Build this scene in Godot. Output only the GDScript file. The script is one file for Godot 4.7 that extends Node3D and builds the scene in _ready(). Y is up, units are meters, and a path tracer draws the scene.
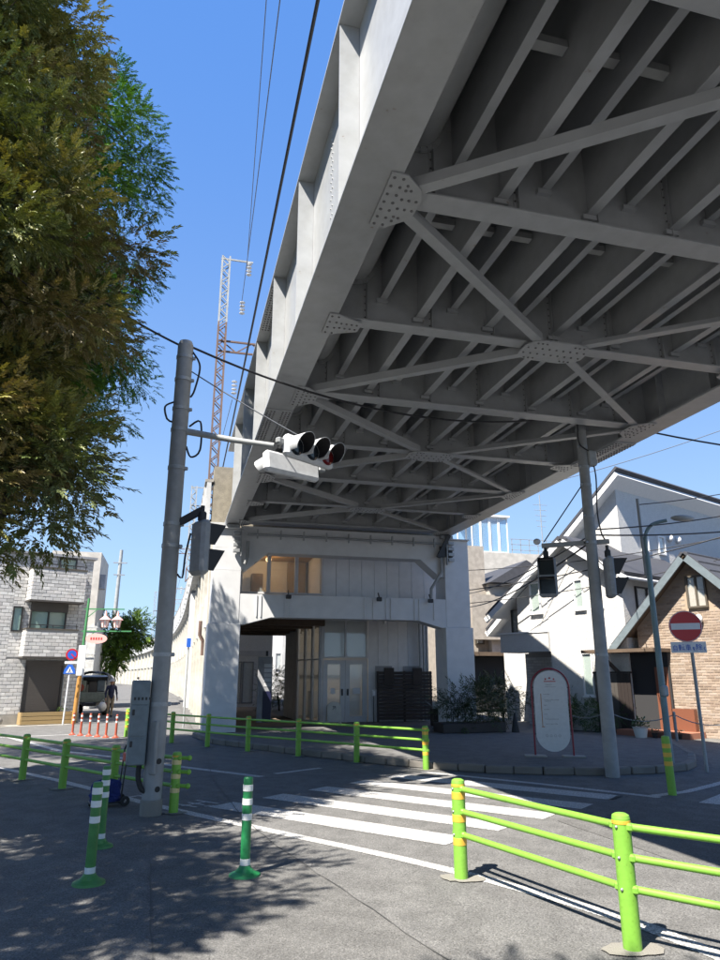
extends Node3D

# ---------------------------------------------------------------- mesh builder
class MB:
	var v := PackedVector3Array()
	var n := PackedVector3Array()
	var c := PackedColorArray()
	var col := Color.WHITE
	var colored := false
	func tri(a: Vector3, b: Vector3, d: Vector3) -> void:
		var m := (d - a).cross(b - a).normalized()
		v.append(a); v.append(b); v.append(d)
		n.append(m); n.append(m); n.append(m)
		c.append(col); c.append(col); c.append(col)
	func trin(a: Vector3, b: Vector3, d: Vector3, na: Vector3, nb: Vector3, nd: Vector3) -> void:
		v.append(a); v.append(b); v.append(d)
		n.append(na); n.append(nb); n.append(nd)
		c.append(col); c.append(col); c.append(col)
	func quad(a: Vector3, b: Vector3, d: Vector3, e: Vector3) -> void:
		tri(a, b, d); tri(a, d, e)
	func quadn(a: Vector3, b: Vector3, d: Vector3, e: Vector3, na: Vector3, nb: Vector3, nd: Vector3, ne: Vector3) -> void:
		trin(a, b, d, na, nb, nd); trin(a, d, e, na, nd, ne)
	# box with the centre p and full sizes s, turned by the basis b
	func box(p: Vector3, s: Vector3, b := Basis.IDENTITY) -> void:
		var x := b.x * s.x * 0.5
		var y := b.y * s.y * 0.5
		var z := b.z * s.z * 0.5
		for k in 3:
			var A: Vector3 = [x, y, z][k]
			var B: Vector3 = [y, z, x][k]
			var C: Vector3 = [z, x, y][k]
			quad(p + A - B - C, p + A - B + C, p + A + B + C, p + A + B - C)
			quad(p - A - B - C, p - A + B - C, p - A + B + C, p - A - B + C)
	# box between two corners
	func span(a: Vector3, b: Vector3) -> void:
		box((a + b) * 0.5, (b - a).abs())
	# box with chamfered edges
	func cbox(p: Vector3, s: Vector3, e: float, b := Basis.IDENTITY) -> void:
		var h := s * 0.5
		var pts := []
		for k in 3:
			for sg in [1.0, -1.0]:
				var i := k
				var j := (k + 1) % 3
				var l := (k + 2) % 3
				var f := []
				for q in [[-1, -1], [-1, 1], [1, 1], [1, -1]]:
					var t := Vector3.ZERO
					t[i] = sg * h[i]
					t[j] = q[0] * (h[j] - e)
					t[l] = q[1] * (h[l] - e)
					f.append(p + b * t)
				if sg > 0: quad(f[0], f[1], f[2], f[3])
				else: quad(f[0], f[3], f[2], f[1])
		for k in 3:
			var i := k
			var j := (k + 1) % 3
			var l := (k + 2) % 3
			for s1 in [1.0, -1.0]:
				for s2 in [1.0, -1.0]:
					var f := []
					for q in [[0, -1], [0, 1], [1, 1], [1, -1]]:
						var t := Vector3.ZERO
						t[i] = s1 * (h[i] if q[0] == 0 else h[i] - e)
						t[j] = s2 * (h[j] - e if q[0] == 0 else h[j])
						t[l] = q[1] * (h[l] - e)
						f.append(p + b * t)
					if s1 * s2 > 0: quad(f[0], f[1], f[2], f[3])
					else: quad(f[0], f[3], f[2], f[1])
		for s1 in [1.0, -1.0]:
			for s2 in [1.0, -1.0]:
				for s3 in [1.0, -1.0]:
					var a := p + b * Vector3(s1 * h.x, s2 * (h.y - e), s3 * (h.z - e))
					var d := p + b * Vector3(s1 * (h.x - e), s2 * h.y, s3 * (h.z - e))
					var g := p + b * Vector3(s1 * (h.x - e), s2 * (h.y - e), s3 * h.z)
					if s1 * s2 * s3 > 0: tri(a, g, d)
					else: tri(a, d, g)
	# straight bar from a to b, w wide (across) and h high (along up)
	func bar(a: Vector3, b: Vector3, w: float, h: float, up := Vector3.UP) -> void:
		var z := (b - a).normalized()
		if absf(z.dot(up)) > 0.99: up = Vector3.RIGHT
		var x := up.cross(z).normalized()
		var y := z.cross(x)
		box((a + b) * 0.5, Vector3(w, h, a.distance_to(b)), Basis(x, y, z))
	# round tube through points; r is one radius or one for each point
	func tube(p: Array, r, sides := 8, caps := true) -> void:
		var rings := []
		var dirs := []
		var side := Vector3.ZERO
		for i in p.size():
			var d: Vector3 = (p[mini(i + 1, p.size() - 1)] - p[maxi(i - 1, 0)]).normalized()
			if side == Vector3.ZERO:
				side = d.cross(Vector3.UP if absf(d.y) < 0.95 else Vector3.RIGHT).normalized()
			side = (side - d * side.dot(d)).normalized()
			var up := d.cross(side)
			var rad: float = r[i] if r is Array else r
			var ring := []
			var nn := []
			for k in sides:
				var a := TAU * k / sides
				var o := side * cos(a) + up * sin(a)
				nn.append(o)
				ring.append(p[i] + o * rad)
			rings.append(ring); dirs.append(nn)
		for i in p.size() - 1:
			for k in sides:
				var m := (k + 1) % sides
				quadn(rings[i][k], rings[i + 1][k], rings[i + 1][m], rings[i][m], dirs[i][k], dirs[i + 1][k], dirs[i + 1][m], dirs[i][m])
		if caps:
			for k in sides:
				var m := (k + 1) % sides
				tri(p[0], rings[0][k], rings[0][m])
				tri(p[-1], rings[-1][m], rings[-1][k])
	# surface of revolution: prof is [radius, height] pairs, flat shading between rings where sharp
	func lathe(o: Vector3, prof: Array, sides := 16, b := Basis.IDENTITY) -> void:
		for i in prof.size() - 1:
			var r0: float = prof[i][0]
			var y0: float = prof[i][1]
			var r1: float = prof[i + 1][0]
			var y1: float = prof[i + 1][1]
			var sl := Vector2(y1 - y0, r0 - r1).normalized()
			for k in sides:
				var a := TAU * k / sides
				var e := TAU * (k + 1) / sides
				var da := Vector3(cos(a), 0, sin(a))
				var de := Vector3(cos(e), 0, sin(e))
				var na := b * (da * sl.x + Vector3.UP * sl.y)
				var ne := b * (de * sl.x + Vector3.UP * sl.y)
				var A := o + b * (da * r0 + Vector3.UP * y0)
				var B := o + b * (de * r0 + Vector3.UP * y0)
				var C := o + b * (de * r1 + Vector3.UP * y1)
				var D := o + b * (da * r1 + Vector3.UP * y1)
				if r0 > 1e-5: trin(A, B, D, na, ne, na)
				if r1 > 1e-5: trin(B, C, D, ne, ne, na)
	# flat outline (Vector2 list in the plane of b.x, b.y at o) given thickness d along b.z
	func plate(o: Vector3, b: Basis, pts: Array, d: float) -> void:
		var pp := PackedVector2Array(pts)
		if Geometry2D.is_polygon_clockwise(pp): pp.reverse()
		var idx := Geometry2D.triangulate_polygon(pp)
		var f := []
		var r := []
		for q in pp:
			f.append(o + b.x * q.x + b.y * q.y + b.z * d * 0.5)
			r.append(o + b.x * q.x + b.y * q.y - b.z * d * 0.5)
		for i in range(0, idx.size(), 3):
			var A: Vector3 = f[idx[i]]
			var B: Vector3 = f[idx[i + 1]]
			var C: Vector3 = f[idx[i + 2]]
			var up := (C - A).cross(B - A).dot(b.z) > 0
			if up:
				tri(A, B, C); tri(r[idx[i]], r[idx[i + 2]], r[idx[i + 1]])
			else:
				tri(A, C, B); tri(r[idx[i]], r[idx[i + 1]], r[idx[i + 2]])
		for i in pp.size():
			var j := (i + 1) % pp.size()
			quad(f[i], f[j], r[j], r[i])
	func ball(o: Vector3, s: Vector3, sides := 12, rows := 7) -> void:
		for i in rows:
			for k in sides:
				var q := []
				for w in [[i, k], [i, k + 1], [i + 1, k + 1], [i + 1, k]]:
					var t: float = PI * w[0] / rows
					var a: float = TAU * w[1] / sides
					q.append(Vector3(sin(t) * cos(a), cos(t), sin(t) * sin(a)))
				if i > 0: trin(o + q[0] * s, o + q[2] * s, o + q[1] * s, q[0], q[2], q[1])
				if i < rows - 1: trin(o + q[0] * s, o + q[3] * s, o + q[2] * s, q[0], q[3], q[2])
	func mesh(xf := Transform3D.IDENTITY) -> ArrayMesh:
		var m := ArrayMesh.new()
		var a := []
		a.resize(Mesh.ARRAY_MAX)
		if xf != Transform3D.IDENTITY:
			var vv := PackedVector3Array()
			var nn := PackedVector3Array()
			vv.resize(v.size()); nn.resize(v.size())
			for i in v.size():
				vv[i] = xf * v[i]
				nn[i] = (xf.basis * n[i]).normalized()
			a[Mesh.ARRAY_VERTEX] = vv
			a[Mesh.ARRAY_NORMAL] = nn
		else:
			a[Mesh.ARRAY_VERTEX] = v
			a[Mesh.ARRAY_NORMAL] = n
		if colored: a[Mesh.ARRAY_COLOR] = c
		m.add_surface_from_arrays(Mesh.PRIMITIVE_TRIANGLES, a)
		return m

# ---------------------------------------------------------------- node helpers
var taken := {}
var rng := RandomNumberGenerator.new()
var M := {}
var T := {}

func numbered(called: String) -> String:
	taken[called] = taken.get(called, -1) + 1
	return called if taken[called] == 0 else "%s_%03d" % [called, taken[called]]

func tag(o: Node, label: String, category := "", group := "", kind := "") -> Node:
	if label: o.set_meta("label", label)
	if category: o.set_meta("category", category)
	if group: o.set_meta("group", group)
	if kind: o.set_meta("kind", kind)
	return o

func thing(called: String, label: String, category: String, at := Vector3.ZERO, turn := 0.0, group := "") -> Node3D:
	var o := Node3D.new()
	o.name = numbered(called)
	add_child(o)
	o.position = at
	o.rotation.y = turn
	tag(o, label, category, group)
	return o

# commits a builder whose points are WORLD positions as one part of parent
func part(b: MB, called: String, m: Material, parent: Node3D) -> MeshInstance3D:
	var o := MeshInstance3D.new()
	o.name = called
	o.mesh = b.mesh(parent.global_transform.affine_inverse())
	o.material_override = null
	o.mesh.surface_set_material(0, m)
	parent.add_child(o, true)
	return o

# commits a builder whose points are already LOCAL to parent
func lpart(b: MB, called: String, m: Material, parent: Node3D) -> MeshInstance3D:
	var o := MeshInstance3D.new()
	o.name = called
	o.mesh = b.mesh()
	o.mesh.surface_set_material(0, m)
	parent.add_child(o, true)
	return o

# a shared mesh placed as a part; pose is local to parent
func piece(mesh: Mesh, called: String, m: Material, parent: Node3D, pose: Transform3D) -> MeshInstance3D:
	var o := MeshInstance3D.new()
	o.name = called
	o.mesh = mesh
	o.set_surface_override_material(0, m)
	parent.add_child(o, true)
	o.transform = pose
	return o

func struct(b: MB, called: String, m: Material, label := "") -> MeshInstance3D:
	var o := lpart(b, called, m, self)
	o.set_meta("kind", "structure")
	if label: o.set_meta("label", label)
	return o

func solo(b: MB, called: String, m: Material, label: String, category: String, group := "") -> MeshInstance3D:
	var o := MeshInstance3D.new()
	o.name = numbered(called)
	o.mesh = b.mesh()
	o.mesh.surface_set_material(0, m)
	add_child(o)
	tag(o, label, category, group)
	return o

func copy(o: Node3D, called: String) -> Node3D:
	var c: Node3D = o.duplicate()
	c.name = numbered(called)
	add_child(c)
	return c

func bx(a: Vector3, b: Vector3) -> MB:
	var m := MB.new()
	m.span(a, b)
	return m

# ---------------------------------------------------------------- materials
func lin(r: float, g: float, b: float) -> Color:
	return Color(r, g, b).linear_to_srgb()

func noise_tex(freq: float, octaves: int, lo: float, hi := 1.0, sd := 1, type := FastNoiseLite.TYPE_SIMPLEX_SMOOTH, size := 512, contrast := 0.0) -> NoiseTexture2D:
	var f := FastNoiseLite.new()
	f.seed = sd
	f.frequency = freq
	f.noise_type = type
	f.fractal_octaves = octaves
	f.fractal_gain = 0.55
	var t := NoiseTexture2D.new()
	t.width = size
	t.height = size
	t.seamless = true
	t.noise = f
	var g := Gradient.new()
	g.set_color(0, Color(lo, lo, lo))
	g.set_color(1, Color(hi, hi, hi))
	g.set_offset(0, contrast)
	g.set_offset(1, 1.0 - contrast)
	t.color_ramp = g
	return t

func mat(key: String, c: Color, rough := 0.6, opt := {}) -> StandardMaterial3D:
	var m := StandardMaterial3D.new()
	m.resource_name = key
	m.albedo_color = c
	m.roughness = rough
	m.metallic = opt.get("metal", 0.0)
	m.metallic_specular = opt.get("spec", 0.5)
	if opt.has("fine"):
		m.uv1_triplanar = true
		m.uv1_world_triplanar = opt.get("world", true)
		var s: float = opt.fine
		m.uv1_scale = opt.get("stretch", Vector3.ONE) * s
		m.albedo_texture = T[opt.get("tex", "fine")]
	if opt.has("coarse"):
		m.detail_enabled = true
		m.detail_uv_layer = BaseMaterial3D.DETAIL_UV_2
		m.uv2_triplanar = true
		m.uv2_world_triplanar = opt.get("world", true)
		m.uv2_scale = opt.get("stretch2", Vector3.ONE) * opt.coarse
		m.detail_blend_mode = BaseMaterial3D.BLEND_MODE_MUL
		m.detail_albedo = T[opt.get("tex2", "coarse")]
	if opt.has("bump"):
		m.heightmap_enabled = true
		m.heightmap_scale = opt.bump
		m.heightmap_texture = T[opt.get("btex", "bump")]
	if opt.has("coat"):
		m.clearcoat_enabled = true
		m.clearcoat = opt.coat
		m.clearcoat_roughness = 0.15
	if opt.get("vc", false): m.vertex_color_use_as_albedo = true
	M[key] = m
	return m

func glass(key: String, c: Color, a: float) -> StandardMaterial3D:
	var m := StandardMaterial3D.new()
	m.resource_name = key
	m.albedo_color = Color(c.r, c.g, c.b, a)
	m.transparency = BaseMaterial3D.TRANSPARENCY_ALPHA
	m.roughness = 0.04
	M[key] = m
	return m

func ramp(stops: Array) -> Gradient:
	var g := Gradient.new()
	g.offsets = PackedFloat32Array(stops.map(func(s): return s[0]))
	g.colors = PackedColorArray(stops.map(func(s): return s[1]))
	return g

# grey stones of mixed brightness, a few pixels each, as in worn asphalt
func speckle(size: int, sd: int) -> ImageTexture:
	var r := RandomNumberGenerator.new()
	r.seed = sd
	var im := Image.create(size, size, true, Image.FORMAT_RGB8)
	im.fill(Color(0.80, 0.80, 0.80))
	for i in size * size / 3:
		var x := r.randi() % size
		var y := r.randi() % size
		var k := 0.80 + r.randfn() * 0.115
		if r.randf() < 0.02: k = r.randf_range(0.95, 1.0)
		k = clampf(k, 0.5, 1.0)
		im.fill_rect(Rect2i(x, y, r.randi_range(1, 3), r.randi_range(1, 3)), Color(k, k * 0.995, k * 0.985))
	return ImageTexture.create_from_image(im)

func make_materials() -> void:
	T.fine = noise_tex(0.06, 3, 0.88, 1.0, 3)
	T.coarse = noise_tex(0.012, 5, 0.90, 1.0, 7, FastNoiseLite.TYPE_SIMPLEX_SMOOTH, 512, 0.2)
	T.rusty = noise_tex(0.02, 6, 0.9, 1.0, 41, FastNoiseLite.TYPE_SIMPLEX_SMOOTH, 1024)
	T.rusty.color_ramp = ramp([[0.0, Color(0.55, 0.42, 0.32)], [0.09, Color(0.85, 0.80, 0.75)], [0.13, Color(0.965, 0.962, 0.955)], [0.6, Color(0.985, 0.985, 0.985)], [1.0, Color(1, 1, 1)]])
	T.scuff = noise_tex(0.05, 5, 0.9, 1.0, 43)
	T.scuff.color_ramp = ramp([[0.0, Color(0.60, 0.55, 0.50)], [0.15, Color(0.86, 0.84, 0.80)], [0.22, Color(0.95, 0.95, 0.94)], [1.0, Color(1, 1, 1)]])
	T.soft = noise_tex(0.015, 4, 0.94, 1.0, 11)
	T.bump = noise_tex(0.05, 4, 0.0, 1.0, 5)
	T.stone = noise_tex(0.22, 2, 0.70, 1.0, 9, FastNoiseLite.TYPE_SIMPLEX_SMOOTH, 512, 0.15)
	T.aggregate = speckle(512, 77)
	T.stain = noise_tex(0.01, 6, 0.91, 1.0, 21, FastNoiseLite.TYPE_SIMPLEX_SMOOTH, 1024, 0.27)
	T.wear = noise_tex(0.09, 5, 0.72, 1.0, 23, FastNoiseLite.TYPE_SIMPLEX_SMOOTH, 512, 0.36)
	# asphalt and ground
	mat("asphalt", lin(0.230, 0.230, 0.228), 0.9, {"fine": 0.55, "tex": "aggregate", "coarse": 0.21, "tex2": "stain", "bump": 0.5, "btex": "aggregate", "spec": 0.35})
	mat("asphalt_patch", lin(0.215, 0.214, 0.21), 0.9, {"fine": 0.62, "tex": "aggregate", "coarse": 0.26, "tex2": "stain", "bump": 0.4, "btex": "aggregate", "spec": 0.35})
	mat("asphalt_pale", lin(0.27, 0.265, 0.25), 0.9, {"fine": 0.6, "tex": "aggregate", "coarse": 0.2, "tex2": "stain", "bump": 0.3, "btex": "aggregate", "spec": 0.35})
	mat("tar", lin(0.07, 0.07, 0.068), 0.8)
	mat("marking", lin(0.84, 0.84, 0.83), 0.75, {"fine": 0.8, "tex": "wear", "coarse": 0.55, "tex2": "aggregate", "bump": 0.25, "btex": "stone"})
	mat("kerb", lin(0.27, 0.25, 0.22), 0.9, {"fine": 1.2, "tex": "stone", "coarse": 0.35, "bump": 0.3})
	mat("concrete", lin(0.36, 0.34, 0.30), 0.9, {"fine": 0.8, "coarse": 0.25, "tex2": "stain", "bump": 0.3})
	mat("concrete_cream", lin(0.575, 0.555, 0.49), 0.9, {"fine": 0.6, "tex": "soft", "coarse": 0.18, "tex2": "coarse", "bump": 0.2})
	mat("concrete_white", lin(0.55, 0.56, 0.56), 0.85, {"fine": 0.6, "tex": "soft", "coarse": 0.15, "tex2": "coarse", "bump": 0.2})
	mat("concrete_old", lin(0.30, 0.27, 0.21), 0.95, {"fine": 0.8, "coarse": 0.3, "tex2": "stain", "bump": 0.5})
	mat("footing", lin(0.30, 0.285, 0.25), 0.95, {"fine": 1.6, "tex": "stone", "bump": 0.4})
	# steelwork
	mat("steel_paint", lin(0.40, 0.415, 0.425), 0.38, {"fine": 0.5, "tex": "soft", "coarse": 0.14, "tex2": "rusty", "bump": 0.05})
	mat("pier_paint", lin(0.60, 0.61, 0.62), 0.55, {"fine": 0.25, "tex": "soft"})
	mat("galvanised", lin(0.40, 0.42, 0.43), 0.5, {"metal": 0.35, "fine": 1.5, "coarse": 0.6})
	mat("pole_grey", lin(0.30, 0.31, 0.31), 0.6, {"fine": 1.2, "tex": "soft", "coarse": 0.4})
	mat("pole_pale", lin(0.38, 0.40, 0.40), 0.6, {"fine": 1.5, "coarse": 0.5})
	mat("pole_teal", lin(0.20, 0.30, 0.32), 0.5, {"fine": 1.5, "coarse": 0.5})
	mat("rust", lin(0.19, 0.125, 0.10), 0.9, {"fine": 1.5, "coarse": 0.6, "tex2": "stain"})
	mat("black_iron", lin(0.02, 0.02, 0.022), 0.5)
	mat("rubber", lin(0.025, 0.025, 0.025), 0.8)
	mat("cable", lin(0.015, 0.015, 0.018), 0.6)
	mat("cable_grey", lin(0.10, 0.11, 0.13), 0.6)
	# fences and posts
	mat("fence_green", lin(0.20, 0.44, 0.05), 0.5, {"fine": 2.0, "tex": "soft", "coarse": 1.3, "tex2": "scuff", "bump": 0.03})
	mat("reflector_yellow", lin(0.70, 0.42, 0.05), 0.35, {"fine": 6.0})
	mat("reflector_white", lin(0.72, 0.74, 0.72), 0.35, {"fine": 6.0, "tex": "soft"})
	mat("reflector_cream", lin(0.66, 0.55, 0.25), 0.35, {"fine": 6.0, "tex": "soft"})
	mat("post_green", lin(0.02, 0.23, 0.075), 0.45, {"fine": 3.0, "coarse": 1.4, "tex2": "coarse"})
	mat("post_green_pale", lin(0.065, 0.25, 0.06), 0.5, {"fine": 3.0, "coarse": 1.4, "tex2": "coarse"})
	mat("post_red", lin(0.45, 0.085, 0.04), 0.5, {"fine": 3.0, "coarse": 1.4})
	mat("bolt_head", lin(0.12, 0.12, 0.12), 0.5)
	mat("bolt", lin(0.35, 0.36, 0.36), 0.4, {"metal": 0.6})
	# signs
	mat("sign_red", lin(0.45, 0.008, 0.016), 0.35)
	mat("sign_white", lin(0.66, 0.68, 0.70), 0.4, {"fine": 2.0, "tex": "soft"})
	mat("sign_blue", lin(0.02, 0.10, 0.45), 0.35)
	mat("sign_navy", lin(0.01, 0.012, 0.05), 0.5)
	mat("board_white", lin(0.60, 0.60, 0.58), 0.5, {"fine": 1.5, "tex": "soft"})
	mat("board_red", lin(0.20, 0.01, 0.022), 0.4)
	mat("print_grey", lin(0.22, 0.20, 0.19), 0.6)
	mat("print_red", lin(0.42, 0.03, 0.03), 0.6)
	mat("print_tan", lin(0.40, 0.20, 0.09), 0.6)
	mat("signal_body", lin(0.60, 0.62, 0.64), 0.45, {"fine": 2.0, "tex": "soft", "coarse": 0.9})
	mat("signal_grey", lin(0.30, 0.32, 0.34), 0.5, {"fine": 2.0, "tex": "soft", "coarse": 0.9})
	mat("hood_black", lin(0.02, 0.02, 0.022), 0.6)
	mat("lens_dark", lin(0.02, 0.025, 0.03), 0.1)
	mat("lens_red", lin(0.12, 0.008, 0.008), 0.15)
	mat("cabinet", lin(0.17, 0.21, 0.23), 0.5, {"fine": 2.0, "tex": "soft", "coarse": 0.7})
	# buildings
	mat("white_stucco", lin(0.66, 0.65, 0.62), 0.85, {"fine": 0.9, "coarse": 0.5, "tex2": "soft", "bump": 2.0})
	mat("white_trim", lin(0.78, 0.78, 0.77), 0.5, {"fine": 1.0, "tex": "soft"})
	mat("roof_slate", lin(0.06, 0.062, 0.072), 0.7, {"fine": 1.5, "coarse": 0.6})
	mat("soffit", lin(0.62, 0.58, 0.50), 0.8)
	mat("tile_wall", lin(1, 1, 1), 0.6, {"vc": true, "fine": 2.0, "tex": "soft"})
	mat("mortar", lin(0.33, 0.32, 0.30), 0.95, {"fine": 2.0})
	mat("mortar_tan", lin(0.42, 0.33, 0.24), 0.95, {"fine": 2.0})
	mat("shutter", lin(0.07, 0.062, 0.055), 0.55, {"fine": 1.5, "tex": "soft"})
	mat("dark_frame", lin(0.025, 0.024, 0.024), 0.4)
	mat("bronze_frame", lin(0.10, 0.085, 0.065), 0.45)
	mat("grey_wall", lin(0.36, 0.37, 0.39), 0.7, {"fine": 0.8, "tex": "soft", "coarse": 0.3, "tex2": "coarse"})
	mat("cafe_panel", lin(0.74, 0.75, 0.76), 0.6, {"fine": 0.3, "tex": "soft"})
	mat("beige_wall", lin(0.40, 0.36, 0.31), 0.85, {"fine": 0.8, "coarse": 0.25, "tex2": "stain"})
	mat("beige_pale", lin(0.55, 0.52, 0.47), 0.85, {"fine": 0.8, "coarse": 0.25})
	mat("dark_wood", lin(0.028, 0.020, 0.017), 0.6, {"fine": 2.0, "stretch": Vector3(0.3, 3, 1)})
	mat("warm_wood", lin(0.42, 0.27, 0.14), 0.6, {"fine": 1.2, "stretch": Vector3(3, 0.4, 1)})
	mat("red_wood", lin(0.20, 0.07, 0.035), 0.6, {"fine": 1.2})
	mat("interior_wall", lin(0.78, 0.74, 0.66), 0.8, {"fine": 0.8, "tex": "soft"})
	mat("brown_beam", lin(0.13, 0.09, 0.06), 0.8, {"fine": 1.0, "coarse": 0.5})
	mat("paving_warm", lin(0.24, 0.18, 0.13), 0.85, {"fine": 1.2, "coarse": 0.4})
	mat("timber", lin(0.34, 0.24, 0.11), 0.8, {"fine": 1.5, "stretch": Vector3(0.4, 3, 3)})
	mat("orange_wood", lin(0.45, 0.22, 0.05), 0.7, {"fine": 1.5})
	mat("sheet_wrap", lin(0.66, 0.66, 0.63), 0.8, {"fine": 0.8, "tex": "soft", "coarse": 0.4, "bump": 2.0})
	mat("lamp_green", lin(0.06, 0.23, 0.09), 0.45, {"fine": 2.0, "tex": "soft"})
	mat("pink", lin(0.70, 0.40, 0.36), 0.5)
	mat("lantern_white", lin(0.75, 0.70, 0.68), 0.4)
	mat("truck_green", lin(0.30, 0.33, 0.26), 0.5, {"fine": 2.0, "coarse": 0.8})
	mat("truck_white", lin(0.60, 0.60, 0.58), 0.4)
	mat("tarp_black", lin(0.03, 0.032, 0.04), 0.7, {"fine": 1.5, "bump": 2.0})
	mat("tail_red", lin(0.30, 0.02, 0.02), 0.3)
	mat("cloth_blue", lin(0.012, 0.03, 0.20), 0.7, {"fine": 3.0, "coarse": 1.5, "bump": 1.2})
	mat("bag_white", lin(0.70, 0.68, 0.64), 0.7)
	mat("skin_cloth", lin(1, 1, 1), 0.85, {"vc": true})
	mat("cap_grey", lin(0.40, 0.40, 0.40), 0.9)
	mat("terracotta", lin(0.36, 0.15, 0.09), 0.85, {"fine": 2.0})
	mat("pot_white", lin(0.60, 0.60, 0.57), 0.6)
	mat("soil", lin(0.04, 0.03, 0.02), 0.95)
	mat("bark", lin(0.085, 0.07, 0.055), 0.95, {"fine": 2.0, "stretch": Vector3(2, 0.6, 2), "coarse": 0.7, "bump": 1.5, "world": false})
	for k in [["leaf", lin(1, 1, 1), 0.42], ["leaf_soft", lin(1, 1, 1), 0.6]]:
		var lf := mat(k[0], k[1], k[2], {"vc": true, "spec": 0.45 if k[0] == "leaf" else 0.25})
		lf.backlight_enabled = true
		lf.backlight = lin(0.16, 0.15, 0.02) if k[0] == "leaf" else lin(0.15, 0.27, 0.03)
	glass("glass", lin(0.8, 0.9, 0.9), 0.12)
	glass("glass_blue", lin(0.25, 0.42, 0.60), 0.45)
	glass("glass_green", lin(0.35, 0.50, 0.42), 0.5)
	mat("curtain", lin(0.74, 0.74, 0.71), 0.9, {"fine": 2.0, "stretch": Vector3(3, 0.3, 3)})
	mat("blind_green", lin(0.26, 0.32, 0.27), 0.5, {"fine": 1.0, "tex": "soft"})
	mat("dark_room", lin(0.03, 0.03, 0.032), 0.9)  # near-black colour that carries the shade of interiors

# ---------------------------------------------------------------- scene
const SUN := Vector3(0.4645, -0.809, -0.3587)
const EXPOSURE := 3.0

func _ready() -> void:
	rng.seed = 20240
	var cam := Camera3D.new()
	cam.name = "camera"
	add_child(cam)
	cam.fov = 69.42
	cam.far = 3000.0
	cam.near = 0.05
	cam.position = Vector3(0, 1.62, 0)
	cam.rotation_degrees = Vector3(15.87, -14.8, 0)
	cam.current = true
	var env := Environment.new()
	var sky := Sky.new()
	var sm := ProceduralSkyMaterial.new()
	sm.sky_top_color = lin(0.041, 0.109, 0.288)
	sm.sky_horizon_color = lin(0.23, 0.33, 0.42)
	sm.sky_curve = 0.22
	sm.ground_bottom_color = lin(0.10, 0.10, 0.10)
	sm.ground_horizon_color = lin(0.22, 0.30, 0.40)
	sm.sun_angle_max = 0.0
	sky.sky_material = sm
	env.background_mode = Environment.BG_SKY
	env.sky = sky
	env.tonemap_mode = Environment.TONE_MAPPER_LINEAR
	env.tonemap_exposure = EXPOSURE
	env.ssao_enabled = true
	env.ssil_enabled = true
	env.sdfgi_enabled = true
	var we := WorldEnvironment.new()
	we.name = "world"
	we.environment = env
	add_child(we)
	var sun := DirectionalLight3D.new()
	sun.name = "sun"
	add_child(sun)
	sun.look_at_from_position(Vector3.ZERO, SUN, Vector3.UP)
	sun.light_energy = 1.5
	sun.light_color = Color(1.0, 0.97, 0.925)
	sun.light_angular_distance = 0.5
	sun.shadow_enabled = true
	make_materials()
	build_ground()
	build_bridge()
	build_pier()
	build_viaduct()
	build_cafe()
	build_left_buildings()
	build_white_house()
	build_brick_house()
	build_far_buildings()
	build_trees()
	build_fences()
	build_poles()
	build_signs()
	build_left_street()
	build_garden()
	build_masts()
	build_wires()

# ---------------------------------------------------------------- ground
func strip(b: MB, pts: Array, w: float, y: float) -> void:
	var l := []
	var r := []
	for i in pts.size():
		var a: Vector2 = pts[maxi(i - 1, 0)]
		var c: Vector2 = pts[mini(i + 1, pts.size() - 1)]
		var d := (c - a).normalized()
		var nn := Vector2(-d.y, d.x) * w * 0.5
		l.append(Vector3(pts[i].x + nn.x, y, pts[i].y + nn.y))
		r.append(Vector3(pts[i].x - nn.x, y, pts[i].y - nn.y))
	for i in pts.size() - 1:
		flat4(b, l[i], l[i + 1], r[i + 1], r[i])

func flat4(b: MB, p: Vector3, q: Vector3, r: Vector3, s: Vector3) -> void:
	if (r - p).cross(q - p).y > 0: b.quad(p, q, r, s)
	else: b.quad(p, s, r, q)

func flat_poly(b: MB, pts: Array, y: float) -> void:
	var pp := PackedVector2Array(pts)
	var idx := Geometry2D.triangulate_polygon(pp)
	for i in range(0, idx.size(), 3):
		var a := Vector3(pp[idx[i]].x, y, pp[idx[i]].y)
		var c := Vector3(pp[idx[i + 1]].x, y, pp[idx[i + 1]].y)
		var d := Vector3(pp[idx[i + 2]].x, y, pp[idx[i + 2]].y)
		if (d - a).cross(c - a).y > 0: b.tri(a, c, d)
		else: b.tri(a, d, c)

func wobble(pts: Array, step: float, amp: float) -> Array:
	var out := []
	for i in pts.size() - 1:
		var a: Vector2 = pts[i]
		var c: Vector2 = pts[i + 1]
		var k := maxi(1, int(a.distance_to(c) / step))
		for j in k:
			var p := a.lerp(c, float(j) / k)
			if out.size(): p += Vector2(rng.randf_range(-amp, amp), rng.randf_range(-amp, amp))
			out.append(p)
	out.append(pts[-1])
	return out

const KERB := [Vector2(0.70, -60), Vector2(0.72, -30), Vector2(0.80, -21.2), Vector2(1.22, -18.9), Vector2(2.05, -17.35), Vector2(2.92, -15.75), Vector2(3.86, -14.1), Vector2(4.80, -12.85), Vector2(5.5, -12.15), Vector2(6.35, -11.66), Vector2(7.35, -11.34), Vector2(8.3, -11.30), Vector2(9.05, -11.48), Vector2(9.62, -11.95), Vector2(10.4, -12.9), Vector2(12.0, -15.6)]

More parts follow.
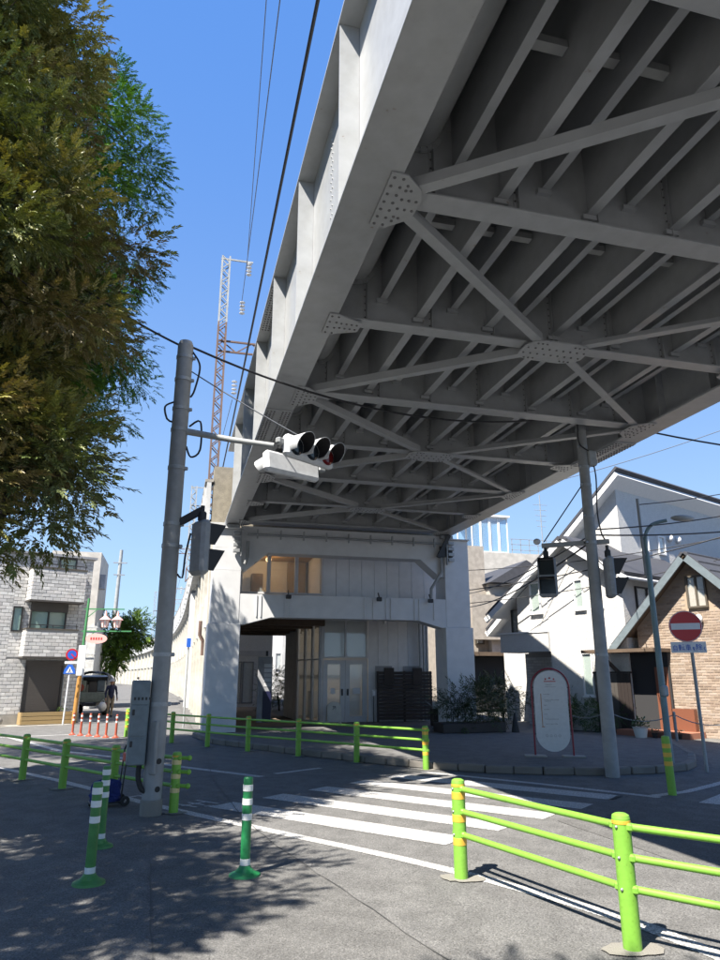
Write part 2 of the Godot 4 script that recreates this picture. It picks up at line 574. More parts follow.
func build_ground() -> void:
	var b := MB.new()
	b.quad(Vector3(-900, 0, 900), Vector3(-900, 0, -1500), Vector3(1500, 0, -1500), Vector3(1500, 0, 900))
	struct(b, "ground", M.asphalt, "worn grey asphalt roadway of the street junction")
	# the raised footway under the viaduct
	var poly := KERB.duplicate()
	poly.append_array([Vector2(11.2, -17.2), Vector2(9.7, -18.6), Vector2(9.5, -24.0), Vector2(9.5, -60)])
	var f := MB.new()
	flat_poly(f, poly, 0.12)
	var fo := struct(f, "footway", M.asphalt, "dark asphalt footway under the viaduct")
	# kerb stones one by one
	var along := 0.0
	for i in range(2, KERB.size() - 1):
		var a: Vector2 = KERB[i]
		var c: Vector2 = KERB[i + 1]
		var L := a.distance_to(c)
		var k := maxi(1, roundi(L / 0.6))
		for j in k:
			var p := a.lerp(c, (j + 0.0) / k)
			var q := a.lerp(c, (j + 1.0) / k)
			var d := (q - p).normalized()
			var s := MB.new()
			var bs := Basis(Vector3(d.x, 0, d.y), Vector3.UP, Vector3(d.x, 0, d.y).cross(Vector3.UP))
			var m := (p + q) * 0.5
			s.cbox(Vector3(m.x, 0.062 + rng.randf_range(-0.004, 0.004), m.y), Vector3(p.distance_to(q) - 0.012, 0.13, 0.15), 0.018, bs)
			part(s, "kerb_stone", M.kerb, fo)
	# side street in front of the houses
	var sb := MB.new()
	flat_poly(sb, [Vector2(9.9, -11.7), Vector2(10.6, -12.7), Vector2(12.2, -15.5), Vector2(11.3, -17.4), Vector2(9.8, -18.7), Vector2(9.6, -24.0), Vector2(9.6, -32), Vector2(14, -32), Vector2(15.6, -16.8), Vector2(16.5, -12.0), Vector2(12.5, -9.0)], 0.004)
	struct(sb, "side_street", M.asphalt_pale, "paler asphalt lane in front of the houses")
	# paved strip inside the arcade
	var pv := MB.new()
	flat_poly(pv, [Vector2(2.0, -23), Vector2(4.4, -23), Vector2(4.4, -48), Vector2(2.0, -48)], 0.128)
	struct(pv, "arcade_paving", M.paving_warm, "brownish paving of the passage under the viaduct")
	# patched asphalt and joints
	var pt := MB.new()
	flat_poly(pt, wobble([Vector2(-0.05, -7.2), Vector2(1.15, -7.55), Vector2(1.9, -3.4), Vector2(1.7, -2.2), Vector2(0.1, -2.2), Vector2(-0.05, -7.2)], 0.4, 0.01).slice(0, -1), 0.004)
	struct(pt, "road_patch", M.asphalt_patch, "rectangle of relaid darker asphalt between the green posts")
	var pt2 := MB.new()
	flat_poly(pt2, [Vector2(4.5, -8.0), Vector2(6.4, -9.5), Vector2(6.0, -6.0), Vector2(4.6, -5.6)], 0.004)
	struct(pt2, "road_patch_002", M.asphalt_patch, "relaid asphalt patch behind the bright green fence")
	var jn := MB.new()
	for pl in [[Vector2(-0.05, -7.2), Vector2(0.1, -2.2)], [Vector2(1.15, -7.55), Vector2(1.9, -3.4)], [Vector2(0.95, -18), Vector2(0.8, -13), Vector2(0.95, -9.2), Vector2(1.15, -7.55)]]:
		strip(jn, wobble(pl, 0.25, 0.012), 0.010, 0.0075)
	struct(jn, "road_joint", M.tar, "thin dark tar joints in the asphalt")
	# painted markings
	var road := Vector2(0.62, 0.785).normalized()
	var over := Vector2(road.y, -road.x)
	for k in 5:
		var s := MB.new()
		var no := 6.87 + 0.915 * k
		var t0 := -7.45 + 0.06 * k
		var t1 := -3.92 + 0.13 * k
		strip(s, wobble([over * no + road * t0, over * no + road * t1], 0.35, 0.008), 0.45, 0.004)
		struct(s, "crosswalk_bar" if k == 0 else "crosswalk_bar_%03d" % k, M.marking, "white painted bar of the pedestrian crossing")
	var lines := [
		[[Vector2(-4.65, -23.35), Vector2(-2.30, -18.05), Vector2(-0.95, -16.3), Vector2(0.34, -14.33), Vector2(1.62, -12.60)], 0.16],
		[[Vector2(1.89, -12.92), Vector2(2.81, -13.50)], 0.14],
		[[Vector2(-4.3, -17.4), Vector2(-2.92, -15.04), Vector2(-1.60, -12.97), Vector2(-0.13, -10.35), Vector2(0.66, -9.1), Vector2(1.44, -7.93), Vector2(2.19, -6.80), Vector2(2.60, -6.1), Vector2(2.98, -5.3), Vector2(3.21, -4.69), Vector2(3.32, -4.1), Vector2(3.42, -2.5)], 0.15],
		[[Vector2(4.45, -12.5), Vector2(5.72, -10.72), Vector2(6.74, -9.10)], 0.15],
		[[Vector2(6.74, -9.25), Vector2(7.42, -9.42), Vector2(8.42, -9.95), Vector2(9.4, -10.5)], 0.14],
		[[Vector2(-5.6, -22.0), Vector2(-2.75, -22.95), Vector2(-1.15, -21.2)], 0.15]]
	for i in lines.size():
		var s := MB.new()
		strip(s, wobble(lines[i][0], 0.5, 0.006), lines[i][1], 0.004)
		struct(s, "road_line" if i == 0 else "road_line_%03d" % i, M.marking, "white painted edge line on the asphalt")
	var s2 := MB.new()
	flat_poly(s2, [Vector2(6.95, -8.6), Vector2(7.75, -9.12), Vector2(8.6, -9.0), Vector2(7.4, -8.1)], 0.004)
	struct(s2, "road_arrow", M.marking, "white painted triangle at the side street mouth")
	# worn painted characters beside the left pole
	var s3 := MB.new()
	for g in [[Vector2(-0.62, -11.0), [[0, 0, .5, 0], [.12, -.1, .12, .35], [.12, .35, .5, .35], [.5, 0, .5, .35]]], [Vector2(0.2, -10.3), [[0, 0, .45, 0], [.05, .18, .4, .18], [.22, -.08, .22, .4], [0, .38, .5, .38], [.5, .1, .62, .3]]]]:
		for q in g[1]:
			var o: Vector2 = g[0]
			var a: Vector2 = o + road * q[0] * 0.9 + over * q[1] * 0.9
			var c: Vector2 = o + road * q[2] * 0.9 + over * q[3] * 0.9
			strip(s3, [a, c], 0.05, 0.004 + 0.0005 * g[1].find(q))
	struct(s3, "road_lettering", M.marking, "worn white lettering painted on the road")
	# bright concrete apron in front of the tiled apartment block
	var ap := MB.new()
	flat_poly(ap, [Vector2(-14, -24.2), Vector2(-3.4, -27.6), Vector2(-2.0, -31.0), Vector2(-5.4, -31.6), Vector2(-16, -28)], 0.004)
	struct(ap, "apron", M.concrete, "pale concrete apron before the tiled apartment block")

# ---------------------------------------------------------------- the steel bridge
const ZS := 2.55
const BY := 6.15
const XC := 5.03
const XL := 1.55

func bolts(b: MB, o: Vector3, u: Vector3, w: Vector3, nrm: Vector3, list: Array, r := 0.016) -> void:
	var pos := u.cross(w).dot(nrm) > 0
	for q in list:
		var c: Vector3 = o + u * q.x + w * q.y
		var t: Vector3 = c + nrm * 0.012
		for k in 5:
			var a := TAU * k / 5
			var e := TAU * (k + 1) / 5
			var p0 := c + (u * cos(a) + w * sin(a)) * r
			var p1 := c + (u * cos(e) + w * sin(e)) * r
			var q0 := t + (u * cos(a) + w * sin(a)) * r * 0.7
			var q1 := t + (u * cos(e) + w * sin(e)) * r * 0.7
			if pos:
				b.quad(p0, q0, q1, p1)
				b.tri(t, q1, q0)
			else:
				b.quad(p0, p1, q1, q0)
				b.tri(t, q0, q1)

func grid(x0: float, x1: float, nx: int, y0: float, y1: float, ny: int) -> Array:
	var out := []
	for i in nx:
		for j in ny:
			out.append(Vector2(lerpf(x0, x1, float(i) / maxi(nx - 1, 1)), lerpf(y0, y1, float(j) / maxi(ny - 1, 1))))
	return out

func build_bridge() -> void:
	var z0 := 9.75
	var z1 := -21.45
	var root := thing("railway_bridge", "grey steel plate girder railway bridge spanning over the street", "bridge", Vector3(XC, BY, -6))
	var steel: Material = M.steel_paint
	var under: Material = M.steel_paint
	for sd in [-1.0, 1.0]:
		var wx: float = XC + sd * (XC - XL)          # web
		var ox: float = wx + sd * 0.25               # outer flange edge
		var ix: float = wx - sd * 0.24
		var g := part(bx(Vector3(wx - 0.012, BY + 0.03, z0), Vector3(wx + 0.012, 8.56, z1)), "girder", M.steel_paint, root)
		var fl := MB.new()
		fl.cbox(Vector3((ox + ix) / 2, BY + 0.012, (z0 + z1) / 2), Vector3(absf(ox - ix), 0.036, z0 - z1), 0.004)
		part(fl, "bottom_flange", steel, g)
		var tf := MB.new()
		tf.cbox(Vector3((ox + ix) / 2, 8.58, (z0 + z1) / 2), Vector3(absf(ox - ix), 0.04, z0 - z1), 0.004)
		part(tf, "top_flange", steel, g)
		for k in range(-6, 6):
			var z := -5.85 - 2.6 * k
			if z < z1 + 0.1: continue
			part(bx(Vector3(wx + sd * 0.014, BY + 0.034, z - 0.011), Vector3(ox - sd * 0.015, 8.555, z + 0.011)), "stiffener", M.steel_paint, g)
		# inner stiffeners
		for k in range(-12, 13):
			var z := -5.0 - 1.275 * k
			if z < z1 + 0.1 or z > z0: continue
			part(bx(Vector3(wx - sd * 0.014, BY + 0.034, z - 0.01), Vector3(wx - sd * 0.16, 7.5, z + 0.01)), "stiffener", under, g)
		# splice plates with their bolt rows
		var sp := part(bx(Vector3(ox - sd * 0.02, BY - 0.030, -11.35), Vector3(ix + sd * 0.02, BY - 0.008, -13.05)), "splice_plate", steel, g)
		var sb := MB.new()
		for side in [0.10, 0.37]:
			bolts(sb, Vector3(ox - sd * side, BY - 0.030, -12.2), Vector3.RIGHT, Vector3.BACK, Vector3.DOWN, grid(-0.06, 0.06, 3, -0.78, 0.78, 18), 0.022)
		part(sb, "bolt_rows", M.bolt_head, g).set_meta("kind", "stuff")
		var sp2 := part(bx(Vector3(wx + sd * 0.013, BY + 0.2, -11.9), Vector3(wx + sd * 0.026, 8.4, -12.6)), "splice_plate", M.steel_paint, g)
		var s2 := MB.new()
		bolts(s2, Vector3(wx + sd * 0.026, 7.3, -12.25), Vector3.BACK * sd, Vector3.UP, Vector3.RIGHT * sd, grid(-0.28, 0.28, 6, -1.0, 1.0, 22), 0.02)
		part(s2, "bolt_rows", M.bolt_head, g).set_meta("kind", "stuff")
		part(bx(Vector3(ox - sd * 0.02, 8.535, -11.4), Vector3(wx + sd * 0.05, 8.557, -13.1)), "splice_plate", steel, g)
		var s3 := MB.new()
		bolts(s3, Vector3((ox + wx) / 2 + sd * 0.01, 8.535, -12.25), Vector3.RIGHT, Vector3.BACK, Vector3.DOWN, grid(-0.06, 0.06, 3, -0.78, 0.78, 18), 0.022)
		part(s3, "bolt_rows", M.bolt_head, g).set_meta("kind", "stuff")
		# a riveted seam of the web plates
		for zz in [-2.2, -7.2, -17.1]:
			var s4 := MB.new()
			bolts(s4, Vector3(wx + sd * 0.012, 7.3, zz), Vector3.BACK * sd, Vector3.UP, Vector3.RIGHT * sd, grid(-0.04, 0.04, 2, -1.1, 1.1, 18), 0.014)
			part(s4, "bolt_rows", M.steel_paint, g).set_meta("kind", "stuff")
	# floor beams
	var zk := []
	for k in range(-5, 7):
		zk.append(-5.55 - ZS * k)
	var bm := MB.new()
	for k in zk.size():
		var z: float = zk[k]
		var e := XL + 0.03
		var w := part(bx(Vector3(e, BY + 0.06, z - 0.009), Vector3(2 * XC - e, 7.98, z + 0.009)), "floor_beam", under, root)
		var f := MB.new()
		f.cbox(Vector3(XC, BY + 0.048, z), Vector3(2 * (XC - XL - 0.26), 0.026, 0.27 if k % 2 == 1 else 0.22), 0.004)
		part(f, "flange", steel, w)
		# stiffening angles with rivets on the beam's web
		var rv := MB.new()
		for i in 7:
			var x := 2.25 + i * 0.927
			part(bx(Vector3(x - 0.03, BY + 0.07, z + 0.0095), Vector3(x - 0.018, 7.9, z + 0.075)), "web_angle", under, w)
			part(bx(Vector3(x - 0.06, BY + 0.07, z + 0.0095), Vector3(x - 0.0305, 7.9, z + 0.018)), "web_angle", under, w)
			bolts(rv, Vector3(x - 0.045, 6.8, z + 0.018), Vector3.RIGHT, Vector3.UP, Vector3.BACK, grid(0, 0, 1, -0.52, 0.52, 11), 0.012)
		part(rv, "rivet_rows", M.bolt_head, w).set_meta("kind", "stuff")
	# stringers, two depths in turn
	for bay in zk.size() - 1:
		var za: float = zk[bay] - 0.012
		var zb: float = zk[bay + 1] + 0.012
		for i in 11:
			var x := 2.46 + i * 0.514
			var deep := i % 2 == 1
			var yb := 6.36 if deep else 6.58
			var w := part(bx(Vector3(x - 0.008, yb + 0.02, za), Vector3(x + 0.008, 7.84, zb)), "stringer", under, root)
			part(bx(Vector3(x - (0.060 if deep else 0.048), yb, za - 0.01), Vector3(x + (0.060 if deep else 0.048), yb + 0.018, zb + 0.01)), "flange", steel, w)
			part(bx(Vector3(x - 0.10, yb - 0.06, zb - 0.002), Vector3(x + 0.06, yb - 0.004, zb + 0.05)), "seat_bracket", under, w)
			if i < 10 and bay > 2:
				var mid := (za + zb) / 2 + 0.1
				part(bx(Vector3(x + 0.02, 6.86, mid - 0.05), Vector3(x + 0.494, 6.94, mid + 0.05)), "strut", steel, w)
		# buckled deck plates between the stringers
		for i in 10:
			var x := 2.46 + i * 0.514
			var d := MB.new()
			var nz := 8
			var nx := 5
			var sw := rng.randf_range(0.9, 1.3)
			var f := func(u: float, t: float) -> Vector3:
				var sag := (1.0 - pow(2 * u - 1, 2)) * (0.75 + 0.25 * cos(t * TAU * 2.0)) * 0.12 * sw
				return Vector3(x + 0.514 * u, 7.86 - sag, lerpf(za, zb, t))
			for a in nx:
				for c in nz:
					var q := []
					var nn := []
					for s in [[a, c], [a + 1, c], [a + 1, c + 1], [a, c + 1]]:
						var u: float = float(s[0]) / nx
						var t: float = float(s[1]) / nz
						q.append(f.call(u, t))
						var du: Vector3 = f.call(u + 0.02, t) - f.call(u - 0.02, t)
						var dt: Vector3 = f.call(u, t + 0.02) - f.call(u, t - 0.02)
						var n1 := du.cross(dt).normalized()
						nn.append(n1 if n1.y < 0 else -n1)
					d.quadn(q[0], q[1], q[2], q[3], nn[0], nn[1], nn[2], nn[3])
			part(d, "deck_plate", M.steel_paint, root)
		# round gutters beside the girders
		for sd in [-1.0, 1.0]:
			var cx: float = XC + sd * (XC - 2.08)
			var gt := MB.new()
			var ring := []
			for a in 13:
				var t := PI * a / 12.0
				ring.append(Vector3(-cos(t) * 0.30, -sin(t) * 0.55, 0))
			for a in 12:
				var n0 := Vector3(ring[a].x, ring[a].y * 0.5, 0).normalized()
				var n2 := Vector3(ring[a + 1].x, ring[a + 1].y * 0.5, 0).normalized()
				var o0 := Vector3(cx, 7.36, za)
				var o1 := Vector3(cx, 7.36, zb)
				gt.quadn(o0 + ring[a], o0 + ring[a + 1], o1 + ring[a + 1], o1 + ring[a], n0, n2, n2, n0)
			gt.box(Vector3(cx, 7.66, (za + zb) / 2), Vector3(0.62, 0.012, absf(za - zb)))
			part(gt, "gutter", M.steel_paint, root)
			var rim := MB.new()
			for a in 12:
				rim.bar(Vector3(cx, 7.36, zb + 0.03) + ring[a] * 1.06, Vector3(cx, 7.36, zb + 0.03) + ring[a + 1] * 1.06, 0.06, 0.03, Vector3.BACK)
				bolts(rim, Vector3(cx, 7.36, zb + 0.062) + ring[a] * 1.06, Vector3.RIGHT, Vector3.UP, Vector3.BACK, [Vector2.ZERO], 0.012)
			part(rim, "gutter_rim", under, root)
	# track slab above, which closes the deck
	part(bx(Vector3(XL + 0.30, 8.0, z0), Vector3(2 * XC - XL - 0.30, 8.35, z1)), "track_bed", M.concrete_old, root)
	# lateral bracing: corners at even frames, crossings at odd ones
	for k in range(0, zk.size()):
		var z: float = zk[k]
		var corner := k % 2 == 1
		if corner:
			for sd in [-1.0, 1.0]:
				for dz in [-1, 1]:
					if k + dz < 0 or k + dz >= zk.size(): continue
					var a := Vector3(XC + sd * 3.13, BY + 0.005, z + dz * -0.12)
					var c := Vector3(XC + sd * 0.34, BY + 0.005, zk[k + dz] - dz * -0.20)
					var br := MB.new()
					br.bar(a, c, 0.125, 0.02)
					var sdv := (c - a).normalized().cross(Vector3.UP) * 0.052
					br.bar(a + Vector3.UP * 0.06 + sdv, c + Vector3.UP * 0.06 + sdv, 0.016, 0.10)
					part(br, "brace", steel, root)
				var gp := MB.new()
				var bs := Basis(Vector3(-sd, 0, 0), Vector3(0, 0, 1), Vector3(0, 1, 0) * sd)
				gp.plate(Vector3(XC + sd * 3.26, BY - 0.022, z), Basis(Vector3(-sd, 0, 0), Vector3(0, 0, 1), Vector3(-sd, 0, 0).cross(Vector3(0, 0, 1))), [Vector2(-0.10, -0.40), Vector2(0.06, -0.40), Vector2(0.24, -0.24), Vector2(0.29, -0.13), Vector2(0.29, 0.13), Vector2(0.24, 0.24), Vector2(0.06, 0.40), Vector2(-0.10, 0.40)], 0.02)
				var gu := part(gp, "gusset_plate", steel, root)
				var gb := MB.new()
				bolts(gb, Vector3(XC + sd * 3.26, BY - 0.032, z), Vector3.RIGHT * -sd, Vector3.BACK, Vector3.DOWN, grid(-0.06, 0.03, 2, -0.35, 0.35, 7) + grid(0.1, 0.25, 3, -0.07, 0.07, 2) + [Vector2(0.1, 0.27), Vector2(0.15, 0.21), Vector2(0.1, 0.2), Vector2(0.1, -0.27), Vector2(0.15, -0.21), Vector2(0.1, -0.2)], 0.018)
				part(gb, "bolt_rows", M.bolt_head, gu).set_meta("kind", "stuff")
		else:
			var gp := MB.new()
			gp.plate(Vector3(XC, BY - 0.022, z), Basis(Vector3.RIGHT, Vector3.BACK, Vector3.UP), [Vector2(-0.5, -0.13), Vector2(-0.42, -0.24), Vector2(-0.25, -0.3), Vector2(0.25, -0.3), Vector2(0.42, -0.24), Vector2(0.5, -0.13), Vector2(0.5, 0.13), Vector2(0.42, 0.24), Vector2(0.25, 0.3), Vector2(-0.25, 0.3), Vector2(-0.42, 0.24), Vector2(-0.5, 0.13)], 0.02)
			var gu := part(gp, "gusset_plate", steel, root)
			var gb := MB.new()
			bolts(gb, Vector3(XC, BY - 0.032, z), Vector3.RIGHT, Vector3.BACK, Vector3.DOWN, grid(-0.44, 0.44, 9, -0.08, 0.08, 2) + grid(-0.36, -0.22, 3, -0.22, -0.22, 1) + grid(0.22, 0.36, 3, -0.22, -0.22, 1) + grid(-0.36, -0.22, 3, 0.22, 0.22, 1) + grid(0.22, 0.36, 3, 0.22, 0.22, 1), 0.018)
			part(gb, "bolt_rows", M.bolt_head, gu).set_meta("kind", "stuff")
			for sd in [-1.0, 1.0]:
				var gp2 := MB.new()
				gp2.plate(Vector3(XC + sd * 3.26, BY - 0.022, z), Basis(Vector3(-sd, 0, 0), Vector3(0, 0, 1), Vector3(-sd, 0, 0).cross(Vector3(0, 0, 1))), [Vector2(-0.10, -0.27), Vector2(0.02, -0.27), Vector2(0.36, -0.12), Vector2(0.36, 0.12), Vector2(0.02, 0.27), Vector2(-0.10, 0.27)], 0.02)
				var gu2 := part(gp2, "gusset_plate", steel, root)
				var gb2 := MB.new()
				bolts(gb2, Vector3(XC + sd * 3.26, BY - 0.032, z), Vector3.RIGHT * -sd, Vector3.BACK, Vector3.DOWN, grid(-0.06, 0.03, 2, -0.22, 0.22, 4) + grid(0.1, 0.31, 4, -0.06, 0.06, 2), 0.018)
				part(gb2, "bolt_rows", M.bolt_head, gu2).set_meta("kind", "stuff")
	# end cross girder and bearings on the pier
	part(bx(Vector3(XL + 0.3, 6.22, z1 + 0.02), Vector3(2 * XC - XL - 0.3, 7.95, z1 + 0.3)), "end_diaphragm", under, root)
	for sd in [-1.0, 1.0]:
		var wx: float = XC + sd * (XC - XL)
		var be := MB.new()
		be.cbox(Vector3(wx, 6.055, -21.2), Vector3(0.42, 0.1, 0.42), 0.01)
		be.tube([Vector3(wx - 0.2, 6.1, -21.2), Vector3(wx + 0.2, 6.1, -21.2)], 0.04, 8)
		part(be, "bearing", M.galvanised, root)

# ---------------------------------------------------------------- portal pier that carries the bridge end
func haunch_beam(xa: float, xb: float, yt: float, yb: float, yh: float, run: float, z: float, d: float) -> MB:
	var b := MB.new()
	b.plate(Vector3(0, 0, z), Basis.IDENTITY, [Vector2(xa, yt), Vector2(xa, yh), Vector2(xa + 0.15, yh), Vector2(xa + run, yb), Vector2(xb - run, yb), Vector2(xb - 0.15, yh), Vector2(xb, yh), Vector2(xb, yt)], d)
	return b

func build_pier() -> void:
	var root := thing("portal_pier", "two-storey portal frame of pale steel-jacketed columns under the bridge end", "pier", Vector3(XC, 0, -21.5))
	for sd in [-1, 1]:
		var cx: float = 1.44 if sd < 0 else 8.84
		var lo := MB.new()
		lo.cbox(Vector3(cx, 1.57, -21.5), Vector3(0.94, 3.14, 0.98), 0.015)
		var col := part(lo, "column", M.pier_paint, root)
		var up := MB.new()
		up.cbox(Vector3(cx, 4.555, -21.5), Vector3(0.84, 2.82, 0.88), 0.012)
		part(up, "upper_jacket", M.pier_paint, col)
		for y in [1.25, 4.72, 5.4]:
			var se := MB.new()
			var w := 0.945 if y < 3 else 0.845
			se.box(Vector3(cx, y, -21.5), Vector3(w, 0.012, w + 0.04))
			part(se, "weld_seam", M.pier_paint, col)
		var cap := MB.new()
		cap.cbox(Vector3(cx, 5.985, -21.45), Vector3(0.92, 0.035, 0.98), 0.008)
		part(cap, "cap_plate", M.pier_paint, col)
		# bracket stack beside the bearing
		var bk := MB.new()
		var ex := cx + (0.24 if sd < 0 else -0.24)
		for i in 4:
			bk.cbox(Vector3(ex, 5.28 + i * 0.18, -20.94), Vector3(0.20, 0.10, 0.14), 0.01)
		bk.box(Vector3(ex + 0.13 * -sd, 5.6, -20.95), Vector3(0.03, 0.95, 0.10))
		part(bk, "bearing_bracket", M.galvanised, col)
	part(haunch_beam(1.86, 8.42, 4.02, 3.34, 3.12, 0.95, -21.35, 0.55), "lower_beam", M.pier_paint, root)
	part(haunch_beam(1.86, 8.42, 6.1, 5.3, 4.75, 0.8, -21.45, 0.6), "upper_beam", M.pier_paint, root)
	for x in [2.35, 2.48, 3.2, 3.36, 5.7, 5.98, 6.4, 6.56, 7.35, 7.5, 8.0]:
		part(bx(Vector3(x, 3.35, -21.069), Vector3(x + 0.025, 4.0, -21.045)), "conduit", M.pier_paint, root)
	# small floodlights on the beam
	for x in [3.3, 6.15, 7.85]:
		var fl := MB.new()
		fl.cbox(Vector3(x, 3.95, -20.92), Vector3(0.16, 0.12, 0.10), 0.015)
		fl.bar(Vector3(x, 4.03, -20.95), Vector3(x, 4.16, -21.05), 0.03, 0.03)
		part(fl, "floodlight", M.black_iron, root)
	# long pipe with hangers below the girders
	var pi := MB.new()
	pi.tube([Vector3(2.0, 5.82, -21.0), Vector3(8.3, 5.82, -21.0)], 0.035, 8)
	var pp := part(pi, "pipe", M.galvanised, root)
	for i in 9:
		var x := 2.3 + i * 0.72
		part(bx(Vector3(x - 0.02, 5.70, -21.03), Vector3(x + 0.02, 5.98, -20.955)), "pipe_hanger", M.galvanised, pp)
	# drain pipe down the right column
	var dp := MB.new()
	dp.tube([Vector3(8.30, 5.75, -21.05), Vector3(8.30, 4.9, -21.05), Vector3(7.95, 4.35, -21.1), Vector3(7.95, 4.05, -21.15)], 0.05, 8)
	part(dp, "drain_pipe", M.pole_grey, root)
	var dd := MB.new()
	dd.tube([Vector3(2.02, 5.6, -20.98), Vector3(2.02, 5.1, -20.98), Vector3(1.95, 4.9, -21.0)], 0.05, 8)
	part(dd, "drain_pipe", M.pole_grey, root)
	# knee bracket at the right end of the bridge
	var kb := MB.new()
	kb.bar(Vector3(8.15, 5.35, -20.9), Vector3(8.55, 6.1, -20.9), 0.08, 0.12)
	kb.cbox(Vector3(8.45, 5.55, -20.98), Vector3(0.45, 0.35, 0.05), 0.01)
	part(kb, "knee_bracket", M.black_iron, root)

# ---------------------------------------------------------------- viaduct beyond the pier
func vx(z: float) -> float:
	var d := maxf(0.0, -z - 45.0)
	return 1.0 - d * d / (2.0 * 830.0)

func build_viaduct() -> void:
	var root := thing("railway_viaduct", "long cream and white concrete railway viaduct curving away along the street", "viaduct", Vector3(1, 0, -22.2))
	# block of old concrete at the abutment
	part(bx(Vector3(0.95, 6.02, -22.35), Vector3(1.75, 8.3, -22.9)), "end_block", M.concrete_old, root)
	part(bx(Vector3(8.3, 6.02, -22.35), Vector3(9.1, 8.0, -22.9)), "end_block", M.concrete_old, root)
	# back wall that closes the viaduct behind the bridge end
	part(bx(Vector3(1.76, 6.1, -22.0), Vector3(8.29, 8.0, -22.34)), "back_wall", M.concrete_old, root)
	var zs := []
	var z := -22.3
	while z > -230:
		zs.append(z)
		z -= 3.4 if z > -90 else 6.8
	for i in zs.size() - 1:
		var za: float = zs[i]
		var zb: float = zs[i + 1]
		var xa := vx(za)
		var xb := vx(zb)
		var far := za < -75
		var wall: Material = M.concrete_cream
		var d := Vector3(xb - xa, 0, zb - za)
		var L := d.length()
		d /= L
		var out := Vector3(d.z, 0, -d.x)     # towards the street
		if out.x > 0: out = -out
		var bs := Basis(out, Vector3.UP, out.cross(Vector3.UP))
		var mid := Vector3((xa + xb) / 2, 0, (za + zb) / 2)
		var face := func(x0: float, x1: float, y0: float, y1: float, z0: float, z1: float) -> MB:
			var b := MB.new()
			b.box(mid + bs * Vector3((x0 + x1) / 2, (y0 + y1) / 2, (z0 + z1) / 2), Vector3(absf(x1 - x0), absf(y1 - y0), absf(z1 - z0)), bs)
			return b
		var h := L / 2
		var nearz := -bs.z.dot(d) * h          # side of the bay nearest to the camera
		var sgn := signf(nearz)
		# fascia and parapet panels
		part(face.call(-1.6, 0.30, 6.05, 6.42, -h, h), "slab_edge", M.concrete_white, root)
		part(face.call(0.12, 0.26, 6.42, 7.75, -h + 0.012, h - 0.012), "parapet_panel", M.concrete_white, root)
		part(face.call(0.06, 0.32, 7.752, 7.84, -h + 0.005, h - 0.005), "parapet_coping", M.concrete, root)
		if not far:
			for q in 3:
				var zz: float = lerpf(-h, h, (q + 0.5) / 3)
				part(face.call(0.262, 0.33, 6.45, 7.7, zz - 0.05, zz + 0.05), "parapet_rib", M.concrete_white, root)
			# one small drain hole pipe
			part(face.call(0.302, 0.42, 6.2, 6.3, -0.05, 0.05), "drain_spout", M.pole_grey, root)
		# column with head
		part(face.call(-0.75, 0.02, 0.0, 6.05, sgn * h - sgn * 0.72, sgn * h - sgn * 0.002), "column", wall, root)
		part(face.call(-0.70, 0.08, 3.1, 4.05, sgn * h - sgn * 0.66, sgn * h - sgn * 0.06), "column_head", M.pier_paint if i % 2 == 0 else wall, root)
		# beams and recessed infill walls
		part(face.call(-0.62, -0.12, 3.25, 3.95, -h * 1.0 + 0.01, h - 0.73 if sgn > 0 else h), "tie_beam", M.pier_paint if i < 2 else wall, root)
		if i < 4 or i > 7: part(face.call(-0.50, -0.32, 0.0, 3.2, -h + 0.01, h - 0.01), "infill_wall", wall, root)
		if i > 0 and (i < 4 or i > 7): part(face.call(-0.50, -0.32, 3.96, 6.04, -h + 0.01, h - 0.01), "infill_wall", wall, root)
		if not far and i > 0 and (i < 4 or i > 7):
			part(face.call(-0.318, -0.27, 4.4, 5.5, -0.7, 0.1), "window", M.dark_frame if i % 3 else M.grey_wall, root)
			if i % 2 == 1:
				part(face.call(-0.318, -0.25, 0.13, 2.1, -0.65, 0.25), "door", M.grey_wall, root)
			else:
				var pp := MB.new()
				pp.tube([mid + bs * Vector3(-0.22, 0.2, 0.5), mid + bs * Vector3(-0.22, 6.0, 0.5)], 0.05, 8)
				part(pp, "drain_pipe", M.concrete_cream, root)
	# the deck above the cafe, back to front
	part(bx(Vector3(1.0, 6.12, -22.95), Vector3(9.1, 6.4, -48)), "deck_slab", M.concrete, root)
	for i in 6:
		part(bx(Vector3(1.3, 5.5, -26 - i * 3.8), Vector3(8.9, 6.11, -26.5 - i * 3.8)), "cross_beam", M.concrete, root)
	part(bx(Vector3(8.85, 6.41, -22.92), Vector3(9.1, 7.6, -60)), "parapet_panel", M.concrete_white, root)
	for i in 7:
		part(bx(Vector3(8.45, 0.12, -26 - i * 5.0), Vector3(9.1, 6.1, -26.7 - i * 5.0)), "column", M.concrete_white, root)
	# steel protection pipe beside the first column
	var b := MB.new()
	b.tube([Vector3(0.86, 3.4, -23.9), Vector3(0.86, 2.95, -23.9), Vector3(0.98, 2.75, -24.0), Vector3(0.98, 2.3, -24.0)], 0.06, 8)
	part(b, "drain_pipe", M.rust, root)

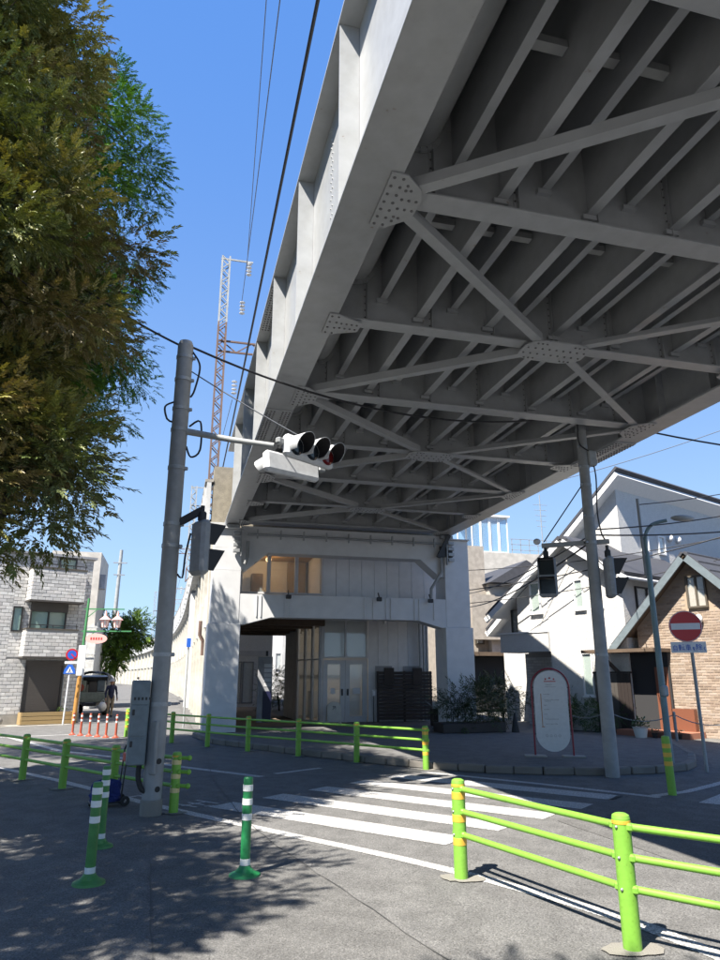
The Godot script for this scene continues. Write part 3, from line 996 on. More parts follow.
# ---------------------------------------------------------------- the shop built in under the viaduct
func window_unit(parent: Node3D, o: Vector3, u: Vector3, w: float, h: float, frame: Material, pane: Material, cols := 1, t := 0.05, called := "window", back: Material = null, mids := []) -> Node3D:
	var n := u.cross(Vector3.UP).normalized()      # outward when u runs to the right seen from outside
	var bs := Basis(u, Vector3.UP, n)
	var f := MB.new()
	f.box(o + u * (w / 2) + Vector3.UP * (t / 2), Vector3(w, t, 0.08), bs)
	f.box(o + u * (w / 2) + Vector3.UP * (h - t / 2), Vector3(w, t, 0.08), bs)
	for i in cols + 1:
		f.box(o + u * (clampf(w * i / cols, t / 2, w - t / 2)) + Vector3.UP * (h / 2), Vector3(t, h - 2 * t, 0.078), bs)
	for y in mids:
		f.box(o + u * (w / 2) + Vector3.UP * y, Vector3(w - 2 * t, t * 0.8, 0.07), bs)
	var fr := part(f, called, frame, parent)
	for i in cols:
		var p := MB.new()
		var pw := w / cols - t
		p.box(o + u * (w * (i + 0.5) / cols) + Vector3.UP * (h / 2) - n * 0.012, Vector3(pw, h - 2 * t, 0.006), bs)
		part(p, "pane", pane, fr)
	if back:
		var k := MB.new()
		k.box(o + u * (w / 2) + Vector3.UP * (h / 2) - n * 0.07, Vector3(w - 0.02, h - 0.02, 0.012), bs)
		part(k, "blind_or_dark_sheet", back, fr)  # with dark_room this sheet paints the unlit room behind the glass
	return fr

# a lit ceiling globe with its own light
func lamp(parent: Node3D, at: Vector3, energy: float, tone := Color(1.0, 0.82, 0.58)) -> void:
	var g := StandardMaterial3D.new()
	g.resource_name = "lamp_glow"
	g.albedo_color = Color(1, 0.95, 0.85)
	g.emission_enabled = true
	g.emission = tone
	g.emission_energy_multiplier = 0.8
	var b := MB.new()
	b.ball(at, Vector3(0.11, 0.09, 0.11), 14, 8)
	part(b, "ceiling_lamp", g, parent)
	var l := OmniLight3D.new()
	l.name = "ceiling_lamp_light"
	l.light_color = tone
	l.light_energy = energy
	l.light_size = 0.1
	l.omni_range = 12.0
	l.omni_attenuation = 2.0
	l.shadow_enabled = true
	add_child(l)
	l.position = at - Vector3(0, 0.13, 0)

func build_cafe() -> void:
	var root := thing("cafe_building", "grey panelled cafe with glazed double doors built in under the viaduct", "building", Vector3(6.5, 0.12, -24.6))
	var zf := -24.6
	var y0 := 0.12
	# upper floor: slab, wall panels and the lit window strip
	part(bx(Vector3(1.95, 3.62, -22.3), Vector3(9.0, 3.95, -30)), "floor_slab", M.brown_beam, root)
	for i in 5:
		part(bx(Vector3(1.95, 3.3, -23.6 - i * 1.5), Vector3(5.0, 3.61, -23.85 - i * 1.5)), "ceiling_beam", M.brown_beam, root)
	for i in 9:
		var x := 4.80 + i * 0.45
		part(bx(Vector3(x, 3.96, -23.02), Vector3(x + 0.44, 5.95, -23.1)), "wall_panel", M.cafe_panel, root)
	part(bx(Vector3(2.0, 3.96, -23.0), Vector3(4.79, 4.24, -23.1)), "sill_wall", M.cafe_panel, root)
	for i in 3:
		window_unit(root, Vector3(1.93, 4.25, -23.12 - i * 0.83), Vector3.FORWARD, 0.82, 1.5, M.pier_paint, M.glass, 1, 0.06)  # side panes added so sun reaches the upper room
		window_unit(root, Vector3(2.02 + i * 0.925, 4.25, -23.0), Vector3.RIGHT, 0.92, 1.35, M.pier_paint, M.glass, 1, 0.06)
	# room behind the window strip
	part(bx(Vector3(2.0, 3.97, -25.6), Vector3(4.79, 6.05, -25.7)), "room_wall", M.interior_wall, root)
	part(bx(Vector3(4.72, 3.97, -23.2), Vector3(4.78, 6.05, -25.59)), "room_wall", M.interior_wall, root)
	part(bx(Vector3(2.0, 5.75, -23.11), Vector3(4.7, 5.85, -25.59)), "room_ceiling", M.warm_wood, root)
	lamp(root, Vector3(3.1, 5.62, -24.4), 0.2)
	lamp(root, Vector3(6.0, 3.3, -26.2), 0.4, Color(1.0, 0.94, 0.86))  # unseen lamp added to brighten the ground floor
	part(bx(Vector3(3.95, 3.97, -25.3), Vector3(4.6, 5.7, -25.55)), "cupboard", M.timber, root)
	part(bx(Vector3(2.6, 4.0, -25.0), Vector3(3.0, 5.2, -25.4)), "shelf", M.brown_beam, root)
	# ground floor: facade panels right of the doors
	for i in 6:
		var x := 6.80 + i * 0.375
		part(bx(Vector3(x, y0, zf), Vector3(x + 0.366, 3.61, zf - 0.08)), "wall_panel", M.cafe_panel, root)
	for x in [7.06, 8.1]:
		part(bx(Vector3(x, 1.2, zf + 0.002), Vector3(x + 0.62, 2.0, zf + 0.03)), "vent_cover", M.grey_wall, root)
	# glazed entrance
	window_unit(root, Vector3(5.14, 2.25, zf), Vector3.RIGHT, 1.64, 1.36, M.pier_paint, M.glass, 2, 0.06, "window", M.curtain)  # pale sheet behind the panes added to lighten the dark glass
	for i in 2:
		var x := 5.16 + i * 0.80
		var df := MB.new()
		for q in [[x, x + 0.16, y0, 2.2], [x + 0.62, x + 0.79, y0, 2.2], [x + 0.16, x + 0.62, y0, 0.32], [x + 0.16, x + 0.62, 2.05, 2.2]]:
			df.span(Vector3(q[0], q[2], zf + 0.02), Vector3(q[1], q[3], zf - 0.03))
		var dr := part(df, "door", M.pier_paint, root)
		part(bx(Vector3(x + 0.16, 0.32, zf - 0.002), Vector3(x + 0.62, 2.05, zf - 0.008)), "pane", M.glass, dr)
		part(bx(Vector3(x + (0.66 if i == 0 else 0.06), 1.0, zf + 0.021), Vector3(x + (0.71 if i == 0 else 0.11), 1.22, zf + 0.06)), "handle", M.black_iron, dr)
		if i == 1: part(bx(Vector3(x + 0.2, 0.34, zf - 0.25), Vector3(x + 0.60, 2.04, zf - 0.27)), "pale_sheet", M.curtain, dr)  # pale sheet added in place of reflections and a bright interior
		part(bx(Vector3(x + 0.28, 1.05, zf + 0.002), Vector3(x + 0.28 + 0.16 + 0.1 * i, 1.25, zf + 0.006)), "notice", M.sign_white, dr)
	part(bx(Vector3(5.08, y0, zf + 0.03), Vector3(5.14, 3.61, zf - 0.06)), "corner_post", M.pier_paint, root)
	# angled glass side along the passage
	for i in 3:
		var a := Vector3(4.55 + 0.17 * i, 0, zf - 1.6 + 0.53 * i)
		var c := Vector3(4.55 + 0.17 * (i + 1), 0, zf - 1.6 + 0.53 * (i + 1))
		var u := (c - a).normalized()
		window_unit(root, a + Vector3.UP * y0, u, a.distance_to(c), 3.49, M.pier_paint, M.glass, 1, 0.06, "window", null, [2.1])
	# interior
	part(bx(Vector3(4.6, 0.121, zf - 0.1), Vector3(9.0, 0.135, -29)), "floor", M.concrete, root)
	part(bx(Vector3(4.6, y0, -29), Vector3(9.0, 3.6, -29.1)), "rear_wall", M.interior_wall, root)
	part(bx(Vector3(8.95, y0, zf - 0.1), Vector3(9.05, 3.6, -29)), "side_wall", M.grey_wall, root)
	part(bx(Vector3(4.5, y0, zf - 1.7), Vector3(4.58, 3.6, -29)), "side_wall", M.grey_wall, root)
	part(bx(Vector3(5.3, 0.14, -27.6), Vector3(7.8, 1.1, -28.1)), "counter", M.pier_paint, root)
	part(bx(Vector3(5.0, 1.7, -28.7), Vector3(8.0, 2.6, -28.98)), "shelf", M.pier_paint, root)
	for x in [8.66, 8.80, 8.92]:
		var pp := MB.new()
		pp.tube([Vector3(x, 0.15, zf + 0.3), Vector3(x, 3.55, zf + 0.3)], 0.05, 8)
		part(pp, "pipe", M.galvanised, root)
	var lm := MB.new()
	lm.tube([Vector3(7.0, 3.6, -23.2), Vector3(7.0, 3.38, -23.2)], 0.05, 10)
	part(lm, "downlight", M.white_trim, root)
	# dark slatted screen
	var sc := thing("slatted_screen", "dark brown slatted timber screen beside the cafe doors", "screen", Vector3(8.0, 0.12, -24.15))
	for x in [7.05, 8.02, 9.0]:
		part(bx(Vector3(x - 0.03, y0, -24.2), Vector3(x + 0.03, 1.82, -24.28)), "post", M.dark_wood, sc)
	for i in 14:
		part(bx(Vector3(7.02, 0.20 + i * 0.116, -24.15), Vector3(9.03, 0.295 + i * 0.116, -24.178)), "slat", M.dark_wood, sc)
	for x in [7.25, 8.3]:
		part(bx(Vector3(x, 1.35, -24.12), Vector3(x + 0.36, 1.93, -24.149)), "planter_board", M.dark_wood, sc)
	# things by the doors
	var ab := thing("sandwich_board", "small cream rounded sandwich board by the cafe doors", "sign board", Vector3(5.35, 0.12, -23.6))
	var o := MB.new()
	var pts := [Vector2(-0.24, 0.0), Vector2(-0.20, 0.0), Vector2(-0.20, 0.12), Vector2(0.20, 0.12), Vector2(0.20, 0.0), Vector2(0.24, 0.0), Vector2(0.24, 0.52)]
	for i in 9:
		var a := PI * i / 8.0
		pts.append(Vector2(0.24 * cos(a), 0.52 + 0.2 * sin(a)))
	pts.append(Vector2(-0.24, 0.52))
	o.plate(Vector3(5.35, 0.121, -23.55), Basis(Vector3.RIGHT, Vector3(0, 0.99, -0.13).normalized(), Vector3(0, 0.13, 0.99).normalized()), pts, 0.02)
	part(o, "front_board", M.concrete_cream, ab)
	var o2 := MB.new()
	o2.plate(Vector3(5.35, 0.121, -23.8), Basis(Vector3.RIGHT, Vector3(0, 0.99, 0.13).normalized(), Vector3(0, -0.13, 0.99).normalized()), pts, 0.02)
	part(o2, "back_board", M.concrete_cream, ab)
	var ar := MB.new()
	for q in [[Vector2(-0.06, 0.46), Vector2(0.05, 0.56)], [Vector2(0.05, 0.56), Vector2(-0.04, 0.57)], [Vector2(0.05, 0.56), Vector2(0.045, 0.47)], [Vector2(-0.05, 0.57), Vector2(0.0, 0.5)]]:
		var bs := Basis(Vector3.RIGHT, Vector3(0, 0.99, -0.13).normalized(), Vector3(0, 0.13, 0.99).normalized())
		ar.bar(Vector3(5.35, 0.121, -23.55) + bs * Vector3(q[0].x, q[0].y, 0.014), Vector3(5.35, 0.121, -23.55) + bs * Vector3(q[1].x, q[1].y, 0.014), 0.016, 0.004, bs.z)
	part(ar, "arrow_mark", M.black_iron, ab)
	var ip := thing("intercom_post", "thin black post with a pale intercom box by the dark screen", "post", Vector3(6.88, 0.12, -24.2))
	part(bx(Vector3(6.865, 0.12, -24.215), Vector3(6.895, 1.0, -24.185)), "post", M.black_iron, ip)
	var bo := MB.new()
	bo.cbox(Vector3(6.88, 1.08, -24.2), Vector3(0.12, 0.2, 0.08), 0.015)
	part(bo, "box", M.sign_white, ip)
	var wc := thing("watering_can", "pale metal watering can on a stand near the dark screen", "watering can", Vector3(8.35, 0.12, -21.9))
	var st := MB.new()
	st.cbox(Vector3(8.35, 0.38, -22.05), Vector3(0.3, 0.52, 0.3), 0.02)
	part(st, "stand", M.dark_wood, wc)
	var cn := MB.new()
	cn.lathe(Vector3(8.35, 0.641, -22.05), [[0, 0], [0.12, 0], [0.11, 0.2], [0, 0.21]], 14)
	part(cn, "can", M.galvanised, wc)
	var spt := MB.new()
	spt.tube([Vector3(8.24, 0.69, -22.05), Vector3(8.0, 0.88, -22.05)], [0.02, 0.012], 8)
	part(spt, "spout", M.galvanised, wc)
	var hd := MB.new()
	hd.tube([Vector3(8.27, 0.84, -22.05), Vector3(8.29, 0.95, -22.05), Vector3(8.42, 0.95, -22.05), Vector3(8.44, 0.84, -22.05)], 0.01, 6)
	part(hd, "handle", M.galvanised, wc)
	# notice stands inside the passage
	var ns := thing("notice_stand", "grey standing notice panel in the passage under the viaduct", "notice board", Vector3(3.2, 0.12, -25.0))
	part(bx(Vector3(2.95, 0.13, -25.0), Vector3(3.45, 2.3, -25.06)), "panel", M.grey_wall, ns)
	part(bx(Vector3(3.14, 0.14, -24.99), Vector3(3.44, 1.15, -24.997)), "poster", M.sign_navy, ns)
	for i in 5:
		part(bx(Vector3(3.16, 1.3 + 0.16 * i, -24.99), Vector3(3.42, 1.42 + 0.16 * i, -24.997)), "leaflet", M.sign_white if i % 2 else M.pier_paint, ns)
	part(bx(Vector3(3.2, 2.32, -24.99), Vector3(3.28, 2.5, -24.997)), "pictogram", M.black_iron, ns)
	# building on the far side of the passage
	var fb := thing("far_shop", "white shop front with dark windows beyond the viaduct passage", "building", Vector3(2.5, 0.12, -38))
	part(bx(Vector3(0.8, 0.1, -38), Vector3(5.2, 5.9, -40)), "wall", M.white_trim, fb)
	for i in 2:
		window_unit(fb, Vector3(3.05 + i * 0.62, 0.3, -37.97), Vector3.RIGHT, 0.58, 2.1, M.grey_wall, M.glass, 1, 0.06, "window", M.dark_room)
	part(bx(Vector3(3.0, 2.7, -37.9), Vector3(4.9, 2.95, -37.99)), "sign_panel", M.pier_paint, fb)
	var rb := thing("rear_block", "pale blue sunlit building beyond the arcade planting", "building", Vector3(7, 0, -58))
	part(bx(Vector3(4.8, 0.1, -58), Vector3(12, 5.6, -62)), "wall", M.pier_paint, rb)
	for i in 4:
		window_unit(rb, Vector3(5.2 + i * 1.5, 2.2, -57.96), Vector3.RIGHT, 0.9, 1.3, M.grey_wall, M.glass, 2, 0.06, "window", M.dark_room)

# ---------------------------------------------------------------- buildings
const UF := Vector3(0.92, 0, -0.39)      # along the street fronts, to the right
const UN := Vector3(0.39, 0, 0.92)       # outward normal of those fronts; also "right" along the gable faces

# tiles or bricks laid in courses on a wall face: real blocks, joined into one part
func tiles(parent: Node3D, o: Vector3, u: Vector3, w: float, h: float, tw: float, th: float, gap: float, tones: Array, inside = null, proud := 0.012, back: Material = null, called := "tile_courses") -> void:
	var n := u.cross(Vector3.UP).normalized()
	var b := MB.new()
	b.colored = true
	var rows := int(h / th)
	for r in rows:
		var off := 0.0 if r % 2 == 0 else tw * 0.5
		var x := -off
		while x < w - 0.02:
			var x0 := maxf(x + gap / 2, 0.0)
			var x1 := minf(x + tw - gap / 2, w)
			x += tw
			if x1 - x0 < 0.03: continue
			var y0 := r * th + gap / 2
			var y1 := (r + 1) * th - gap / 2
			if inside and not (inside.call(x0, y1) and inside.call(x1, y1) and inside.call(x0, y0) and inside.call(x1, y0)): continue
			var t: Color = tones[rng.randi() % tones.size()]
			var k := rng.randf_range(0.88, 1.1)
			b.col = Color(t.r * k, t.g * k, t.b * k)
			var p := proud * rng.randf_range(0.7, 1.2)
			var a := o + u * x0 + Vector3.UP * y0
			var c := o + u * x1 + Vector3.UP * y0
			var d := o + u * x1 + Vector3.UP * y1
			var e := o + u * x0 + Vector3.UP * y1
			var f := n * p
			var i := 0.006
			var a2 := a + f + u * i + Vector3.UP * i
			var c2 := c + f - u * i + Vector3.UP * i
			var d2 := d + f - u * i - Vector3.UP * i
			var e2 := e + f + u * i - Vector3.UP * i
			b.quad(e2, d2, c2, a2)
			b.quad(a, a2, c2, c)
			b.quad(c, c2, d2, d)
			b.quad(d, d2, e2, e)
			b.quad(e, e2, a2, a)
	if b.v.size():
		var q := part(b, called, M.tile_wall, parent)
		q.set_meta("kind", "stuff")

func wall_box(o: Vector3, u: Vector3, s0: float, s1: float, y0: float, y1: float, d0: float, d1: float) -> MB:
	var n := u.cross(Vector3.UP).normalized()
	var b := MB.new()
	b.box(o + u * ((s0 + s1) / 2) + Vector3.UP * ((y0 + y1) / 2) + n * ((d0 + d1) / 2), Vector3(absf(s1 - s0), absf(y1 - y0), absf(d1 - d0)), Basis(u, Vector3.UP, n))
	return b

func build_left_buildings() -> void:
	var o := Vector3(-4.2, 0, -28.5)
	var u := UF.normalized()
	var n := u.cross(Vector3.UP)
	var t := [Color(0.58, 0.57, 0.55), Color(0.66, 0.65, 0.62), Color(0.52, 0.51, 0.49), Color(0.62, 0.60, 0.57)]
	var root := thing("apartment_block", "three-storey apartment block clad in pale grey tiles with a dark shutter", "building", o, 0)
	part(wall_box(o, u, -9, 1.09, 0, 6.05, -8, 0), "wall", M.mortar, root)
	# tiled faces in pieces round the openings
	for q in [[-9.0, -1.62, 0.35, 6.05], [-1.62, -0.92, 0.35, 2.3], [0.36, 1.09, 0.35, 2.3], [-1.62, -1.2, 2.3, 6.05], [0.70, 1.09, 2.3, 6.05], [-0.92, 0.36, 2.16, 2.3], [0.28, 0.70, 3.3, 4.32], [-1.2, -1.0, 3.3, 4.32], [-1.2, -0.2, 5.5, 6.05], [0.45, 0.70, 5.5, 6.05]]:
		tiles(root, o + u * q[0] + Vector3.UP * q[2], u, q[1] - q[0], q[3] - q[2], 0.26, 0.125, 0.014, t)
	# balcony boxes
	for q in [[-1.2, 0.70, 4.32, 5.5], [-1.2, 0.60, 2.32, 3.28]]:
		var bal := part(wall_box(o, u, q[0], q[1], q[2], q[3], 0.01, 0.6), "balcony", M.mortar, root)
		tiles(bal, o + u * q[0] + Vector3.UP * q[2] + n * 0.6, u, q[1] - q[0], q[3] - q[2] - 0.02, 0.26, 0.125, 0.014, t)
		tiles(bal, o + u * q[0] + Vector3.UP * q[2] + n * 0.01 - u * 0.0, n, 0.58, q[3] - q[2] - 0.02, 0.26, 0.125, 0.014, t)
		part(wall_box(o, u, q[0] - 0.02, q[1] + 0.02, q[3], q[3] + 0.04, 0.0, 0.63), "coping", M.bronze_frame, bal)
		part(wall_box(o, u, q[0] - 0.01, q[1] + 0.01, q[2] - 0.05, q[2], 0.0, 0.61), "drip_edge", M.shutter, bal)
		var rl := MB.new()
		rl.bar(o + u * q[0] + n * 0.55 + Vector3.UP * (q[3] + 0.16), o + u * q[1] + n * 0.55 + Vector3.UP * (q[3] + 0.16), 0.04, 0.03)
		for i in 5:
			var p: Vector3 = o + u * lerpf(q[0] + 0.05, q[1] - 0.05, i / 4.0) + n * 0.55 + Vector3.UP * (q[3] + 0.03)
			rl.bar(p, p + Vector3.UP * 0.13, 0.025, 0.025)
		part(rl, "railing", M.dark_frame, bal)
	# second-floor window under its shutter box, third-floor window
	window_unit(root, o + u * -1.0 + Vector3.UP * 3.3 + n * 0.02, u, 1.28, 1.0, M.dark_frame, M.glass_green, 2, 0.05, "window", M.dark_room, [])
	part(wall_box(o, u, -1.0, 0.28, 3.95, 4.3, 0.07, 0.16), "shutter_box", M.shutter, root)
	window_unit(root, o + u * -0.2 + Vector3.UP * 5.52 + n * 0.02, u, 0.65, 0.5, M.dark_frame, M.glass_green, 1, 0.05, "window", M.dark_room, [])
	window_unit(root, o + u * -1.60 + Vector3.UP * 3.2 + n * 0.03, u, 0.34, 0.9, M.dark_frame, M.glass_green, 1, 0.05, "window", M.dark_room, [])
	# roller shutter at ground level
	var rs := part(wall_box(o, u, -0.92, 0.36, 0.42, 2.16, 0.0, 0.03), "roller_shutter", M.shutter, root)
	for i in 21:
		part(wall_box(o, u, -0.88, 0.32, 0.44 + i * 0.08, 0.512 + i * 0.08, 0.03, 0.042), "slat", M.shutter, rs)
	part(wall_box(o, u, -0.95, 0.39, 2.02, 2.2, 0.031, 0.09), "shutter_head", M.shutter, rs)
	for s in [-0.95, 0.33]:
		part(wall_box(o, u, s, s + 0.06, 0.40, 2.02, 0.031, 0.07), "guide_rail", M.dark_frame, rs)
	part(wall_box(o, u, -9, 1.10, 0.0, 0.34, 0.0, 0.05), "plinth", M.concrete, root)
	part(wall_box(o, u, -9.1, 1.2, 6.052, 6.14, -8.1, 0.1), "roof_edge", M.grey_wall, root)
	var dp := MB.new()
	dp.tube([o + u * 0.52 + n * 0.05 + Vector3.UP * 2.3, o + u * 0.5 + n * 0.05 + Vector3.UP * 2.1, o + u * 0.42 + n * 0.05 + Vector3.UP * 1.9, o + u * 0.42 + n * 0.05 + Vector3.UP * 0.4], 0.02, 6)
	part(dp, "drain_pipe", M.galvanised, root)
	# timber planter in front
	var pl := thing("timber_planter", "long low planter of weathered boards against the tiled apartment block", "planter", o + n * 0.4)
	for i in 3:
		part(wall_box(o, u, -1.0, 0.75, 0.02 + i * 0.14, 0.145 + i * 0.14, 0.58, 0.62), "board", M.timber, pl)
	for s in [-1.0, 0.75]:
		part(wall_box(o, u, s - 0.02, s + 0.02, 0.02, 0.42, 0.12, 0.579), "end_board", M.timber, pl)
	part(wall_box(o, u, -0.97, 0.72, 0.02, 0.37, 0.12, 0.575), "soil", M.soil, pl)
	tuft(pl, o + u * 0.4 + n * 0.35 + Vector3.UP * 0.37, 0.28, 40, Color(0.08, 0.13, 0.03), 5)
	# pot and bag at the left corner
	var bag := MB.new()
	bag.ball(o + u * -1.75 + n * 0.5 + Vector3.UP * 0.16, Vector3(0.2, 0.15, 0.17), 12, 7)
	solo(bag, "rubbish_bag", M.concrete, "pale rubbish bag lying beside the timber planter", "bag")
	# wrapped building behind
	var w := thing("wrapped_building", "narrow building wrapped in white scaffold sheeting behind the tiled block", "building", Vector3(-4.5, 0, -41))
	var ws := MB.new()
	ws.span(Vector3(-7.2, 0, -41), Vector3(-4.0, 4.3, -46))
	part(ws, "lower_sheet", M.sheet_wrap, w)
	var w2 := MB.new()
	w2.span(Vector3(-6.8, 4.31, -41.3), Vector3(-4.2, 8.4, -46))
	part(w2, "upper_wall", M.beige_pale, w)
	for i in 6:
		var c := MB.new()
		c.tube([Vector3(-7.2 + i * 0.64, 0.0, -40.94), Vector3(-7.2 + i * 0.64, 4.5, -40.94)], 0.024, 6)
		part(c, "scaffold_pole", M.galvanised, w)
	for i in 3:
		var c := MB.new()
		c.tube([Vector3(-7.3, 1.4 + i * 1.4, -40.9), Vector3(-3.95, 1.4 + i * 1.4, -40.9)], 0.024, 6)
		part(c, "scaffold_pole", M.galvanised, w)
	part(bx(Vector3(-4.19, 6.4, -41.6), Vector3(-3.9, 7.2, -42.2)), "air_conditioner", M.grey_wall, w)
	# end of the street
	var e := thing("street_end_house", "small dark-roofed house where the street bends away", "house", Vector3(-14, 0, -150))
	part(bx(Vector3(-26, 0, -150), Vector3(-12.5, 5.0, -156)), "wall", M.beige_pale, e)
	var ro := MB.new()
	ro.plate(Vector3(0, 0, -153), Basis.IDENTITY, [Vector2(-27, 5.01), Vector2(-12, 5.01), Vector2(-19, 8)], 6.4)
	part(ro, "roof", M.roof_slate, e)

# ---------------------------------------------------------------- white house
func gable_panel(o: Vector3, u: Vector3, pts: Array, d: float, off := 0.0) -> MB:
	var n := u.cross(Vector3.UP).normalized()
	var b := MB.new()
	b.plate(o + n * off, Basis(u, Vector3.UP, n), pts, d)
	return b

func roof_slab(b: MB, o: Vector3, u: Vector3, a: Vector2, c: Vector2, d0: float, d1: float, th: float) -> void:
	# slab over the sloping line a-c (s, y) of the gable plane, from depth d0 to d1 behind the face
	var n := u.cross(Vector3.UP).normalized()
	var dir := (c - a).normalized()
	var nv := Vector2(-dir.y, dir.x)
	if nv.y < 0: nv = -nv
	b.plate(o - n * ((d0 + d1) / 2), Basis(u, Vector3.UP, n), [a, c, c + nv * th, a + nv * th], absf(d1 - d0))

func build_white_house() -> void:
	# s runs to the right on the gable face; the photograph's corner is s = 0
	var u := UN.normalized()
	var n := u.cross(Vector3.UP)           # (-0.92, 0, 0.39)
	var c := Vector3(13.4, 0.0, -19.0)
	var root := thing("white_house", "white stucco house with gabled front, dark roof edges and a high rear block", "house", c)
	# gabled front: main wall, upper left wall, recessed lower left wall
	part(gable_panel(c, u, [Vector2(0.1, 0), Vector2(0.1, 4.85), Vector2(-1.75, 6.05), Vector2(-2.75, 5.22), Vector2(-2.75, 0)], 0.2, -0.1), "gable_wall", M.white_stucco, root)
	part(gable_panel(c, u, [Vector2(-2.752, 3.1), Vector2(-2.752, 5.22), Vector2(-4.1, 4.36), Vector2(-4.1, 3.1)], 0.2, -0.12), "gable_wall", M.white_stucco, root)
	part(wall_box(c, u, -4.75, -4.1, 3.1, 3.95, -0.5, -0.6), "opening_shade", M.dark_room, root)  # near-black panel painted as the shade inside the opening
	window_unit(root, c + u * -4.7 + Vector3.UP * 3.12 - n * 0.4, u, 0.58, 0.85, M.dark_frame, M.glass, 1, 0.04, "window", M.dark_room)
	var bal := part(wall_box(c, u, -4.85, -2.75, 2.45, 3.08, -0.9, 0.1), "balcony", M.white_stucco, root)
	part(wall_box(c, u, -4.9, -2.752, 3.085, 3.13, -0.9, 0.13), "coping", M.white_trim, bal)
	var lw := part(wall_box(c, u, -4.75, -2.75, 0, 2.44, -1.3, -1.1), "porch_wall", M.mortar, root)
	tiles(lw, c + u * -4.75 - n * 1.1, u, 1.35, 2.4, 0.24, 0.1, 0.012, [Color(0.55, 0.54, 0.52), Color(0.48, 0.47, 0.46), Color(0.6, 0.59, 0.57)])
	part(wall_box(c, u, -3.35, -2.8, 0.1, 2.1, -1.1, -1.04), "door", M.red_wood, root)
	# depth of the front block
	part(wall_box(c - n * 0.2, UF.normalized(), 0.0, 4.6, 0, 4.72, -2.75, 0.1), "side_wall", M.white_stucco, root)
	part(wall_box(c - n * 1.3, UF.normalized(), 0.0, 3.5, 0, 3.55, -4.75, -2.76), "side_wall", M.white_stucco, root)
	var rf := MB.new()
	roof_slab(rf, c, u, Vector2(0.45, 4.62), Vector2(-1.75, 6.09), -0.42, 5.0, 0.13)
	roof_slab(rf, c, u, Vector2(-5.15, 3.72), Vector2(-1.75, 6.09), -0.42, 5.0, 0.13)
	var roof := part(rf, "roof", M.roof_slate, root)
	var fas := MB.new()
	roof_slab(fas, c, u, Vector2(0.47, 4.40), Vector2(-1.75, 5.89), -0.43, -0.37, 0.2)
	roof_slab(fas, c, u, Vector2(-5.17, 3.51), Vector2(-1.75, 5.89), -0.43, -0.37, 0.2)
	part(fas, "barge_board", M.white_trim, roof)
	var sof := MB.new()
	roof_slab(sof, c, u, Vector2(0.44, 4.55), Vector2(-1.75, 6.02), -0.36, 4.0, 0.06)
	roof_slab(sof, c, u, Vector2(-5.12, 3.67), Vector2(-1.75, 6.02), -0.36, 4.0, 0.06)
	part(sof, "soffit", M.white_trim, roof)
	var gu := MB.new()
	gu.tube([c + u * 0.5 + n * 0.4 + Vector3.UP * 4.55, c + u * 0.5 - n * 4.5 + Vector3.UP * 4.55], 0.05, 8)
	part(gu, "gutter", M.white_trim, roof)
	# windows on the gable face
	for q in [[-1.62, 3.75, 0.36, 0.98], [-0.98, 3.75, 0.36, 0.98], [-1.55, 1.05, 0.40, 1.32], [-0.92, 1.05, 0.40, 1.32], [-3.45, 3.75, 0.45, 1.05]]:
		var wn := window_unit(root, c + u * q[0] + Vector3.UP * q[1] + n * 0.03, u, q[2], q[3], M.white_trim, M.glass, 1, 0.045, "window", null)
		part(wall_box(c, u, q[0] + 0.04, q[0] + q[2] - 0.04, q[1] + 0.04, q[1] + q[3] - 0.04, 0.003, 0.012), "blind_or_dark_sheet", M.blind_green, wn)
		part(wall_box(c, u, q[0] - 0.04, q[0] + q[2] + 0.04, q[1] - 0.05, q[1] - 0.002, 0.0, 0.09), "sill", M.white_trim, wn)
	# side window with railing
	var uf := UF.normalized()
	var so := c + u * 0.03
	window_unit(root, c - n * 0.2 + uf * 0.5 + UN.normalized() * 0.13 + Vector3.UP * 3.2, uf, 1.3, 1.2, M.dark_frame, M.glass, 2, 0.05, "window", M.curtain)
	var rl := MB.new()
	var ro := c - n * 0.2 + uf * 0.35 + UN.normalized() * 0.42
	rl.bar(ro + Vector3.UP * 3.75, ro + uf * 1.7 + Vector3.UP * 3.75, 0.05, 0.04)
	rl.bar(ro + Vector3.UP * 3.1, ro + uf * 1.7 + Vector3.UP * 3.1, 0.05, 0.04)
	for i in 12:
		rl.bar(ro + uf * (0.02 + i * 0.15) + Vector3.UP * 3.1, ro + uf * (0.02 + i * 0.15) + Vector3.UP * 3.75, 0.03, 0.03)
	part(rl, "railing", M.white_trim, root)
	# high rear block with a shed roof
	var a := Vector3(15.0, 0.0, -20.9)
	part(gable_panel(a, u, [Vector2(0, 0), Vector2(0, 8.35), Vector2(-5.6, 3.75), Vector2(-5.6, 0)], 0.2, -0.1), "rear_gable_wall", M.white_stucco, root)
	part(wall_box(a - n * 0.2, uf, 0.0, 9.0, 0, 8.32, -0.2, 0.0), "rear_side_wall", M.white_stucco, root)
	var r2 := MB.new()
	roof_slab(r2, a, u, Vector2(0.45, 8.72), Vector2(-6.0, 3.43), -0.5, 9.5, 0.09)
	var rr := part(r2, "rear_roof", M.roof_slate, root)
	var f2 := MB.new()
	roof_slab(f2, a, u, Vector2(0.44, 8.46), Vector2(-6.0, 3.18), -0.47, 9.4, 0.22)
	part(f2, "roof_fascia", M.white_trim, rr)
	for s in [1.1, 2.25]:
		window_unit(root, a - n * 0.2 + uf * s + UN.normalized() * 0.03 + Vector3.UP * 6.0, uf, 0.48, 0.72, M.white_trim, M.glass, 1, 0.05, "window", M.dark_room)
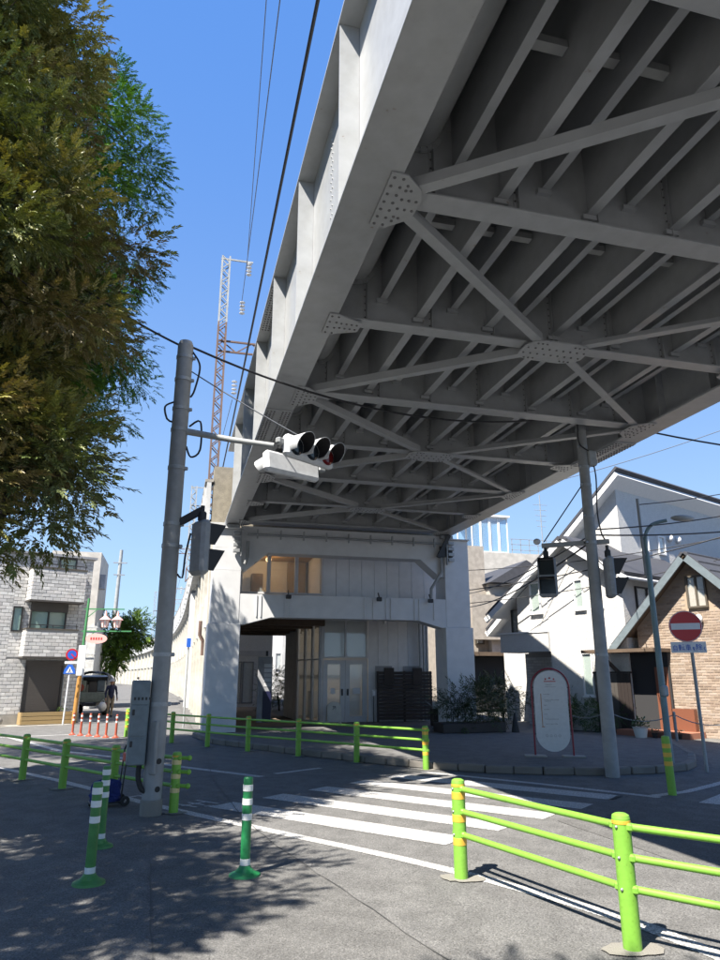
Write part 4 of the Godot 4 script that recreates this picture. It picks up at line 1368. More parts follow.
	for s in [3.1, 3.7]:
		var vh := MB.new()
		vh.ball(a - n * 0.2 + uf * s + UN.normalized() * 0.08 + Vector3.UP * 6.7, Vector3(0.11, 0.14, 0.11), 10, 6)
		part(vh, "vent_hood", M.white_trim, root)

# ---------------------------------------------------------------- brick house
func build_brick_house() -> void:
	var u := UN.normalized()
	var n := u.cross(Vector3.UP)
	var uf := UF.normalized()
	var c := Vector3(14.3, 0.0, -17.3)
	var root := thing("brick_house", "tan brick house with a steep dark gable and a small shuttered window", "house", c)
	var in_gable := func(x: float, y: float) -> bool:
		var s := x - 1.55
		return y < 5.0 - absf(s - 0.4) * 0.98 and not (s > 0.14 and s < 0.76 and y > 3.5 and y < 4.5)
	part(gable_panel(c, u, [Vector2(-1.55, 0), Vector2(-1.55, 3.08), Vector2(0.4, 5.0), Vector2(2.35, 3.08), Vector2(2.35, 0)], 0.2, -0.1), "gable_wall", M.mortar_tan, root)
	tiles(root, c + u * -1.55, u, 3.9, 5.0, 0.23, 0.075, 0.010, [Color(0.31, 0.24, 0.185), Color(0.34, 0.268, 0.21), Color(0.26, 0.197, 0.15), Color(0.355, 0.29, 0.235)], in_gable, 0.01, null, "brick_courses")
	part(wall_box(c - n * 0.2, uf, 0.0, 7.0, 0, 3.0, -3.9, -3.7), "rear_wall", M.mortar_tan, root)
	part(wall_box(c + u * 2.35 - n * 0.2, uf, 0.0, 7.0, 0, 3.05, -0.2, 0.0), "side_wall", M.mortar_tan, root)
	window_unit(root, c + u * 0.16 + Vector3.UP * 3.52 + n * 0.04, u, 0.58, 0.92, M.bronze_frame, M.glass, 2, 0.05, "window", M.curtain)
	# roof slabs with standing ribs, barge boards, gutter
	var rf := MB.new()
	roof_slab(rf, c, u, Vector2(-2.15, 2.54), Vector2(0.4, 5.06), -0.45, 7.2, 0.07)
	roof_slab(rf, c, u, Vector2(2.95, 2.54), Vector2(0.4, 5.06), -0.45, 7.2, 0.07)
	var roof := part(rf, "roof", M.roof_slate, root)
	for i in 9:
		var rb := MB.new()
		var t := 0.05 + i / 9.0
		var p0 := c + u * lerpf(0.4, 2.95, t) + Vector3.UP * (lerpf(5.06, 2.54, t) + 0.11)
		rb.bar(p0 + n * 0.44, p0 - n * 7.1, 0.03, 0.04)
		part(rb, "roof_course", M.roof_slate, roof)
	var bb := MB.new()
	roof_slab(bb, c, u, Vector2(-2.17, 2.30), Vector2(0.4, 4.84), -0.47, -0.41, 0.2)
	roof_slab(bb, c, u, Vector2(2.97, 2.30), Vector2(0.4, 4.84), -0.47, -0.41, 0.2)
	part(bb, "barge_board", M.cabinet, roof)
	var sf := MB.new()
	roof_slab(sf, c, u, Vector2(-2.1, 2.50), Vector2(0.4, 4.98), -0.4, 2.0, 0.05)
	roof_slab(sf, c, u, Vector2(2.9, 2.50), Vector2(0.4, 4.98), -0.4, 2.0, 0.05)
	part(sf, "soffit", M.brown_beam, roof)
	var gu := MB.new()
	gu.tube([c + u * -2.2 + n * 0.45 + Vector3.UP * 2.5, c + u * -2.2 - n * 5.0 + Vector3.UP * 2.5], 0.06, 8)
	part(gu, "gutter", M.dark_frame, roof)
	# higher rear roof
	var r2 := MB.new()
	roof_slab(r2, c - n * 3.0, u, Vector2(-1.5, 3.4), Vector2(2.2, 6.6), 0, 4, 0.1)
	part(r2, "rear_roof", M.roof_slate, root)
	part(gable_panel(c - n * 3.1, u, [Vector2(-1.2, 3.0), Vector2(-1.2, 3.55), Vector2(2.2, 6.45), Vector2(2.2, 3.0)], 0.1), "rear_gable", M.beige_pale, root)
	var vl := MB.new()
	vl.ball(c + u * 0.45 + n * 0.1 + Vector3.UP * 3.2, Vector3(0.1, 0.14, 0.1), 10, 6)
	part(vl, "vent_hood", M.white_trim, root)
	# porch: canopy, near-black slab painted as a shaded recess, door, step
	var po := part(wall_box(c, u, -2.95, -0.55, 2.32, 2.42, -0.1, 0.95), "porch_canopy", M.brown_beam, root)
	var pb := MB.new()
	pb.bar(c + u * -2.0 + n * 0.05 + Vector3.UP * 1.5, c + u * -2.4 + n * 0.8 + Vector3.UP * 2.3, 0.08, 0.1)
	part(pb, "canopy_brace", M.dark_wood, po)
	part(wall_box(c, u, -1.95, -0.62, 0.0, 2.32, 0.02, 0.1), "entrance_shade", M.dark_room, root)  # flat slab, the shade of the recess put into its colour
	part(wall_box(c, u, -1.05, -0.66, 0.15, 1.9, 0.1, 0.14), "door", M.red_wood, root)
	part(wall_box(c, u, -0.60, 0.02, 0.15, 0.75, 0.02, 0.2), "side_panel", M.red_wood, root)
	part(wall_box(c, u, -2.0, 0.2, 0.0, 0.16, 0.05, 0.9), "step", M.terracotta, root)
	# dark boarded yard wall between the two houses
	var yw := thing("yard_wall", "dark stained board wall with a gate between the white and brick houses", "wall", c + u * -3.0 + n * 0.4)
	for i in 11:
		part(wall_box(c, u, -2.95 + i * 0.11, -2.846 + i * 0.11, 0.0, 1.72, 0.30, 0.34), "board", M.shutter if i < 7 else M.dark_wood, yw)
	part(wall_box(c, u, -3.0, -1.70, 1.722, 1.78, 0.27, 0.37), "rail", M.dark_wood, yw)

# ---------------------------------------------------------------- buildings between pier and white house
func build_far_buildings() -> void:
	var b := thing("beige_tenement", "weathered beige building with sagging sheet walls between viaduct and white house", "building", Vector3(15, 0, -33))
	part(bx(Vector3(13.2, 0, -33), Vector3(15.4, 8.2, -38)), "wall", M.beige_wall, b)
	part(bx(Vector3(15.41, 0, -32.6), Vector3(19.0, 6.2, -38)), "wall", M.beige_pale, b)
	part(bx(Vector3(14.3, 3.4, -32.3), Vector3(16.6, 5.6, -32.58)), "bay_panel", M.beige_wall, b)
	part(bx(Vector3(13.0, 2.6, -31.6), Vector3(17.5, 2.78, -32.99)), "awning", M.brown_beam, b)
	part(bx(Vector3(13.3, 0.1, -32.2), Vector3(17.3, 2.58, -32.4)), "shop_recess_shade", M.dark_room, b)  # near-black slab painted as the shaded recess under the awning
	for i in 3:
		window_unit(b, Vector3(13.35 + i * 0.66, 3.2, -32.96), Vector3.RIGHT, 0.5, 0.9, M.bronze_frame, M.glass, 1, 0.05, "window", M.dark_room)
	var rf := MB.new()
	rf.plate(Vector3(0, 0, -35), Basis.IDENTITY, [Vector2(15.2, 6.2), Vector2(19.4, 6.2), Vector2(17.3, 7.4)], 6)
	part(rf, "roof", M.roof_slate, b)
	var dp := MB.new()
	dp.tube([Vector3(14.1, 0.2, -32.9), Vector3(14.1, 8.0, -32.9)], 0.05, 6)
	part(dp, "drain_pipe", M.galvanised, b)
	var t := thing("glass_stair_tower", "pale building topped by a glazed stair tower behind the viaduct", "building", Vector3(21, 0, -46))
	part(bx(Vector3(17.5, 0, -45), Vector3(27, 10.2, -50)), "wall", M.beige_pale, t)
	for i in 4:
		var x := 20.3 + i * 0.72
		window_unit(t, Vector3(x, 10.25, -45.4), Vector3.RIGHT, 0.70, 2.6, M.white_trim, M.glass_blue, 1, 0.07, "window")
		window_unit(t, Vector3(x, 10.25, -48), Vector3.RIGHT, 0.70, 2.6, M.white_trim, M.glass_blue, 1, 0.05, "window")
	part(bx(Vector3(20.2, 12.86, -45.2), Vector3(23.3, 13.0, -48.2)), "tower_roof", M.white_trim, t)
	var rl := MB.new()
	for y in [10.5, 10.9, 11.3]:
		rl.bar(Vector3(23.3, y, -45.3), Vector3(27, y, -45.3), 0.04, 0.04)
	for i in 6:
		rl.bar(Vector3(23.4 + i * 0.7, 10.2, -45.3), Vector3(23.4 + i * 0.7, 11.3, -45.3), 0.04, 0.04)
	part(rl, "roof_railing", M.galvanised, t)
	var an := thing("rooftop_aerial", "thin television aerial on the roof beside the white house", "aerial", Vector3(26.3, 10.2, -46))
	var am := MB.new()
	am.tube([Vector3(26.3, 10.2, -46), Vector3(26.3, 15.0, -46)], 0.035, 6)
	part(am, "mast", M.galvanised, an)
	for i in 5:
		var r := MB.new()
		r.tube([Vector3(25.7 + 0.06 * i, 14.2 - i * 0.42, -46), Vector3(26.9 - 0.06 * i, 14.2 - i * 0.42, -46)], 0.02, 5)
		part(r, "rod", M.galvanised, an)
	# hip-roofed neighbour seen above the beige walls
	var h := thing("tiled_roof_house", "house with a dark slate roof behind the white house gable", "house", Vector3(20.5, 0, -38.5))
	part(bx(Vector3(19.2, 0, -38.3), Vector3(26.5, 6.4, -43)), "wall", M.beige_pale, h)
	var hr := MB.new()
	hr.plate(Vector3(0, 0, -40.6), Basis.IDENTITY, [Vector2(18.8, 6.41), Vector2(26.9, 6.41), Vector2(22.6, 8.8)], 5.4)
	part(hr, "roof", M.roof_slate, h)
	# row of neighbours to the right of the brick house, out of the picture's edge
	var nb := thing("plain_house", "plain pale house further along the side street", "house", Vector3(23, 0, -17))
	part(bx(Vector3(21.5, 0, -20), Vector3(29, 5.8, -12)), "wall", M.beige_pale, nb)
	var nr := MB.new()
	nr.plate(Vector3(25.2, 0, -16), Basis.IDENTITY, [Vector2(-4.2, 5.81), Vector2(4.2, 5.81), Vector2(0, 7.6)], 8.6)
	part(nr, "roof", M.roof_slate, nb)

# ---------------------------------------------------------------- trees and plants
# one twig with pointed leaves, growing along +z
func sprig(length: float, leaves: int, ll: float, lw: float, droop: float, sd: int) -> ArrayMesh:
	var r := RandomNumberGenerator.new()
	r.seed = sd
	var b := MB.new()
	for i in leaves:
		var t := (i + 0.6) / leaves
		var p := Vector3(0, -droop * t * t * length, t * length)
		var side := 1.0 if i % 2 == 0 else -1.0
		var out := (1.15 - t) * r.randf_range(0.7, 1.2)
		if i == leaves - 1: out = 0.1
		var d := Vector3(side * out, r.randf_range(-0.35, 0.25) - droop * 0.5, 0.75).normalized()
		var up := Vector3(r.randf_range(-0.35, 0.35), 1, r.randf_range(-0.3, 0.3)).normalized()
		var x := d.cross(up).normalized()
		var n := x.cross(d)
		var l := ll * r.randf_range(0.75, 1.2)
		var w := lw * r.randf_range(0.8, 1.15)
		var m := p + d * l * 0.45 - n * w * 0.22
		var tip := p + d * l - n * l * 0.12
		var a := p + d * l * 0.42 + x * w * 0.5
		var c := p + d * l * 0.42 - x * w * 0.5
		b.tri(p, m, a); b.tri(p, c, m); b.tri(m, tip, a); b.tri(m, c, tip)
	return b.mesh()

func crown(root: Node3D, called: String, lobes: Array, per_m3: float, each: int, spread: float, mesh: Mesh, m: Material, palette: Array, hang: float, sd: int, loose := 0.9) -> Array:
	var r := RandomNumberGenerator.new()
	r.seed = sd
	var centres := []
	var xf := []
	var cols := []
	for lb in lobes:
		var c: Vector3 = lb[0]
		var s: Vector3 = lb[1]
		var k := int(4.19 * s.x * s.y * s.z * per_m3 * (lb[2] if lb.size() > 2 else 1.0))
		for i in k:
			var d := Vector3(r.randfn(), r.randfn(), r.randfn()).normalized()
			var rad := pow(r.randf(), 0.34)
			var p: Vector3 = c + d * s * rad * r.randf_range(0.92, 1.0)
			centres.append(p)
			var tone: Color = palette[r.randi() % palette.size()]
			var cs := spread * r.randf_range(0.65, 1.25)
			var outw := (d + Vector3(0, 0.15, 0)).normalized()
			for j in each:
				var e := Vector3(r.randfn(), r.randfn() * 0.7, r.randfn()).normalized() * pow(r.randf(), 0.5) * 0.72
				var q := p + e * cs
				var z := (outw * 0.8 + e.normalized() * loose + Vector3(0, -hang, 0) + Vector3(r.randfn(), r.randfn(), r.randfn()) * 0.25).normalized()
				var x := Vector3.UP.cross(z)
				if x.length() < 0.1: x = Vector3.RIGHT
				x = x.normalized().rotated(z, r.randf_range(-0.7, 0.7))
				var sc := r.randf_range(0.7, 1.25)
				xf.append(Transform3D(Basis(x, z.cross(x), z) * sc, q - root.position))
				var t := r.randf_range(0.7, 1.25)
				cols.append(Color(tone.r * t, tone.g * t * r.randf_range(0.93, 1.05), tone.b * t))
	var mm := MultiMesh.new()
	mm.transform_format = MultiMesh.TRANSFORM_3D
	mm.use_colors = true
	mm.mesh = mesh
	mm.instance_count = xf.size()
	for i in xf.size():
		mm.set_instance_transform(i, xf[i])
		mm.set_instance_color(i, cols[i])
	var o := MultiMeshInstance3D.new()
	o.name = called
	o.multimesh = mm
	o.material_override = m
	root.add_child(o, true)
	o.set_meta("kind", "stuff")
	return centres

func limbs(root: Node3D, base: Vector3, top: Vector3, r0: float, lobes: Array, centres: Array, sd: int) -> void:
	var r := RandomNumberGenerator.new()
	r.seed = sd
	var t := MB.new()
	var pts := []
	var rr := []
	for i in 7:
		var k := i / 6.0
		pts.append(base.lerp(top, k) + Vector3(sin(k * 5.0) * 0.08, 0, cos(k * 4.0) * 0.07))
		rr.append(lerpf(r0, r0 * 0.55, k) * (1.35 if i == 0 else 1.0))
	t.tube(pts, rr, 12)
	part(t, "trunk", M.bark, root)
	var ends := []
	for lb in lobes:
		for j in 4:
			var l := MB.new()
			var from: Vector3 = pts[3 + j % 4]
			var d := Vector3(r.randfn(), r.randfn() * 0.5 + 0.2, r.randfn()).normalized()
			var to: Vector3 = lb[0] + d * lb[1] * 0.62
			var mid := from.lerp(to, 0.5) + Vector3(0, 0.5, 0)
			var path := []
			var wd := []
			for i in 7:
				var k := i / 6.0
				path.append(from.lerp(mid, k).lerp(mid.lerp(to, k), k))
				wd.append(lerpf(r0 * 0.45, 0.02, k))
			l.tube(path, wd, 8)
			part(l, "limb", M.bark, root)
			ends.append_array(path.slice(2))
	var tw := MB.new()
	for c in centres:
		var best: Vector3 = ends[0]
		for e in ends:
			if e.distance_squared_to(c) < best.distance_squared_to(c): best = e
		if best.distance_to(c) > 2.6: continue
		var m: Vector3 = best.lerp(c, 0.5) + Vector3(0, 0.12, 0)
		tw.tube([best, m, c], [0.022, 0.014, 0.005], 4, false)
	var o := part(tw, "twigs", M.bark, root)
	o.set_meta("kind", "stuff")

func tuft(parent: Node3D, at: Vector3, size: float, count: int, tone: Color, sd: int, m := "leaf", leaf := 0.1) -> void:
	var r := RandomNumberGenerator.new()
	r.seed = sd
	var b := MB.new()
	b.colored = true
	for i in count:
		var d := Vector3(r.randfn(), absf(r.randfn()) * 0.9 + 0.2, r.randfn()).normalized()
		var p := at + d * size * r.randf_range(0.2, 1.0)
		var l := leaf * r.randf_range(0.7, 1.4)
		var e := (d + Vector3(r.randfn(), r.randfn() * 0.5, r.randfn()) * 0.6).normalized()
		var x := e.cross(Vector3.UP + Vector3(r.randfn(), 0, r.randfn()) * 0.4).normalized() * l * 0.22
		var k := r.randf_range(0.6, 1.4)
		b.col = Color(tone.r * k, tone.g * k, tone.b * k)
		b.tri(p, p + e * l * 0.5 + x, p + e * l * 0.5 - x)
		b.tri(p + e * l * 0.5 + x, p + e * l, p + e * l * 0.5 - x)
	var q := part(b, "foliage", M[m], parent)
	q.set_meta("kind", "stuff")

func build_trees() -> void:
	var evergreen := sprig(0.13, 9, 0.066, 0.029, 0.1, 4)
	var fine := sprig(0.18, 11, 0.06, 0.028, 0.3, 8)
	var olive := [Color(0.250, 0.242, 0.064), Color(0.210, 0.212, 0.058), Color(0.165, 0.185, 0.05), Color(0.115, 0.145, 0.042), Color(0.095, 0.125, 0.038), Color(0.20, 0.195, 0.055), Color(0.19, 0.160, 0.06)]
	var green := [Color(0.085, 0.17, 0.022), Color(0.11, 0.20, 0.025), Color(0.065, 0.135, 0.02)]
	# large evergreen whose crown hangs into the picture
	var a := thing("evergreen_oak", "large evergreen tree with glossy olive and bronze leaves hanging over the kerbside", "tree", Vector3(-4.5, 0, -7.2))
	var la := [[Vector3(-3.60, 6.9, -8.8), Vector3(2.85, 2.6, 2.6)], [Vector3(-4.0, 9.9, -9.2), Vector3(2.6, 2.5, 2.2)], [Vector3(-3.15, 4.0, -8.5), Vector3(2.2, 1.55, 1.9), 2.0], [Vector3(-4.7, 5.6, -3.9), Vector3(2.45, 2.0, 2.1), 0.9], [Vector3(-6.2, 6.8, -9.6), Vector3(2.3, 2.2, 2.4), 0.6]]
	var ca := crown(a, "crown", la, 3.2, 110, 0.70, evergreen, M.leaf, olive, 0.05, 31, 1.9)
	limbs(a, Vector3(-4.5, 0, -7.2), Vector3(-4.2, 5.2, -7.6), 0.30, la, ca, 41)
	# lighter tree behind it
	var z := thing("zelkova_tree", "bright green fine-leaved tree rising behind the olive evergreen", "tree", Vector3(-3.6, 0, -14.2))
	var lz := [[Vector3(-2.95, 9.0, -13.6), Vector3(2.2, 2.2, 2.1)], [Vector3(-3.35, 12.2, -13.6), Vector3(2.4, 2.4, 2.2)], [Vector3(-3.3, 9.0, -17.0), Vector3(2.3, 2.1, 2.0), 1.1], [Vector3(-6.0, 8.5, -15.2), Vector3(2.7, 2.4, 2.4), 0.6], [Vector3(-3.4, 7.4, -11.6), Vector3(2.0, 1.6, 1.5), 0.6], [Vector3(-3.6, 7.2, -14.2), Vector3(2.2, 1.6, 2.0)]]
	var cz := crown(z, "crown", lz, 2.2, 90, 0.75, fine, M.leaf_soft, green, 0.15, 33, 1.4)
	limbs(z, Vector3(-3.6, 0, -14.2), Vector3(-3.4, 6.0, -14.0), 0.2, lz, cz, 43)
	# tree behind the photographer, which shades the foreground
	var k := thing("roadside_tree", "roadside evergreen standing behind the viewpoint beside the pavement", "tree", Vector3(-2.6, 0, 1.4))
	var lk := [[Vector3(-2.3, 6.5, 0.45), Vector3(2.7, 1.8, 1.6)]]
	var ck := crown(k, "crown", lk, 2.2, 75, 0.75, evergreen, M.leaf, olive, 0.12, 35)
	limbs(k, Vector3(-2.6, 0, 1.4), Vector3(-2.4, 4.8, 0.9), 0.2, lk, ck, 45)
	# small street tree in front of the viaduct far down the street
	var s := thing("street_tree", "small round green tree beside the white viaduct down the street", "tree", Vector3(-3.4, 0, -46))
	var ls := [[Vector3(-3.3, 3.9, -46), Vector3(1.5, 1.2, 1.4)], [Vector3(-2.2, 4.4, -46.4), Vector3(1.5, 1.0, 1.2)], [Vector3(-3.6, 2.9, -45.6), Vector3(1.1, 0.9, 1.0)]]
	var cs := crown(s, "crown", ls, 3.0, 30, 0.7, sprig(0.4, 10, 0.16, 0.06, 0.2, 12), M.leaf_soft, [Color(0.13, 0.20, 0.03), Color(0.09, 0.15, 0.025), Color(0.06, 0.10, 0.02)], 0.1, 37)
	limbs(s, Vector3(-3.4, 0, -46), Vector3(-3.2, 2.6, -46), 0.12, ls, cs, 47)

# shrubs, pots, chain posts on the corner
func build_garden() -> void:
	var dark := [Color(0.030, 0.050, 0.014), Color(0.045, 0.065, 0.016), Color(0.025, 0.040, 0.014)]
	var sm := sprig(0.32, 10, 0.10, 0.03, 0.1, 14)
	var g := thing("shrub_bed", "dense dark shrubs planted at the foot of the right pier column", "shrub", Vector3(8.4, 0.12, -19.4))
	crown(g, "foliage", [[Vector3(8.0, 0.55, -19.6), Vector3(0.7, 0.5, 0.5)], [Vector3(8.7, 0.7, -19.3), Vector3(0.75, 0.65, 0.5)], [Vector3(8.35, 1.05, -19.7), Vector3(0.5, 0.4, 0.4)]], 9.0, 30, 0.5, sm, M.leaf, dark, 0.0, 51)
	var st := MB.new()
	for i in 12:
		var p := Vector3(7.7 + i * 0.11, 0.12, -19.5 + 0.2 * sin(i * 2.0))
		st.tube([p, p + Vector3(0.1 * sin(i * 3.0), 0.5, 0.05), p + Vector3(0.25 * sin(i * 3.0), 0.95, 0.1)], [0.014, 0.01, 0.005], 5)
	part(st, "stems", M.bark, g)
	var pl := MB.new()
	pl.cbox(Vector3(8.35, 0.25, -19.4), Vector3(1.9, 0.26, 0.8), 0.02)
	part(pl, "planter", M.dark_wood, g)
	var g2 := thing("conifer_shrub", "low spreading dark conifer beside the traffic cone on the corner", "shrub", Vector3(10.0, 0.0, -20.6))
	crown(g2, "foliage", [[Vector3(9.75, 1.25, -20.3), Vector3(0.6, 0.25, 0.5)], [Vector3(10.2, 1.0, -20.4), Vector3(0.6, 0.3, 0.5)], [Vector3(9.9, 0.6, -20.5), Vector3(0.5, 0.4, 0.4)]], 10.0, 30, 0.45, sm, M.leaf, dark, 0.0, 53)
	var t2 := MB.new()
	t2.tube([Vector3(10.0, 0.0, -20.6), Vector3(9.95, 0.9, -20.5), Vector3(9.9, 1.2, -20.4)], [0.05, 0.035, 0.02], 8)
	part(t2, "trunk", M.bark, g2)
	var g3 := thing("arcade_shrub", "green bush growing in the passage beneath the viaduct", "shrub", Vector3(5.0, 0.12, -33.5))
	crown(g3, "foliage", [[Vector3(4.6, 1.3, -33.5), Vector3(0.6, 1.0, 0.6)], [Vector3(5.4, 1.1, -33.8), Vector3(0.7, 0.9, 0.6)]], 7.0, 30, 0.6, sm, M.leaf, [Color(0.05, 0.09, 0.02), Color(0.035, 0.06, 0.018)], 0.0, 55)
	var t3 := MB.new()
	t3.tube([Vector3(5.0, 0.12, -33.5), Vector3(4.9, 0.9, -33.5)], [0.05, 0.03], 8)
	part(t3, "trunk", M.bark, g3)
	# hedge before the white house
	var h := thing("hedge", "clipped dark green hedge along the white house front", "hedge", Vector3(12.6, 0.0, -20.2))
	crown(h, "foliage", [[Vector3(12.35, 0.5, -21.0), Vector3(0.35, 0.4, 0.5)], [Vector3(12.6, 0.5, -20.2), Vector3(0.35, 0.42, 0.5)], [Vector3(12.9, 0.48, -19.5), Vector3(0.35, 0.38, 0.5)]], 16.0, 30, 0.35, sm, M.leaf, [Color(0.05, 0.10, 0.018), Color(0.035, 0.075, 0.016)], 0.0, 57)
	# posts with a sagging chain
	var cf := thing("chain_fence", "low grey posts joined by a sagging chain before the hedge", "chain fence", Vector3(12.0, 0.0, -19.8))
	var posts := [Vector3(11.1, 0.0, -21.9), Vector3(11.75, 0.0, -20.3), Vector3(12.4, 0.0, -18.7), Vector3(13.0, 0.0, -16.6), Vector3(13.7, 0.0, -14.9)]
	for i in posts.size():
		var b := MB.new()
		b.lathe(posts[i], [[0.0, 0], [0.035, 0], [0.035, 0.72], [0.0, 0.75]], 10)
		part(b, "post", M.pole_grey, cf)
		if i:
			var c := MB.new()
			var pts := []
			for k in 9:
				var t := k / 8.0
				pts.append(posts[i - 1].lerp(posts[i], t) + Vector3(0, 0.66 - 0.22 * (1 - pow(2 * t - 1, 2)), 0))
			c.tube(pts, 0.013, 5)
			part(c, "chain", M.galvanised, cf)
	# traffic cone
	var co := thing("traffic_cone", "dark weathered traffic cone standing beside the shrubs", "cone", Vector3(9.55, 0.0, -18.95))
	var cb := MB.new()
	cb.lathe(Vector3(9.55, 0.03, -18.95), [[0.13, 0], [0.025, 0.60], [0.0, 0.61]], 14)
	part(cb, "cone", M.rubber, co)
	var cs := MB.new()
	cs.cbox(Vector3(9.55, 0.015, -18.95), Vector3(0.34, 0.03, 0.34), 0.008)
	part(cs, "base", M.rubber, co)
	# potted plant by the dark yard wall
	var pp := thing("potted_plant", "leafy plant in a white pot before the dark yard wall", "potted plant", Vector3(12.75, 0.0, -17.75))
	var pb := MB.new()
	pb.lathe(Vector3(12.75, 0.0, -17.75), [[0, 0], [0.15, 0], [0.2, 0.26], [0.22, 0.28], [0.19, 0.28], [0.0, 0.25]], 14)
	part(pb, "pot", M.pot_white, pp)
	tuft(pp, Vector3(12.75, 0.26, -17.75), 0.3, 90, Color(0.05, 0.09, 0.03), 61)
	for i in 3:
		var q := Vector3(13.05 + i * 0.2, 0.0, -17.55 + i * 0.25)
		var sp := thing("small_pot", "small dark flower pot in the row beside the white pot", "pot", q, 0, "small pots by the yard wall")
		var sb := MB.new()
		sb.lathe(q, [[0, 0], [0.07, 0], [0.09, 0.14], [0.0, 0.13]], 10)
		part(sb, "pot", M.terracotta if i == 1 else M.dark_wood, sp)
		tuft(sp, q + Vector3(0, 0.13, 0), 0.12, 24, Color(0.06, 0.09, 0.03), 63 + i, "leaf", 0.06)

# ---------------------------------------------------------------- guard fences
func fence_post(parent: Node3D, p: Vector3, h: float, r: float, m: Material, bands: Array, band_mat: Material, heights: Array, dir: Vector3) -> Node3D:
	var b := MB.new()
	b.lathe(p, [[r, -0.02], [r, h - 0.035], [r * 1.0, h - 0.03], [r * 0.93, h - 0.012], [r * 0.6, h - 0.001], [0, h]], 20)
	var o := part(b, "post", m, parent)
	var cap := MB.new()
	cap.lathe(p, [[r + 0.0015, h - 0.062], [r + 0.0022, h - 0.06], [r + 0.0022, h - 0.042], [r + 0.0015, h - 0.04]], 20)
	part(cap, "cap_band", M.reflector_yellow, o)
	for y in bands:
		var s := MB.new()
		s.lathe(p, [[r, y - 0.028], [r + 0.002, y - 0.026], [r + 0.002, y + 0.026], [r, y + 0.028]], 20)
		part(s, "reflective_band", band_mat, o)
	for y in heights:
		for sg in [-1.0, 1.0]:
			var k := MB.new()
			var c: Vector3 = p + dir * (r * sg) + Vector3.UP * y
			k.cbox(c, Vector3(0.05, 0.05, 0.05), 0.012, Basis(dir, Vector3.UP, dir.cross(Vector3.UP)))
			part(k, "clamp", m, o)
			var bo := MB.new()
			bo.ball(p + dir.cross(Vector3.UP) * (r + 0.001) * sg + Vector3.UP * y, Vector3(0.011, 0.011, 0.011), 8, 4)
			part(bo, "bolt", M.bolt, o)
	return o

func fence(label: String, pts: Array, h: float, m: Material, band_ends: Array, band_mat: Material, stub := 0.0, base_y := 0.0, pads := true) -> void:
	var at: Vector2 = pts[0]
	var root := thing("guard_fence", label, "fence", Vector3(at.x, base_y, at.y), 0, "green guard fences")
	var ys := [h * 0.90, h * 0.67, h * 0.44]
	var r := 0.057
	for i in pts.size():
		var p := Vector3(pts[i].x, base_y, pts[i].y)
		var a: Vector2 = pts[maxi(i - 1, 0)]
		var c: Vector2 = pts[mini(i + 1, pts.size() - 1)]
		var d2 := (c - a).normalized()
		var d := Vector3(d2.x, 0, d2.y)
		fence_post(root, p, h, r, m, [h * 0.83, h * 0.60, h * 0.37] if i in band_ends else [], band_mat, ys, d)
		if pads:
			var pd := MB.new()
			var ol := []
			for k in 22:
				var t := TAU * k / 22
				var wob := 1.0 + 0.18 * sin(t * 2.0 + i) + rng.randf_range(-0.13, 0.13)
				ol.append(Vector2(p.x + cos(t) * 0.17 * wob, p.z + sin(t) * 0.13 * wob))
			flat_poly(pd, ol, base_y + 0.009)
			part(pd, "footing", M.footing, root)
		if i + 1 < pts.size():
			var q := Vector3(pts[i + 1].x, base_y, pts[i + 1].y)
			var dd := (q - p).normalized()
			for y in ys:
				var t := MB.new()
				t.tube([p + dd * (r - 0.01) + Vector3.UP * y, q - dd * (r - 0.01) + Vector3.UP * y], 0.0235, 12)
				part(t, "rail", m, root)
	if stub > 0:
		var e := Vector3(pts[-1].x, base_y, pts[-1].y)
		var f := Vector3(pts[-2].x, base_y, pts[-2].y)
		var dd := (e - f).normalized()
		dd = (dd + Vector3(0.5, 0, -0.35)).normalized()
		for y in ys:
			var t := MB.new()
			t.tube([e + dd * r * 0.8 + Vector3.UP * y, e + dd * (r + stub) + Vector3.UP * y], 0.0235, 10)
			t.ball(e + dd * (r + stub + 0.01) + Vector3.UP * y, Vector3(0.034, 0.034, 0.034), 10, 6)
			part(t, "rail_stub", m, root)

func delineator(called: String, label: String, p: Vector3, h: float, r: float, body: Material, base: Material, bands: Array, group: String) -> void:
	var root := thing(called, label, "post", p, 0, group)
	var b := MB.new()
	b.lathe(Vector3.ZERO, [[r * 1.05, 0.04], [r, h - 0.012], [r * 0.8, h - 0.002], [0, h]], 18)
	lpart(b, "post", body, root)
	var d := MB.new()
	d.lathe(Vector3.ZERO, [[r * 3.3, 0.0], [r * 3.2, 0.018], [r * 2.0, 0.038], [r * 1.35, 0.065], [r * 1.2, 0.08], [r * 0.9, 0.08]], 20)
	lpart(d, "base", base, root)
	for y in bands:
		var s := MB.new()
		s.lathe(Vector3.ZERO, [[r * 1.02, y - 0.026], [r * 1.05 + 0.001, y - 0.024], [r * 1.05 + 0.001, y + 0.024], [r * 1.02, y + 0.026]], 18)
		lpart(s, "reflective_band", M.reflector_white, root)

